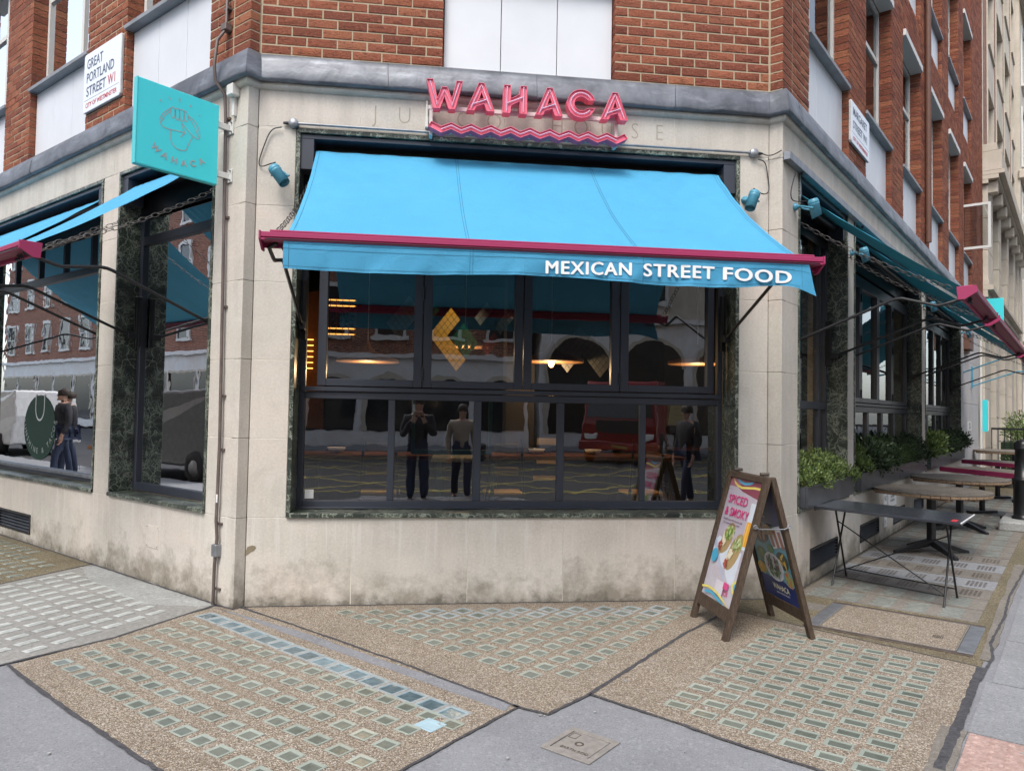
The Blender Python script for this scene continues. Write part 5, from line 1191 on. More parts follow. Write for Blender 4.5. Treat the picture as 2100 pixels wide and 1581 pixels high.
for k in range(46):
    cxx, cyy = ((.22, .425) if k % 2 else (.52, .315)); a = rnd.uniform(0, 6.28); r = math.sqrt(rnd.random()); lay.append((ell(cxx+.065*r*math.cos(a), cyy+.04*r*math.sin(a), rnd.uniform(.008, .022), rnd.uniform(.005, .012), 7, rnd.uniform(0, 3), .1), rnd.choice([(.42, .03, .03), (.25, .02, .02), (.55, .10, .05), (.14, .05, .02)])))
for k in range(70): lay.append((ell(.38+jit(.2)+.0, .22+jit(.05), .004, .003, 5), (.40, .16, .15)))
lay += [(ell(.14, .335, .10, .058, 20), (.03, .34, .55)), ([(.40, .165), (.66, .165), (.66, .055), (.40, .055)], (.62, .60, .66)), ([(.64, .170), (.80, .170), (.80, .118), (.64, .118)], (.62, .05, .22))]
lay += [band_([(0.0, .055), (.2, .075), (.45, .07), (.7, .04), (.95, -.01)], .018, (.72, .62, .14)), band_([(.12, .03), (.35, .045), (.6, .02), (.8, -.01)], .022, (.05, .36, .55)), (ell(1.0, .17, .12, .055), (.72, .62, .14)), (ell(1.0, .17, .07, .035), (.10, .40, .60))]
MG = (.58, .02, .17)
poster(0, lay, [('SPICED', .10, .79, .085, MG, .60, 0), ('& SMOKY', .08, .685, .085, MG, .74, 0), ('Double tacos with avocado salsa', .10, .645, .020, (.12, .05, .1), .60, 0), ('& a creamy habanero crema', .12, .615, .020, (.12, .05, .1), .52, 0), ('VEGAN', .07, .325, .026, (.8, .8, .8), .14, 0),
                ('FEED', .42, .115, .058, MG, .22, 0), ('YOUR', .66, .135, .028, (.8, .75, .8), .12, 0), ('INSPIRATION', .42, .068, .052, MG, .38, 0), ('WAHACA', .48, .042, .018, MG, .2, 0)])
NV = (.012, .03, .16); lb = [([(0, 0), (1, 0), (1, 1), (0, 1)], (.10, .33, .43)), ([(0, .66), (1, .63), (1, 1), (0, 1)], (.018, .022, .10)), ([(0, 0), (1, 0), (1, .17)]+[(1-k/14, .17+(.012 if k % 2 else 0)) for k in range(1, 15)], NV)]
def dish(cx, cy, rx, ry, c, foods, n=26):
    lb.append((ell(cx, cy, rx, ry, 22), c)); lb.append((ell(cx, cy, rx*.86, ry*.86, 22), tuple(x*.75 for x in c)))
    for k in range(n):
        a = rnd.uniform(0, 6.28); r = math.sqrt(rnd.random())*.7; lb.append((ell(cx+rx*r*math.cos(a), cy+ry*r*math.sin(a), rnd.uniform(.02, .05), rnd.uniform(.008, .02), 7, rnd.uniform(0, 3), .1), rnd.choice(foods)))
dish(.28, .56, .28, .10, (.05, .05, .05), [(.35, .17, .09), (.45, .25, .12), (.3, .1, .06)]); lb.append(([(.52, .60), (.95, .66), (1, .50), (.62, .44)], (.7, .7, .72)))
for k in range(3): lb.append(([(.58+k*.13, .60), (.66+k*.13, .61), (.70+k*.13, .47), (.62+k*.13, .46)], (.36, .14, .11)))
dish(.20, .36, .16, .06, (.10, .16, .08), [(.14, .26, .06), (.09, .2, .05)], 14); dish(.80, .36, .16, .075, (.03, .05, .04), [(.72, .45, .05), (.75, .5, .1)], 7); dish(.50, .28, .27, .12, (.62, .66, .72), [(.05, .12, .04), (.16, .02, .08), (.1, .16, .06), (.03, .05, .02)], 46); lb.append((ell(.52, .43, .09, .035), (.10, .24, .07)))
dish(.12, .235, .13, .05, (.6, .45, .08), [(.7, .45, .05), (.6, .35, .04)], 18); dish(.88, .22, .15, .07, (.2, .42, .5), [(.6, .2, .05), (.55, .1, .05), (.3, .4, .1)], 28); dish(.60, .60, .15, .045, (.4, .22, .07), [(.5, .3, .1)], 8)
poster(1, lb, [('WAHACA', .34, .085, .060, (.75, .74, .55), .46, 0), ('MEXICAN FOOD MARKET', .42, .055, .018, (.6, .6, .7), .36, 0), ('S', .30, .84, .09, (.3, .3, .28), .12, 0), ('& nachos', .2, .74, .03, (.5, .5, .6), .4, 0), ('to share', .25, .70, .03, (.5, .5, .6), .35, 0)])
# the reverse poster is seen between the legs, from inside: print it on the inner face too
tie = MB(); fa, fb = leafF(0), leafF(1); a_ = fa(Y1+.02, .012, .77); b_ = fb(Y1+.02, .012, .77); c1 = Vector((a_.x, Y1-.012, a_.z)); c2 = Vector((b_.x, Y1-.012, b_.z))
tie.tube([c1, c1+Vector((.03, 0, -.015)), c2+Vector((-.03, 0, -.015)), c2], .0045, 6); obj('hook_stay', tie, M['galv'], AB)
for c in (c1, c2): f = MB(); f.tube([c+Vector((.012*math.cos(a), -.0, .012*math.sin(a))) for a in [i*.785 for i in range(9)]], .004, 6, 0, False); obj('eye', f, M['galv'], AB, closed=False)
f = MB(); f.tube([(2.285, Y0-.1, ZT+.005), (2.345, Y0-.1, ZT+.005)], .012, 8); f.tube([(2.285, Y1+.1, ZT+.005), (2.345, Y1+.1, ZT+.005)], .012, 8); obj('hinge', f, M['iron'], AB)

# ------------------------------------------------------------------ tables, planters and plants along the right-hand street
def SO(cs, co, rz):
    """local frame on the right-hand pavement: x along the street, y outwards, turned by rz"""
    c, s = math.cos(rz), math.sin(rz)
    return lambda x, y, z: RW(cs+x*c-y*s, co+x*s+y*c, z)
FT = thing('folding_table', 'narrow dark grey folding table with crossed wire legs beside the A-board', 'table', RW(.78, .64, 0))
TF = lambda x, y, z: RW(.58+.67*x-.28*y, .07+.02*x+1.12*y, z)      # corners as measured, x 0..1 across, y 0..1 out
obj('tabletop', MB().box(TF, 0, 1, 0, 1, .678, .700), M['dgrey'], FT, bevel=.004)
obj('edge_strip', MB().box(TF, .0, 1.0, .997, 1.003, .695, .7015), M['paper'], FT)
tb = MB().box(TF, .08, .26, .93, .965, .7005, .702); obj('sticker', tb, M['redink'], FT)
f = MB(); f.box(TF, -.01, 1.01, .0, .006, .66, .70); obj('edge_strip', f, M['black'], FT)
feet = [(.71, .18), (1.21, .18), (.52, 1.05), (.96, 1.09)]
def P_(a, z): return RW(a[0], a[1], z)
tops = [(1.12, .20), (.74, .20), (.92, 1.06), (.56, 1.06)]
for a, b in zip(feet, tops):
    obj('leg', MB().tube([P_(a, .0), P_(b, .68)], .0085, 6), M['blackm'], FT)
    obj('foot', MB().lathe(P_(a, 0), (0, 0, 1), [(.016, 0), (.014, .008), (.009, .016)], 8), M['black'], FT)
def mixp(a, b, t, z): return RW(a[0]+(b[0]-a[0])*t, a[1]+(b[1]-a[1])*t, z)
for pts in ([mixp(feet[0], tops[0], .12, .09), mixp(feet[2], tops[2], .12, .09)], [mixp(feet[1], tops[1], .12, .09), mixp(feet[3], tops[3], .12, .09)], [mixp(feet[1], tops[1], .82, .56), mixp(feet[2], tops[2], .1, .10)], [mixp(feet[0], tops[0], .16, .11), mixp(feet[3], tops[3], .80, .55)]):
    obj('brace', MB().tube(pts, .0055, 6), M['blackm'], FT)

def clip_circle(y0, y1, r, n=7):
    def xr(y): return math.sqrt(max(0.0001, r*r-y*y))
    a = [(xr(y0+(y1-y0)*k/n), y0+(y1-y0)*k/n) for k in range(n+1)]; return a+[(-x, y) for x, y in a[::-1]]
def round_table(cs, co, label, r=.575, zt=.70, rz=.5, posts=1):
    t = thing('round_table', label, 'table', RW(cs, co, 0), 'round slatted wooden tables'); fn = SO(cs, co, rz)
    nb = 9; w = 2*r/nb
    for k in range(nb):
        y0, y1 = -r+k*w+.003, -r+(k+1)*w-.003; pl = clip_circle(y0, y1, r-.001)
        m_ = MB(); n = len(pl); oz = jit(.0012); m_.add([fn(x, y, zt-.020+oz) for x, y in pl]+[fn(x, y, zt+oz) for x, y in pl], [tuple(range(n)), tuple(range(n, 2*n))]+[(i, (i+1) % n, n+(i+1) % n, n+i) for i in range(n)])
        obj('plank', m_, M['oldwood'], t, bevel=.002)
    m_ = MB(); N = 40
    for k in range(N):        # edging blocks under the rim
        a0, a1 = 2*math.pi*k/N+.006, 2*math.pi*(k+1)/N-.006; q4 = [(ra*math.cos(a), ra*math.sin(a)) for ra, a in ((r-.05, a0), (r+.002, a0), (r+.002, a1), (r-.05, a1))]
        m_.add([fn(x, y, z) for z in (zt-.045, zt-.0225) for x, y in q4], [(0, 1, 2, 3), (4, 7, 6, 5), (0, 4, 5, 1), (1, 5, 6, 2), (2, 6, 7, 3), (3, 7, 4, 0)])
    obj('edging', m_, M['edgewood'], t)
    for x in (-.3, 0, .3): L = .9*math.sqrt(r*r-x*x); obj('batten', MB().box(fn, x-.035, x+.035, -L, L, zt-.075, zt-.046), M['edgewood'], t, bevel=.003)
    obj('post', MB().box(fn, -.035, .035, -.035, .035, .09, zt-.076), M['black'], t, bevel=.006)
    for k in range(4):
        a = k*math.pi/2+.35; f = MB(); ax = Vector((math.cos(a), math.sin(a), 0)); sdv = Vector((-ax.y, ax.x, 0))
        def lf(u, v, z): p = ax*u+sdv*v; return fn(p.x, p.y, z)
        vs = [lf(u, v, z) for u, v, z in ((.03, -.028, .16), (.03, .028, .16), (.03, .028, .085), (.03, -.028, .085), (.42, -.022, .035), (.42, .022, .035), (.42, .022, .0), (.42, -.022, .0))]
        f.add(vs, [(0, 1, 2, 3), (4, 7, 6, 5), (0, 4, 5, 1), (1, 5, 6, 2), (2, 6, 7, 3), (3, 7, 4, 0)]); obj('foot', f, M['black'], t, bevel=.004)
    return t
round_table(3.10, .60, 'nearest round wooden table with pale blocked edge, just past the folding table')
round_table(5.30, .62, 'second round wooden table between the nearer round one and the pink benches', rz=.3)
round_table(13.2, .75, 'farthest wooden table top, beyond the pink edged tables', r=.75, zt=.80, rz=.3)
def pink_table(c, d, label, L=2.6, w=.70, z=.70):
    t = thing('pink_table', label, 'table', c, 'grey topped tables with magenta edges'); d = Vector((*d, 0)).normalized(); n = Vector((-d.y, d.x, 0)); c0 = Vector(c)
    fn = lambda x, y, zz: Vector((c0.x+d.x*x+n.x*y, c0.y+d.y*x+n.y*y, zz))
    for a, b in ((0, L/2-.003), (L/2+.003, L)):
        obj('top', MB().box(fn, a, b, .02, w-.02, z-.02, z), M['oldwood'], t, bevel=.002)
    f = MB(); f.box(fn, -.02, L, -.0, .018, z-.075, z-.001); f.box(fn, -.02, L, w-.018, w, z-.075, z-.001); f.box(fn, -.02, -.001, .018, w-.018, z-.075, z-.001); f.box(fn, 0, L, .05, w-.05, z-.06, z-.03); obj('edge_board', f, M['magenta'], t, bevel=.003)
    for x in (.45, 1.05, L-.9): f = MB(); f.box(fn, x-.03, x+.03, w/2-.03, w/2+.03, .05, z-.062); f.box(fn, x-.05, x+.05, .1, w-.1, 0, .05); obj('leg', f, M['black'], t, bevel=.004)
    return t
pink_table(RW(7.55, .10, 0), (RW(6.64, 1.26, 0)-RW(7.66, 0, 0)).xy, 'nearer grey table with a thick magenta edge beyond the round tables')
pink_table(RW(10.3, .10, 0), (RW(9.4, 1.26, 0)-RW(10.5, 0, 0)).xy, 'farther magenta edged table against the wall by the last planter')

def leaf_mesh(regions, n, size, parent, mat, name='foliage', grass=False, seed=1):
    r = random.Random(seed); mb = MB()
    for _ in range(n):
        c, rad, wt = r.choice(regions); a, b_ = r.uniform(0, 6.283), math.acos(r.uniform(-1, 1)); q_ = r.random()**.5*(1.38 if r.random() < .07 else 1)
        p = Vector(c)+Vector((math.sin(b_)*math.cos(a)*rad[0], math.sin(b_)*math.sin(a)*rad[1], math.cos(b_)*rad[2]))*q_
        d = (p-Vector(c)+Vector((0, 0, .06))+Vector((r.uniform(-1, 1), r.uniform(-1, 1), r.uniform(-.6, 1)))*.09).normalized(); s = d.cross(Vector((r.uniform(-1, 1), r.uniform(-1, 1), r.uniform(-1, 1)))).normalized(); nn = d.cross(s)
        L = size*r.uniform(.6, 1.3); w = L*(.42 if not grass else .05); 
        if grass: L *= 6
        col = min(1, max(0.01, r.gauss(.45, .25)))
        if grass:
            e = p+d*L*.5+Vector((0, 0, -.2*L)); mb.add([p-s*w*.3, p+s*w*.3, p+d*L*.55+s*w*.2+Vector((0, 0, .05)), p+d*L-Vector((0, 0, L*.45)), p+d*L*.55-s*w*.2+Vector((0, 0, .05))], [(0, 1, 2, 4), (4, 2, 3)], 0, col)
        else:
            mb.add([p, p+d*L*.45+s*w*.55+nn*w*.15, p+d*L, p+d*L*.45-s*w*.55+nn*w*.15], [(0, 1, 2), (0, 2, 3)], 0, col)
    return obj(name, mb, mat, parent, closed=False)
def planter(s0, s1, label, zt=.875):
    t = thing('planter', label, 'planter', RW((s0+s1)/2, 0, .69)); f = MB(); f.box(RW, s0, s1, .055, .075, .695, zt); obj('front', f, M['slate'], t, bevel=.003)
    f = MB(); f.box(RW, s0, s0+.018, -.18, .055, .695, zt); f.box(RW, s1-.018, s1, -.18, .055, .695, zt); obj('end', f, M['slate'], t, bevel=.003)
    obj('soil', MB().box(RW, s0+.018, s1-.018, -.18, .055, .70, zt-.03), M['bwood'], t)
    obj('rim', MB().box(RW, s0, s1, .05, .085, zt-.006, zt+.004), M['slate'], t); return t
planter(.36, 1.95, 'first slate grey window trough holding the bright evergreen'); planter(2.30, 4.35, 'dark trough behind the nearest round table'); planter(4.37, 6.42, 'dark trough behind the second round table'); planter(6.84, 9.0, 'far trough with reddish reflections near the pink tables'); planter(9.02, 10.95, 'last trough at the end of the dark windows')
def shrub(cs, label, clumps, n, size, mat='leaf', grass=False, seed=1, co=-.06):
    t = thing('shrub', label, 'shrub', RW(cs, co, .84)); st = MB()
    regs = []
    for (ds, do, z, r_) in clumps:
        c = RW(cs+ds, co+do, z); regs.append((c, (r_, r_*.8, r_*.8), 1)); st.tube([RW(cs+ds*.3, co, .83), c], [.006, .003], 5)
    obj('stem', st, M['bwood'], t, closed=False); leaf_mesh(regs, n, size, t, M[mat], seed=seed, grass=grass); return t
for k, (c, lb, cl, n, sz, mt) in enumerate([
    (.52, 'upright variegated evergreen at the corner end of the first trough', [(-.08, .04, 1.0, .12), (0, 0, 1.1, .09), (.08, .06, .98, .12), (-.1, .1, .93, .09)], 900, .034, 'leaf'),
    (.88, 'bushy yellow green evergreen in the middle of the first trough', [(-.1, .08, .93, .12), (.05, .06, 1.0, .14), (.18, .0, 1.08, .12), (.0, .12, .90, .10)], 1300, .032, 'leaf'),
    (1.30, 'tall pale leaved evergreen near the pier in the first trough', [(-.05, 0, 1.06, .13), (.12, .04, 1.0, .13), (.0, .08, .94, .12)], 1000, .036, 'leaf'),
    (1.68, 'low evergreen drooping over the pier end of the first trough', [(-.1, .04, .98, .12), (.1, .10, .93, .11), (.22, .14, .88, .07)], 900, .032, 'leaf'),
    (2.55, 'small rounded shrub at the near end of the second trough', [(-.05, .05, .98, .12), (.08, .08, .95, .13), (0, .02, 1.1, .10)], 900, .036, 'leaf'),
    (3.05, 'dark glossy shrub standing tall behind the nearest round table', [(-.15, .05, 1.05, .18), (.1, .05, 1.1, .18), (.2, .1, .97, .17)], 1700, .05, 'leaf2'),
    (3.65, 'very dark bushy shrub in the middle of the second trough', [(-.2, .05, 1.05, .18), (.05, .1, 1.0, .2), (.2, .0, 1.14, .17)], 1700, .05, 'leaf2'),
    (5.05, 'airy grey green shrub behind the second round table', [(-.2, .05, 1.1, .17), (.1, .06, 1.15, .15), (.25, .06, 1.0, .18)], 1500, .045, 'leaf2'),
    (5.75, 'dark shrub close to the second stone pier', [(-.15, .05, 1.0, .18), (.15, .06, 1.05, .17), (.3, .1, .95, .15)], 1400, .05, 'leaf2'),
    (7.3, 'broad leafed shrub just past the second stone pier', [(-.2, .06, 1.0, .2), (.1, .1, 1.1, .2), (.3, .06, 1.0, .2)], 1500, .06, 'leaf'),
    (8.4, 'dense dark shrub in the middle of the far trough', [(-.3, .05, 1.05, .22), (.1, .1, 1.1, .22), (.4, .06, 1.0, .2)], 1500, .06, 'leaf2'),
    (9.7, 'rounded shrub before the end of the dark windows', [(-.3, .05, 1.05, .22), (.1, .1, 1.12, .2), (.4, .06, 1.05, .2)], 1300, .06, 'leaf2'),
    (10.6, 'last shrub with leaves poking past the painted wall', [(-.2, .05, 1.05, .2), (.1, .1, 1.05, .2), (.35, .1, 1.0, .14)], 900, .06, 'leaf2')]):
    shrub(c, lb, cl, n, sz, mt, seed=k+3)
shrub(4.35, 'grassy arching plant spilling over the trough by the round tables', [(0, .1, .92, .10), (.12, .12, .95, .1)], 420, .05, 'leaf3', True, 40, -.02)

# ------------------------------------------------------------------ bollard
BO = thing('bollard', 'black cast iron bollard with domed cap and sticker on a stone block', 'bollard', (8.18, 3.42, .13))
obj('shaft', MB().lathe((8.18, 3.42, .13), (0, 0, 1), [(.128, 0), (.132, .03), (.112, .045), (.108, .06), (.102, .5), (.112, .505), (.126, .52), (.126, .54), (.112, .555), (.098, .56), (.090, .93), (.100, .935), (.108, .95), (.108, .965), (.100, .98), (.102, 1.0), (.09, 1.04), (.06, 1.065), (.02, 1.075), (.0, 1.076)], 28), M['black'], BO)
stk = MB(); 
for k in range(5):
    a0 = -2.1+k*.12; pass
stk.add([Vector((8.18+.1035*math.cos(a), 3.42+.1035*math.sin(a), z)) for z in (.50, .60) for a in (-2.05, -1.85, -1.65)], [(0, 1, 4, 3), (1, 2, 5, 4)]); obj('sticker', stk, M['galv'], BO, closed=False)
bl = MB(); bl.box(lambda a, b, c: RW(a, b, c), 5.62, 6.7, 1.02, 1.62, 0, .13); tag(obj('bollard_block', bl, M['cementw'], bevel=.02, loc=RW(6.1, 1.3, 0)), 'low pale stone block under the black bollard', 'stone block')

# ------------------------------------------------------------------ neighbouring buildings
NBD = thing('stone_and_brick_building', 'tall brick building with pale stone lower storeys and stone spandrels next door', 'building', RW(21.5, -3, 0))
f = MB(); f.box(RW, 15.4, 27.3, -8, -.55, 0, 22); obj('core_wall', f, M['brickflat'], NBD)
bays = [(16.9, 18.5), (19.5, 21.5), (22.4, 24.4), (25.4, 26.6)]
cur = 15.42
for a, b in bays+[(27.3, None)]:
    for z0, z1 in ((0, .75), (.75, 1.5), (1.5, 2.25), (2.25, 3.0), (3.0, 3.75), (3.75, 4.5)): obj('stone_block', MB().box(RW, cur+.004, a-.004, -.5, .03, z0+.004, z1-.004), M['stone_far'], NBD)
    for z0, z1 in ((4.95, 5.7), (5.7, 6.5), (6.5, 7.35)): obj('pilaster_block', MB().box(RW, cur+.1, a-.1, -.5, .10, z0+.004, z1-.004), M['stone_far'], NBD, bevel=.01)
    obj('brick_pier', MB().box(RW, cur+.1, a-.1, -.5, -.02, 8.35, 22), M['brickflat'], NBD)
    f = MB(); f.box(RW, cur+.02, cur+.10, -.5, .01, 8.35, 22); f.box(RW, a-.10, a-.02, -.5, .01, 8.35, 22); obj('stone_strip', f, M['stone_far'], NBD)
    if b: cur = b
for a, b in bays:
    f = MB(); f.box(RW, a, b, -.54, -.40, .0, 4.5); w = obj('shopfront', f, M['blackm'], NBD)
    for z0, z1 in ((4.95, 7.35), (8.35, 10.3), (11.6, 13.5), (14.8, 16.7), (18.0, 19.9)):
        f = MB(); 
        for x0, x1, q0, q1 in ((a, a+.07, z0, z1), (b-.07, b, z0, z1), (a+.07, b-.07, z0, z0+.07), (a+.07, b-.07, z1-.07, z1), ((a+b)/2-.04, (a+b)/2+.04, z0+.07, z1-.07)): f.box(RW, x0, x1, -.42, -.36, q0, q1)
        w = obj('window', f, M['whitep'], NBD); obj('pane', MB().quad(RW(a, -.39, z0), RW(b, -.39, z0), RW(b, -.39, z1), RW(a, -.39, z1)), M['dglass'], w, closed=False)
    for z0, z1 in ((10.3, 11.6), (13.5, 14.8), (16.7, 18.0)):
        obj('stone_spandrel', MB().box(RW, a-.02, b+.02, -.4, .0, z0+.12, z1-.1), M['stone_far'], NBD, bevel=.01); obj('sill', MB().box(RW, a-.02, b+.02, -.4, .05, z1-.095, z1), M['stone_far'], NBD); obj('soffit', MB().box(RW, a-.02, b+.02, -.4, .02, z0, z0+.115), M['stone_far'], NBD)
for o, z0, z1 in ((.12, 7.352, 7.45), (.34, 7.45, 7.56), (.46, 7.56, 7.66), (.40, 7.66, 8.15), (.30, 8.15, 8.34), (.10, 4.504, 4.68), (.22, 4.68, 4.80), (.12, 4.80, 4.945)):
    obj('entablature', MB().box(RW, 15.42, 27.3, -.5, o, z0+.002, z1-.001), M['stone_far'], NBD, bevel=.006)
for k in range(9): obj('corbel', MB().box(RW, 15.6+k*1.4, 15.9+k*1.4, .05, .30, 7.14, 7.44), M['stone_far'], NBD, bevel=.02)
FB = thing('pale_stone_building', 'pale stone building with tall windows at the far right edge under the sky', 'building', RW(36, -3, 0))
f = MB(); f.box(RW, 27.4, 46, -8, .15, 0, 18.4); obj('wall', f, M['stone_far'], FB)
for k in range(7):
    for z0 in (1.0, 4.6, 8.0, 11.4, 14.6):
        f = MB(); x = 28.3+k*2.5
        f.box(RW, x, x+.06, .14, .20, z0, z0+2.2); f.box(RW, x+1.24, x+1.3, .14, .20, z0, z0+2.2); f.box(RW, x, x+1.3, .14, .24, z0-.1, z0); f.box(RW, x, x+1.3, .14, .2, z0+2.2, z0+2.3); w = obj('window', f, M['whitep'], FB)
        obj('pane', MB().box(RW, x+.06, x+1.24, .1, .155, z0, z0+2.2), M['dglass'], w)
for z0, o in ((3.9, .5), (17.6, .7), (10.6, .3)): obj('cornice', MB().box(RW, 27.3, 46, .1, o, z0, z0+.35), M['stone_far'], FB, bevel=.03)
# things fixed near the painted wall
cs = thing('cyan_sign', 'plain cyan projecting sign above the magenta board far right', 'hanging sign', RW(15.5, .2, 4)); obj('panel', MB().box(RW, 15.45, 15.53, .02, .42, 3.86, 4.46), M['teal'], cs, bevel=.005); obj('bracket', MB().box(RW, 15.47, 15.51, -.02, .02, 4.1, 4.14), M['whitep'], cs)
ts_ = thing('turquoise_banner', 'narrow upright turquoise banner sign on the pale wall', 'banner sign', RW(14.5, .1, 1.2)); obj('panel', MB().box(RW, 14.46, 14.52, .02, .17, 1.18, 1.93), M['teal'], ts_, bevel=.003); obj('edge', MB().box(RW, 14.45, 14.53, .17, .19, 1.20, 1.90), M['whitep'], ts_)
ba = thing('blue_awning_arm', 'thin blue awning arm sticking out from the painted wall', 'awning arm', RW(12.8, 0, 2.2)); obj('channel', MB().box(RW, 12.75, 12.85, .0, .04, 2.15, 2.62), M['lblue'], ba); obj('strut', MB().tube([RW(12.8, .04, 2.2), RW(12.8, .85, 2.5), RW(12.8, 1.5, 2.46)], .014, 6), M['lblue'], ba); obj('strut', MB().tube([RW(11.4, .0, 2.42), RW(11.4, .75, 2.72)], .014, 6), M['lblue'], ba)
pb = thing('painted_wall_pipe', 'thin white pipe beside the painted wall panel', 'pipe', RW(14.2, 0, 0)); obj('tube', MB().tube([RW(14.25, .05, 0), RW(14.25, .05, 3.6)], .03, 8), M['whitep'], pb)
bx = thing('brown_box', 'small brown box above the painted wall under the far awning', 'box', RW(11.6, 0, 3)); obj('case', MB().box(RW, 11.5, 12.1, .0, .12, 2.9, 3.25), M['brown'], bx, bevel=.01); obj('mount', MB().box(RW, 11.55, 12.0, 0, .06, 2.84, 2.9), M['brown'], bx)
rl = thing('street_railing', 'black iron railing in front of hedges at the far right edge', 'railing', RW(15.5, .6, 0))
f = MB(); f.box(RW, 15.48, 15.52, .15, 2.6, 1.22, 1.27); f.box(RW, 15.48, 15.52, .15, 2.6, .12, .16); obj('rail', f, M['black'], rl)
for k in range(19): f = MB(); f.tube([RW(15.5, .16+k*.13, 0 if k % 6 == 0 else .16), RW(15.5, .16+k*.13, 1.22)], .011, 6); obj('bar', f, M['black'], rl)
hd = thing('box_hedge', 'clipped green hedge behind the black railing', 'hedge', RW(16.6, .6, 0)); obj('stem', MB().box(RW, 16.1, 17.9, .3, 1.0, 0, .9), M['leaf2'], hd)
leaf_mesh([(RW(16.2+k*.3, .65, .35+.5*(k % 3)/1.0), (.35, .35, .35), 1) for k in range(6)]+[(RW(16.4, .6, 1.15), (.3, .3, .2), 1)], 2600, .07, hd, M['leaf'], seed=77)

# ------------------------------------------------------------------ inside the restaurant
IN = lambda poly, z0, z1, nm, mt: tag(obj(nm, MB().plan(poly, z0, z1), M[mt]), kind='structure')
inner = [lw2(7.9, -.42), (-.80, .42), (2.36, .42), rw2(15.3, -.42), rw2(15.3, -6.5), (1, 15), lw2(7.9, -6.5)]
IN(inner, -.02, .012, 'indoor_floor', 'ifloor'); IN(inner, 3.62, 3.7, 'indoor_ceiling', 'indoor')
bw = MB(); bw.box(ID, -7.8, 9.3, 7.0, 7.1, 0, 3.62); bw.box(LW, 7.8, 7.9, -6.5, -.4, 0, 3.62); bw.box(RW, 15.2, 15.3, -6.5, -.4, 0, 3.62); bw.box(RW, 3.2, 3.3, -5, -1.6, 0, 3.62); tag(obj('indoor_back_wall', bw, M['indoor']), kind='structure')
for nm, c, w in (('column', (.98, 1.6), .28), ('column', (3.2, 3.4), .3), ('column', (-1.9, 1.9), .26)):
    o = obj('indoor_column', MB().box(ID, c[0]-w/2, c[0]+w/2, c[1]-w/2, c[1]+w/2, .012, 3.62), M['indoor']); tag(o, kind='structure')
def pendant(x, y, z, label, en=5, up_=0):
    t = thing('pendant_lamp', label, 'pendant lamp', (x, y, z), 'wicker pendant lamps'); obj('flex', MB().tube([(x, y, z+.12), (x, y, 3.6)], .004, 5), M['paper'], t)
    m_ = MB(); m_.lathe((x, y, z), (0, 0, 1), [(.30, 0), (.29, .03), (.17, .07), (.07, .10), (.03, .15), (.012, .2)], 24); sh = obj('lamp_shade', m_, M['rattan'], t, closed=False)
    obj('bulb', MB().lathe((x, y, z-.045+up_), (0, 0, 1), [(.01, 0), (.026, .02), (.028, .045), (.014, .08), (.012, .1)], 12), M['bulb'], t)
    ld = bpy.data.lights.new('pendant_light', 'POINT'); ld.energy = en; ld.color = (1, .66, .35); ld.shadow_soft_size = .04; lo = bpy.data.objects.new('pendant_light', ld); COL.objects.link(lo); lo.location = (0, 0, -.09); lo.parent = t
pendant(1.20, 1.0, 1.93, 'wicker pendant lamp with a bright bulb behind the third upper pane', 8); pendant(-.50, 1.5, 1.92, 'wide wicker pendant lamp behind the first upper pane', 5, .05); pendant(2.80, 1.5, 1.98, 'wicker pendant lamp partly behind the right-hand window frame', 5, .05); pendant(-2.4, 2.6, 2.2, 'orange pendant lamp seen through the narrow left window', 3, .05); pendant(.55, 3.4, 2.25, 'wicker pendant lamp deeper in the room behind the second pane', 5, .06)
def high_table(x, y, label, L=1.5, rz=0, w=.6):
    t = thing('high_table', label, 'table', (x, y, .012), 'tables inside the restaurant'); c, s = math.cos(rz), math.sin(rz); fn = lambda a, b, z: Vector((x+a*c-b*s, y+a*s+b*c, z))
    obj('tabletop', MB().box(fn, -L/2, L/2, -w/2, w/2, 1.02, 1.06), M['iwood'], t, bevel=.005)
    for a in (-L/2+.15, L/2-.15): obj('leg', MB().box(fn, a-.04, a+.04, -.04, .04, .02, 1.02), M['black'], t)
high_table(-.35, 1.3, 'orange wood high table behind the first lower pane'); high_table(1.6, 1.45, 'high table behind the fourth lower pane', 1.9); high_table(-2.6, 2.4, 'high table inside the left-hand window', 1.3, .8); high_table(3.0, 3.4, 'high table deeper inside on the right', 1.4)
def stool(x, y, label, rz=0):
    t = thing('bar_stool', label, 'bar stool', (x, y, .012), 'webbed bar stools inside'); c, s = math.cos(rz), math.sin(rz); fn = lambda a, b, z: Vector((x+a*c-b*s, y+a*s+b*c, z))
    for z0 in (.92, 1.12): obj('webbing', MB().box(fn, -.11, .11, -.20, -.185, z0, z0+.075), M['webb'], t, bevel=.01)
    obj('seat', MB().box(fn, -.17, .17, -.17, .17, .74, .77), M['webb'], t, bevel=.01)
    for a in (-.16, .16):
        obj('leg', MB().tube([fn(a*1.2, -.22, .01), fn(a, -.18, .75), fn(a*.8, -.19, 1.24)], .012, 6), M['black'], t); obj('leg', MB().tube([fn(a*1.2, .22, .01), fn(a, .16, .75)], .012, 6), M['black'], t)
for x, y, lb in ((-.32, .78, 'webbed bar stool behind the first lower pane'), (.75, .80, 'webbed bar stool behind the second lower pane'), (2.02, .85, 'webbed bar stool behind the fifth lower pane'), (1.35, 2.2, 'bar stool on the far side of the high table')): stool(x, y, lb)
stool(*(LW(.75, -.85, 0)).xy, 'webbed bar stool just inside the narrow left window', R_(-45)); stool(*(LW(1.5, -1.5, 0)).xy, 'second webbed stool inside the narrow left window', R_(-45))
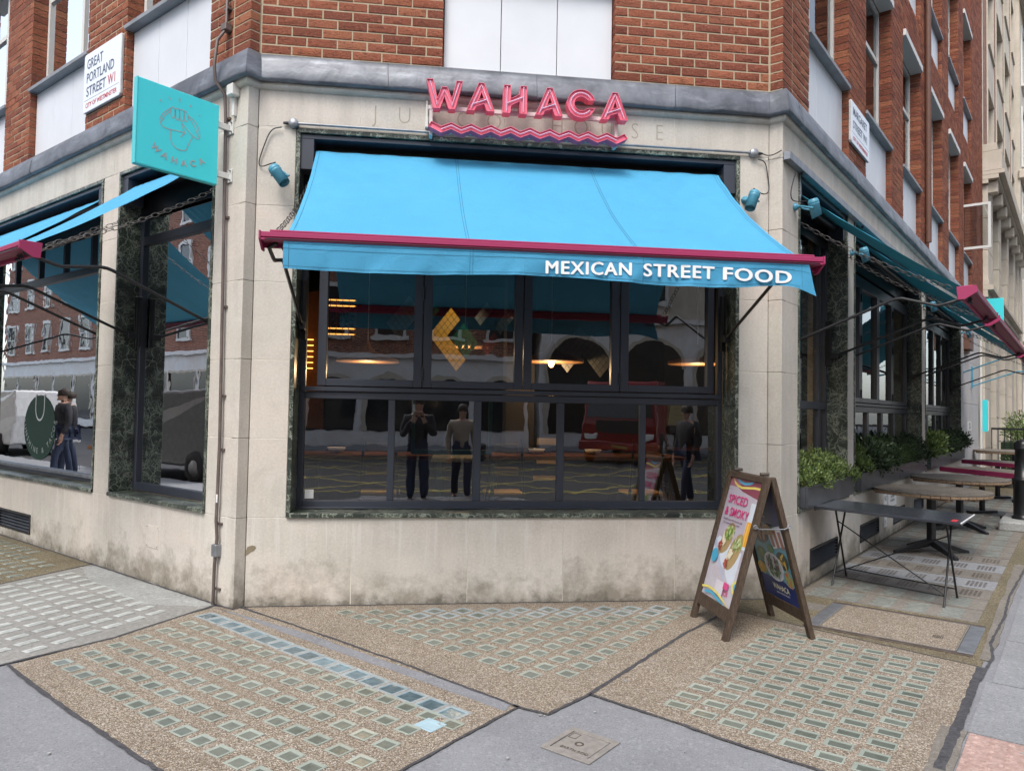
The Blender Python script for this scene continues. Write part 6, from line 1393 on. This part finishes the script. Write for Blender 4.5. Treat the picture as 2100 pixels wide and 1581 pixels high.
for x, y in ((-.75, 1.3), (1.15, 1.45), (1.7, 1.4)):
    tag(obj('bowl', MB().lathe((x, y, 1.062), (0, 0, 1), [(.03, 0), (.07, .02), (.085, .05), (.08, .05), (.06, .022), (.0, .012)], 16), M['paper'], closed=False, loc=(x, y, 1.06)), {-.75: 'pale bowl on the orange high table behind the first pane', 1.15: 'white bowl at the near end of the fourth pane table', 1.7: 'white bowl beside the other on the right-hand high table'}[x], 'bowl')
ws_ = thing('menu_stand', 'pale turquoise menu stand with a white menu behind the second lower pane', 'menu stand', (.36, .62, .012))
obj('post', MB().box(ID, .16, .20, .60, .63, .02, 1.05), M['turq'], ws_); obj('post', MB().box(ID, .62, .65, .60, .63, .02, 1.02), M['turq'], ws_)
f = MB(); f.box(ID, -.06, .62, .55, .58, 1.10, 1.14); f.box(ID, -.06, -.03, .55, .58, 1.14, 1.60); f.box(ID, .59, .62, .55, .58, 1.14, 1.60); obj('frame', f, M['turq'], ws_)
f = MB(); f.add([(.10, .50, 1.04), (.44, .50, 1.04), (.48, .68, 1.12), (.14, .68, 1.12)], [(0, 1, 2, 3)]); obj('menu', f, M['paper'], ws_, closed=False)
# diamond tile screen hung in the room
sc = thing('tile_screen', 'hanging screen of diamond tiles in yellow, green and grey behind the upper panes', 'tile screen', (.7, 1.0, 2.7)); SY = 1.15
tme = {}
for k_, mt in (('y', 'tile_y'), ('g', 'tile_g'), ('w', 'tile_w'), ('r', 'tile_r')):
    t_ = obj('tile', MB().plan([(0, -.034), (.026, 0), (0, .034), (-.026, 0)], -.004, .004), M[mt]); tme[k_] = t_.data; bpy.data.objects.remove(t_)
def tile_patch(cx, cz, pat, key):
    for (i, j) in pat:
        o = inst('tile', tme[key], sc, (cx+(i-j)*.029, SY, cz+(i+j)*.037)); o.rotation_euler = (R_(90), 0, 0)
tile_patch(.16, 2.09, [(i, j) for i in range(0, 7) for j in range(0, 3)], 'y'); tile_patch(.16, 2.09, [(i, j) for i in range(0, 3) for j in range(-6, 0)], 'y')
tile_patch(.335, 2.10, [(i, j) for i in range(0, 4) for j in range(-3, 2)], 'g'); tile_patch(.08, 2.32, [(i, j) for i in range(0, 3) for j in range(0, 4)], 'g'); tile_patch(.62, 2.02, [(i, j) for i in range(0, 4) for j in range(0, 2)], 'r')
tile_patch(.55, 2.30, [(i, j) for i in range(0, 4) for j in range(0, 2)], 'w'); tile_patch(-.20, 2.15, [(i, j) for i in range(0, 7) for j in range(0, 4)], 'w'); tile_patch(1.38, 1.88, [(i, j) for i in range(0, 8) for j in range(0, 4)], 'w'); tile_patch(1.70, 1.84, [(i, j) for i in range(0, 4) for j in range(0, 7)], 'w'); tile_patch(.74, 2.22, [(i, j) for i in range(0, 5) for j in range(0, 2)], 'w')
f = MB(); f.box(ID, -.8, 2.4, SY-.01, SY+.01, 3.3, 3.34); obj('hanging_bar', f, M['black'], sc)
cl = thing('added_tile_spotlight', 'unseen spotlight added to brighten the yellow diamond tiles', 'spotlight', (.2, .55, 3.5))  # added lamp with no visible fitting, put in to brighten the yellow tiles
obj('can', MB().lathe((.2, .55, 3.35), (0, .25, 1), [(.04, 0), (.045, .02), (.045, .12), (.02, .14)], 12), M['black'], cl, closed=False)
sl_ = bpy.data.lights.new('spot_beam', 'SPOT'); sl_.energy = 45; sl_.color = (1, .8, .5); sl_.spot_size = R_(30); sl_.spot_blend = .8; sl_.shadow_soft_size = .03; so_ = bpy.data.objects.new('spot_beam', sl_); COL.objects.link(so_); so_.parent = cl
so_.location = (0, -.02, -.17); so_.rotation_euler = (Vector((.2, .53, 3.33))-Vector((.38, SY, 2.05))).to_track_quat('Z', 'Y').to_euler()
bs_ = thing('lit_shelf', 'back bar shelf glowing amber behind the upper left pane', 'shelf', (-.5, 4.5, 1.8))
for k in range(7): obj('shelf_board', MB().box(ID, -1.27, -.86, 4.2, 4.5, 2.44+k*.075, 2.447+k*.075), M['iwood'], bs_)
for k in (0, 1, 5, 6): obj('strip_light', MB().box(ID, -1.27, -.86, 4.19, 4.2, 2.436+k*.075, 2.452+k*.075), M['strip'], bs_)
for k in range(6): obj('upright', MB().box(ID, -1.27+k*.08, -1.262+k*.08, 4.18, 4.5, 2.4, 2.92), M['iwood'], bs_)
for k in range(6): obj('strip_light', MB().box(ID, -1.52, -1.36, 4.19, 4.2, 1.98+k*.075, 1.992+k*.075), M['strip'], bs_)
b2 = thing('amber_shelving', 'long amber lit shelves glowing inside the wide left-hand window', 'shelf', LW(4.2, -2.6, 1.5))
for k in range(6): obj('strip_light', MB().box(LW, 2.9+.1*(k % 2), 5.6, -2.6, -2.59, 1.55+k*.22, 1.562+k*.22), M['strip'], b2)
f = MB(); f.box(LW, 2.8, 5.8, -3.0, -2.95, 1.2, 3.0); obj('back_panel', f, M['iwood'], b2)
st_ = thing('window_sticker', 'white arched lettering SUNSHINE & TACOS on the wide left-hand window', 'window sticker', LW(4.4, -.2, 1.3))
txt_ = 'SUNSHINE & TACOS'; n_ = len(txt_)
for k, ch in enumerate(txt_):
    if ch == ' ': continue
    an = -75+150*k/(n_-1); tb = text_mb(ch, .085, lambda a, o, b: Vector((a, o, b)), 0, .0004, align='CENTER', offset=.0015); c_, s_ = math.cos(R_(an)), math.sin(R_(an)); x = math.sin(R_(an))*.47; z = -math.cos(R_(an))*.47
    tb.v = [tuple(LW(4.20-(x+v[0]*c_-v[2]*s_), -.2145, 1.38+z+(v[0]*s_+v[2]*c_))) for v in tb.v]; obj('letter', tb, M['paper'], st_, closed=False)
hb = MB(); ribbon(hb, [(4.20-.12*math.cos(a), 1.42-.14*math.sin(a)) for a in [i*math.pi/12 for i in range(13)]], .022, LW, -.2145); ribbon(hb, [(4.08, 1.42), (4.08, 1.57)], .022, LW, -.2145); ribbon(hb, [(4.32, 1.42), (4.32, 1.57)], .022, LW, -.2145); obj('symbol', hb, M['paper'], st_, closed=False)
gd = MB(); gd.prism(LW, ell(4.20, 1.20, .44, .36, 28), -.2165, -.2158); obj('green_disc', gd, flat('dark_green_vinyl', (.008, .05, .03), .5), st_)

# ------------------------------------------------------------------ the street behind the camera, seen mirrored in the glass
def terrace(name, label, org, d, L, H, base_h, mats, nw, floors, depth=8, arch=False):
    d = Vector((*d, 0)).normalized(); n = Vector((d.y, -d.x, 0)); o0 = Vector((*org, 0)); fn = lambda x, o, z: o0+d*x+n*o+Vector((0, 0, z))
    t = thing(name, label, 'building', o0+d*L/2)
    obj('lower_wall', MB().box(fn, 0, L, -depth, 0, 0, base_h), M[mats[0]], t); obj('upper_wall', MB().box(fn, 0, L, -depth, -.05, base_h+.2, H), M[mats[1]], t); obj('string_course', MB().box(fn, -.1, L+.1, -depth, .18, base_h, base_h+.2), M[mats[0]], t)
    obj('parapet', MB().box(fn, -.1, L+.1, -depth, .25, H, H+.4), M[mats[0]], t)
    w = L/nw; win = None; gl = None
    for k in range(nw):
        for j in range(floors):
            z0 = base_h+.9+j*3.2; x = (k+.5)*w
            if win is None:
                f = MB(); 
                for a, b, c, e in ((-.62, -.5, 0, 1.9), (.5, .62, 0, 1.9), (-.75, .75, -.15, 0), (-.68, .68, 1.9, 2.08), (-.5, .5, .92, .98)): f.box(lambda x_, o_, z_: d*x_+n*o_+Vector((0, 0, z_)), a, b, -.05, .08, c, e)
                tmp = obj('w', f, M['whitep']); win = tmp.data; bpy.data.objects.remove(tmp)
                f = MB(); f.box(lambda x_, o_, z_: d*x_+n*o_+Vector((0, 0, z_)), -.5, .5, -.04, -.005, 0, 1.9); tmp = obj('w', f, M['dglass']); gl = tmp.data; bpy.data.objects.remove(tmp)
            wo_ = inst('window', win, t, fn(x, 0, z0)); g_ = bpy.data.objects.new('pane', gl); COL.objects.link(g_); g_.parent = wo_
        f = MB(); x = (k+.5)*w; r = w*.42
        pl = [(x-r, .6), (x+r, .6), (x+r, base_h-1.0-r*.6)]+[(x+r*math.cos(a), base_h-1.0-r*.6+r*math.sin(a)*.9) for a in [math.pi*i/10 for i in range(1, 10)]]+[(x-r, base_h-1.0-r*.6)] if arch else [(x-r, .5), (x+r, .5), (x+r, base_h-.9), (x-r, base_h-.9)]
        f.prism(fn, pl, .0, .03); g_ = obj('shop_window', f, M['dglass'], t)
        fr = MB(); pl2 = pl[1:]+[pl[0]] if not arch else pl[1:]+[pl[0]]; ribbon(fr, pl2[:-1] if arch else pl2, .16, fn, .05); obj('surround', fr, M['stone_far'], g_, closed=False)
    return t
terrace('brick_terrace', 'red brick building with arched white ground floor reflected in the middle window', (4.4, -23.5), (-1, 0), 13.5, 14, 3.5, ('whitewash', 'brickflat'), 6, 3, arch=True)
terrace('stone_terrace', 'pale stone building with big arched windows reflected in the middle window', (20.9, -23.5), (-1, 0), 16, 15, 5.2, ('whitewash', 'stone_far'), 5, 3, arch=True)
a_ = LW(4, 17, 0); b_ = LW(60, 17, 0); terrace('long_brick_terrace', 'long brick terrace with white windows reflected in the left-hand windows', (a_.x, a_.y), (b_-a_).xy, 56, 13, 4.2, ('whitewash', 'brickflat'), 18, 3)
a_ = RW(6, 15, 0); b_ = RW(70, 15, 0); terrace('long_stone_terrace', 'long pale terrace reflected in the right-hand windows', (b_.x, b_.y), (a_-b_).xy, 64, 14, 4.2, ('stone_far', 'stone_far'), 18, 3)

a_ = LW(34, 0, 0); terrace('left_neighbour_building', 'brick building continuing the left-hand street beyond the edge of the photo', (a_.x, a_.y), (Q, -Q), 25.9, 14, 3.9, ('stone_far', 'brickflat'), 9, 3)

def wheel(t, c, ax, r=.34):
    w = obj('wheel', MB().lathe(Vector(c)-Vector(ax)*.11, ax, [(r*.6, 0), (r*.95, .0), (r, .04), (r, .18), (r*.95, .22), (r*.6, .22)], 20), M['tyre'], t); obj('hub', MB().lathe(Vector(c)-Vector(ax)*.118, ax, [(r*.1, 0), (r*.58, .01), (r*.6, .03), (r*.6, .2), (r*.58, .23), (r*.1, .236)], 14), M['hub'], w)
def vehicle(name, label, cat, org, rz, prof, width, paint, wins, wheels, wr, extra=None):
    c, s = math.cos(rz), math.sin(rz); fn = lambda x, y, z: Vector((org[0]+x*c-y*s, org[1]+x*s+y*c, org[2]+z)); t = thing(name, label, cat, org)
    n = len(prof); mb = MB(); ins = .12
    L1 = [fn(x, -width/2+(ins if z > 1.1 else 0), z) for x, z in prof]; L2 = [fn(x, width/2-(ins if z > 1.1 else 0), z) for x, z in prof]
    mb.add(L1+L2, [tuple(range(n)), tuple(range(n, 2*n))]+[(i, (i+1) % n, n+(i+1) % n, n+i) for i in range(n)]); obj('body', mb, M[paint], t, bevel=.05, seg=2)
    for pl in wins:
        for sd in (-1, 1): f = MB(); f.add([fn(x, sd*(width/2-.12+.012+.10*max(0, (1.25-z)/.3)*0), z) for x, z in pl], [tuple(range(len(pl)))]); obj('window', f, M['dglass'], t, closed=False)
    for x in wheels:
        for sd in (-1, 1): wheel(t, fn(x, sd*(width/2-.08), wr), (fn(0, 1, 0)-fn(0, 0, 0)), wr)
    if extra: extra(t, fn)
    return t
vp = [(-2.4, .35), (2.45, .35), (2.5, .8), (2.35, 1.05), (1.75, 1.2), (1.15, 1.85), (-2.3, 1.95), (-2.42, 1.2)]
def van_x(t, fn):
    f = MB(); f.add([fn(x, y, z) for x, y, z in ((1.78, -.72, 1.22), (1.78, .72, 1.22), (1.2, .68, 1.80), (1.2, -.68, 1.80))], [(0, 1, 2, 3)]); obj('windscreen', f, M['dglass'], t, closed=False)
    for y in (-.6, .6): obj('headlight', MB().box(fn, 2.36, 2.5, y-.13, y+.13, .75, .92), M['paper'], t, bevel=.02)
    obj('bumper', MB().box(fn, 2.4, 2.56, -.85, .85, .35, .6), M['black'], t, bevel=.03)
o_ = LW(10.5, 5.2, -.12); vehicle('grey_van', 'dark grey panel van parked in the left-hand street, mirrored in the narrow window', 'van', o_, R_(135), vp, 1.9, 'dgv', [[(1.1, 1.25), (1.6, 1.25), (1.1, 1.75), (.5, 1.78), (.5, 1.25)]], (-1.5, 1.6), .34, van_x)
o_ = LW(22, 5.4, -.12); vehicle('white_van', 'white van further down the left-hand street, mirrored in the wide window', 'van', o_, R_(135), vp, 1.9, 'whitev', [[(1.1, 1.25), (1.6, 1.25), (1.1, 1.75), (.5, 1.78), (.5, 1.25)]], (-1.5, 1.6), .34, van_x)
tp = [(-.7, .5), (1.2, .5), (1.25, 1.2), (1.15, 2.1), (.95, 2.55), (-.7, 2.6)]
def lorry_x(t, fn):
    f = MB(); f.add([fn(x, y, z) for x, y, z in ((1.262, -1.0, 1.45), (1.262, 1.0, 1.45), (1.17, .95, 2.3), (1.17, -.95, 2.3))], [(0, 1, 2, 3)]); obj('windscreen', f, M['dglass'], t, closed=False)
    obj('flatbed', MB().box(fn, -7, -1.15, -1.2, 1.2, .95, 1.15), M['black'], t, bevel=.02)
    for k in range(4):
        for j in range(5): obj('timber_bundle', MB().box(fn, -6.8+.02*j, -1.5, -1.1+k*.56, -.58+k*.56, 1.16+j*.2, 1.35+j*.2), M['timber'], t)
    for y in (-.85, .85): obj('headlight', MB().box(fn, 1.18, 1.27, y-.18, y+.18, .75, .95), M['paper'], t, bevel=.02)
    obj('bumper', MB().box(fn, 1.15, 1.32, -1.2, 1.2, .42, .7), M['redp'], t, bevel=.03); obj('number_plate', MB().box(fn, 1.32, 1.33, -.26, .26, .5, .61), M['ypaint'], t); obj('grille', MB().box(fn, 1.2, 1.27, -.7, .7, 1.0, 1.35), M['black'], t)
vehicle('red_lorry', 'red flatbed lorry loaded with timber, mirrored in the lower right panes', 'lorry', (6.6, -16.6, -.12), R_(118), tp, 2.4, 'redp', [[(.0, 1.5), (.9, 1.5), (.85, 2.3), (.0, 2.3)]], (.3, -3.5, -5.6), .48, lorry_x)

def person(x, y, z, rz, label, top='jacket', leg='jeans', hs=1.74, pose='stand', bag=False):
    t = thing('person', label, 'person', (x, y, z)); c, s = math.cos(rz), math.sin(rz); k = hs/1.74
    fn = lambda a, b, h: Vector((x+(a*c-b*s)*k, y+(a*s+b*c)*k, z+h*k))
    if pose == 'phone': arms = {sd: [(sd*.19, .0, 1.40), (sd*.25, .12, 1.13), (sd*.08, .34, 1.36), (sd*.06, .37, 1.41)] for sd in (-1, 1)}
    else: arms = {sd: [(sd*.19, .0, 1.40), (sd*.25, -.03, 1.12), (sd*.24, .08, .88), (sd*.23, .1, .80)] for sd in (-1, 1)}
    st = .0 if pose == 'phone' else .12; legs = {sd: [(sd*.09, 0, .92), (sd*.10, st*sd+.02, .50), (sd*.11, st*sd*1.6, .10), (sd*.12, st*sd*1.6+.12, .04)] for sd in (-1, 1)}
    def skin(name, chains, radii, mat, parent=t):
        vs, es, rs = [], [], []; idx = {}
        for ch, rr in zip(chains, radii):
            pv_ = None
            for p, r in zip(ch, rr):
                key = tuple(round(q_, 4) for q_ in p)
                if key not in idx: idx[key] = len(vs); vs.append(fn(*p)-worg(parent)); rs.append(r*k)
                i = idx[key]
                if pv_ is not None: es.append((pv_, i))
                pv_ = i
        me = bpy.data.meshes.new(name); me.from_pydata(vs, es, []); ob = bpy.data.objects.new(name, me); COL.objects.link(ob)
        sk = ob.modifiers.new('skin', 'SKIN'); sk.use_smooth_shade = True
        for i, r in enumerate(rs): me.skin_vertices[0].data[i].radius = (r, r)
        me.skin_vertices[0].data[0].use_root = True; sb = ob.modifiers.new('s', 'SUBSURF'); sb.levels = 1; sb.render_levels = 1
        bpy.context.view_layer.update(); m2 = bpy.data.meshes.new_from_object(ob.evaluated_get(bpy.context.evaluated_depsgraph_get())); bpy.data.objects.remove(ob)
        m2.materials.clear(); m2.materials.append(M[mat]); o2 = bpy.data.objects.new(name, m2); COL.objects.link(o2); o2.parent = parent; return o2
    hand = {}
    for sd in (-1, 1):
        a = arms[sd]; d_ = (Vector(a[3])-Vector(a[2])).normalized(); w_ = Vector(a[3]); hand[sd] = [[tuple(w_), tuple(w_+d_*.05+Vector((sd*(q_-1.5)*.02, 0, 0))), tuple(w_+d_*.09+Vector((sd*(q_-1.5)*.022, .012, 0))), tuple(w_+d_*.115+Vector((sd*(q_-1.5)*.022, .03, 0)))] for q_ in range(4)]+[[tuple(w_), tuple(w_+d_*.03+Vector((-sd*.04, .01, 0))), tuple(w_+d_*.06+Vector((-sd*.05, .02, 0)))]]
    ch = [[(0, 0, .95), (0, 0, 1.15), (0, 0, 1.38), (0, .0, 1.47), (0, .02, 1.53), (0, .02, 1.60), (0, .015, 1.68)]]; rr = [[.12, .11, .13, .055, .06, .088, .075]]
    for sd in (-1, 1):
        ch += [[(0, 0, 1.38)]+arms[sd], [(0, 0, .95)]+legs[sd]]; rr += [[.13, .06, .045, .035, .03], [.12, .08, .055, .04, .035]]
        for h_ in hand[sd]: ch.append(h_); rr.append([.03]+[.010]*(len(h_)-1))
    bo_ = skin('body', ch, rr, 'skin')
    for sd in (-1, 1): obj('eye', MB().lathe(fn(sd*.032, .098, 1.625), fn(0, 1, 0)-fn(0, 0, 0), [(.001, -.004), (.010, -.002), (.008, .004), (.0, .006)], 8), M['ink'], bo_)
    obj('nose', MB().lathe(fn(0, .10, 1.60), fn(0, 1, -.3)-fn(0, 0, 0), [(.015, 0), (.011, .014), (.003, .022)], 8), M['skin'], bo_)
    skin('coat', [[(0, 0, .84), (0, 0, 1.12), (0, 0, 1.36), (0, 0, 1.45)]]+[[(0, 0, 1.36), arms[sd][0], arms[sd][1], arms[sd][2]] for sd in (-1, 1)], [[.175, .155, .16, .08]]+[[.16, .085, .065, .052]]*2, top)
    skin('trousers', [[(0, 0, .90)]+legs[sd][:3] for sd in (-1, 1)], [[.15, .10, .075, .062]]*2, leg)
    for sd in (-1, 1): a = legs[sd][2]; f = MB(); f.tube([fn(a[0], a[1]-.06, .05), fn(a[0], a[1]+.06, .05), fn(a[0], a[1]+.18, .035)], [.045, .05, .035], 8); obj('shoe', f, M['shoe'], t)
    hv = MB(); hv.lathe(fn(0, -.005, 1.60), (0, 0, 1), [(.098*k, 0), (.106*k, .04), (.1*k, .09), (.07*k, .13), (.02*k, .15)], 14); obj('hair', hv, M['hair'], t, closed=False)
    if bag: tag(obj('shoulder_bag', MB().box(fn, .26, .42, -.1, .18, .75, 1.05), M['bag'], bevel=.03, loc=fn(.34, 0, .75)), 'black bag hanging at the side of a passer-by', 'bag')
    if pose == 'phone': tag(obj('phone', MB().box(fn, -.075, .075, .395, .402, 1.42, 1.495), M['black'], loc=fn(0, .4, 1.42)), 'dark phone held up by the photographer, mirrored in the glass', 'phone')
person(.0, -6.12, .0 if False else -.12, R_(0), 'person in a dark jacket holding up a phone, mirrored in the second lower pane', 'jacket', 'jeans', 1.80, 'phone')
person(.75, -6.6, -.12, R_(0), 'person in a beige coat and blue jeans standing beside the photographer', 'tanc', 'jeans', 1.70, 'stand', True)
person(4.6, -6.0, -.12, R_(70), 'person in a black padded jacket walking away, mirrored in the fifth pane', 'jacket', 'jeans', 1.75)
person(*LW(10.2, 2.3, 0), R_(-40), 'person in a dark hoodie walking, mirrored in the wide left window', 'jacket', 'jeans', 1.75)
person(*LW(10.7, 2.6, 0), R_(-40), 'person in a cap beside the dark hoodie, mirrored in the wide left window', 'jacket', 'jeans', 1.70)
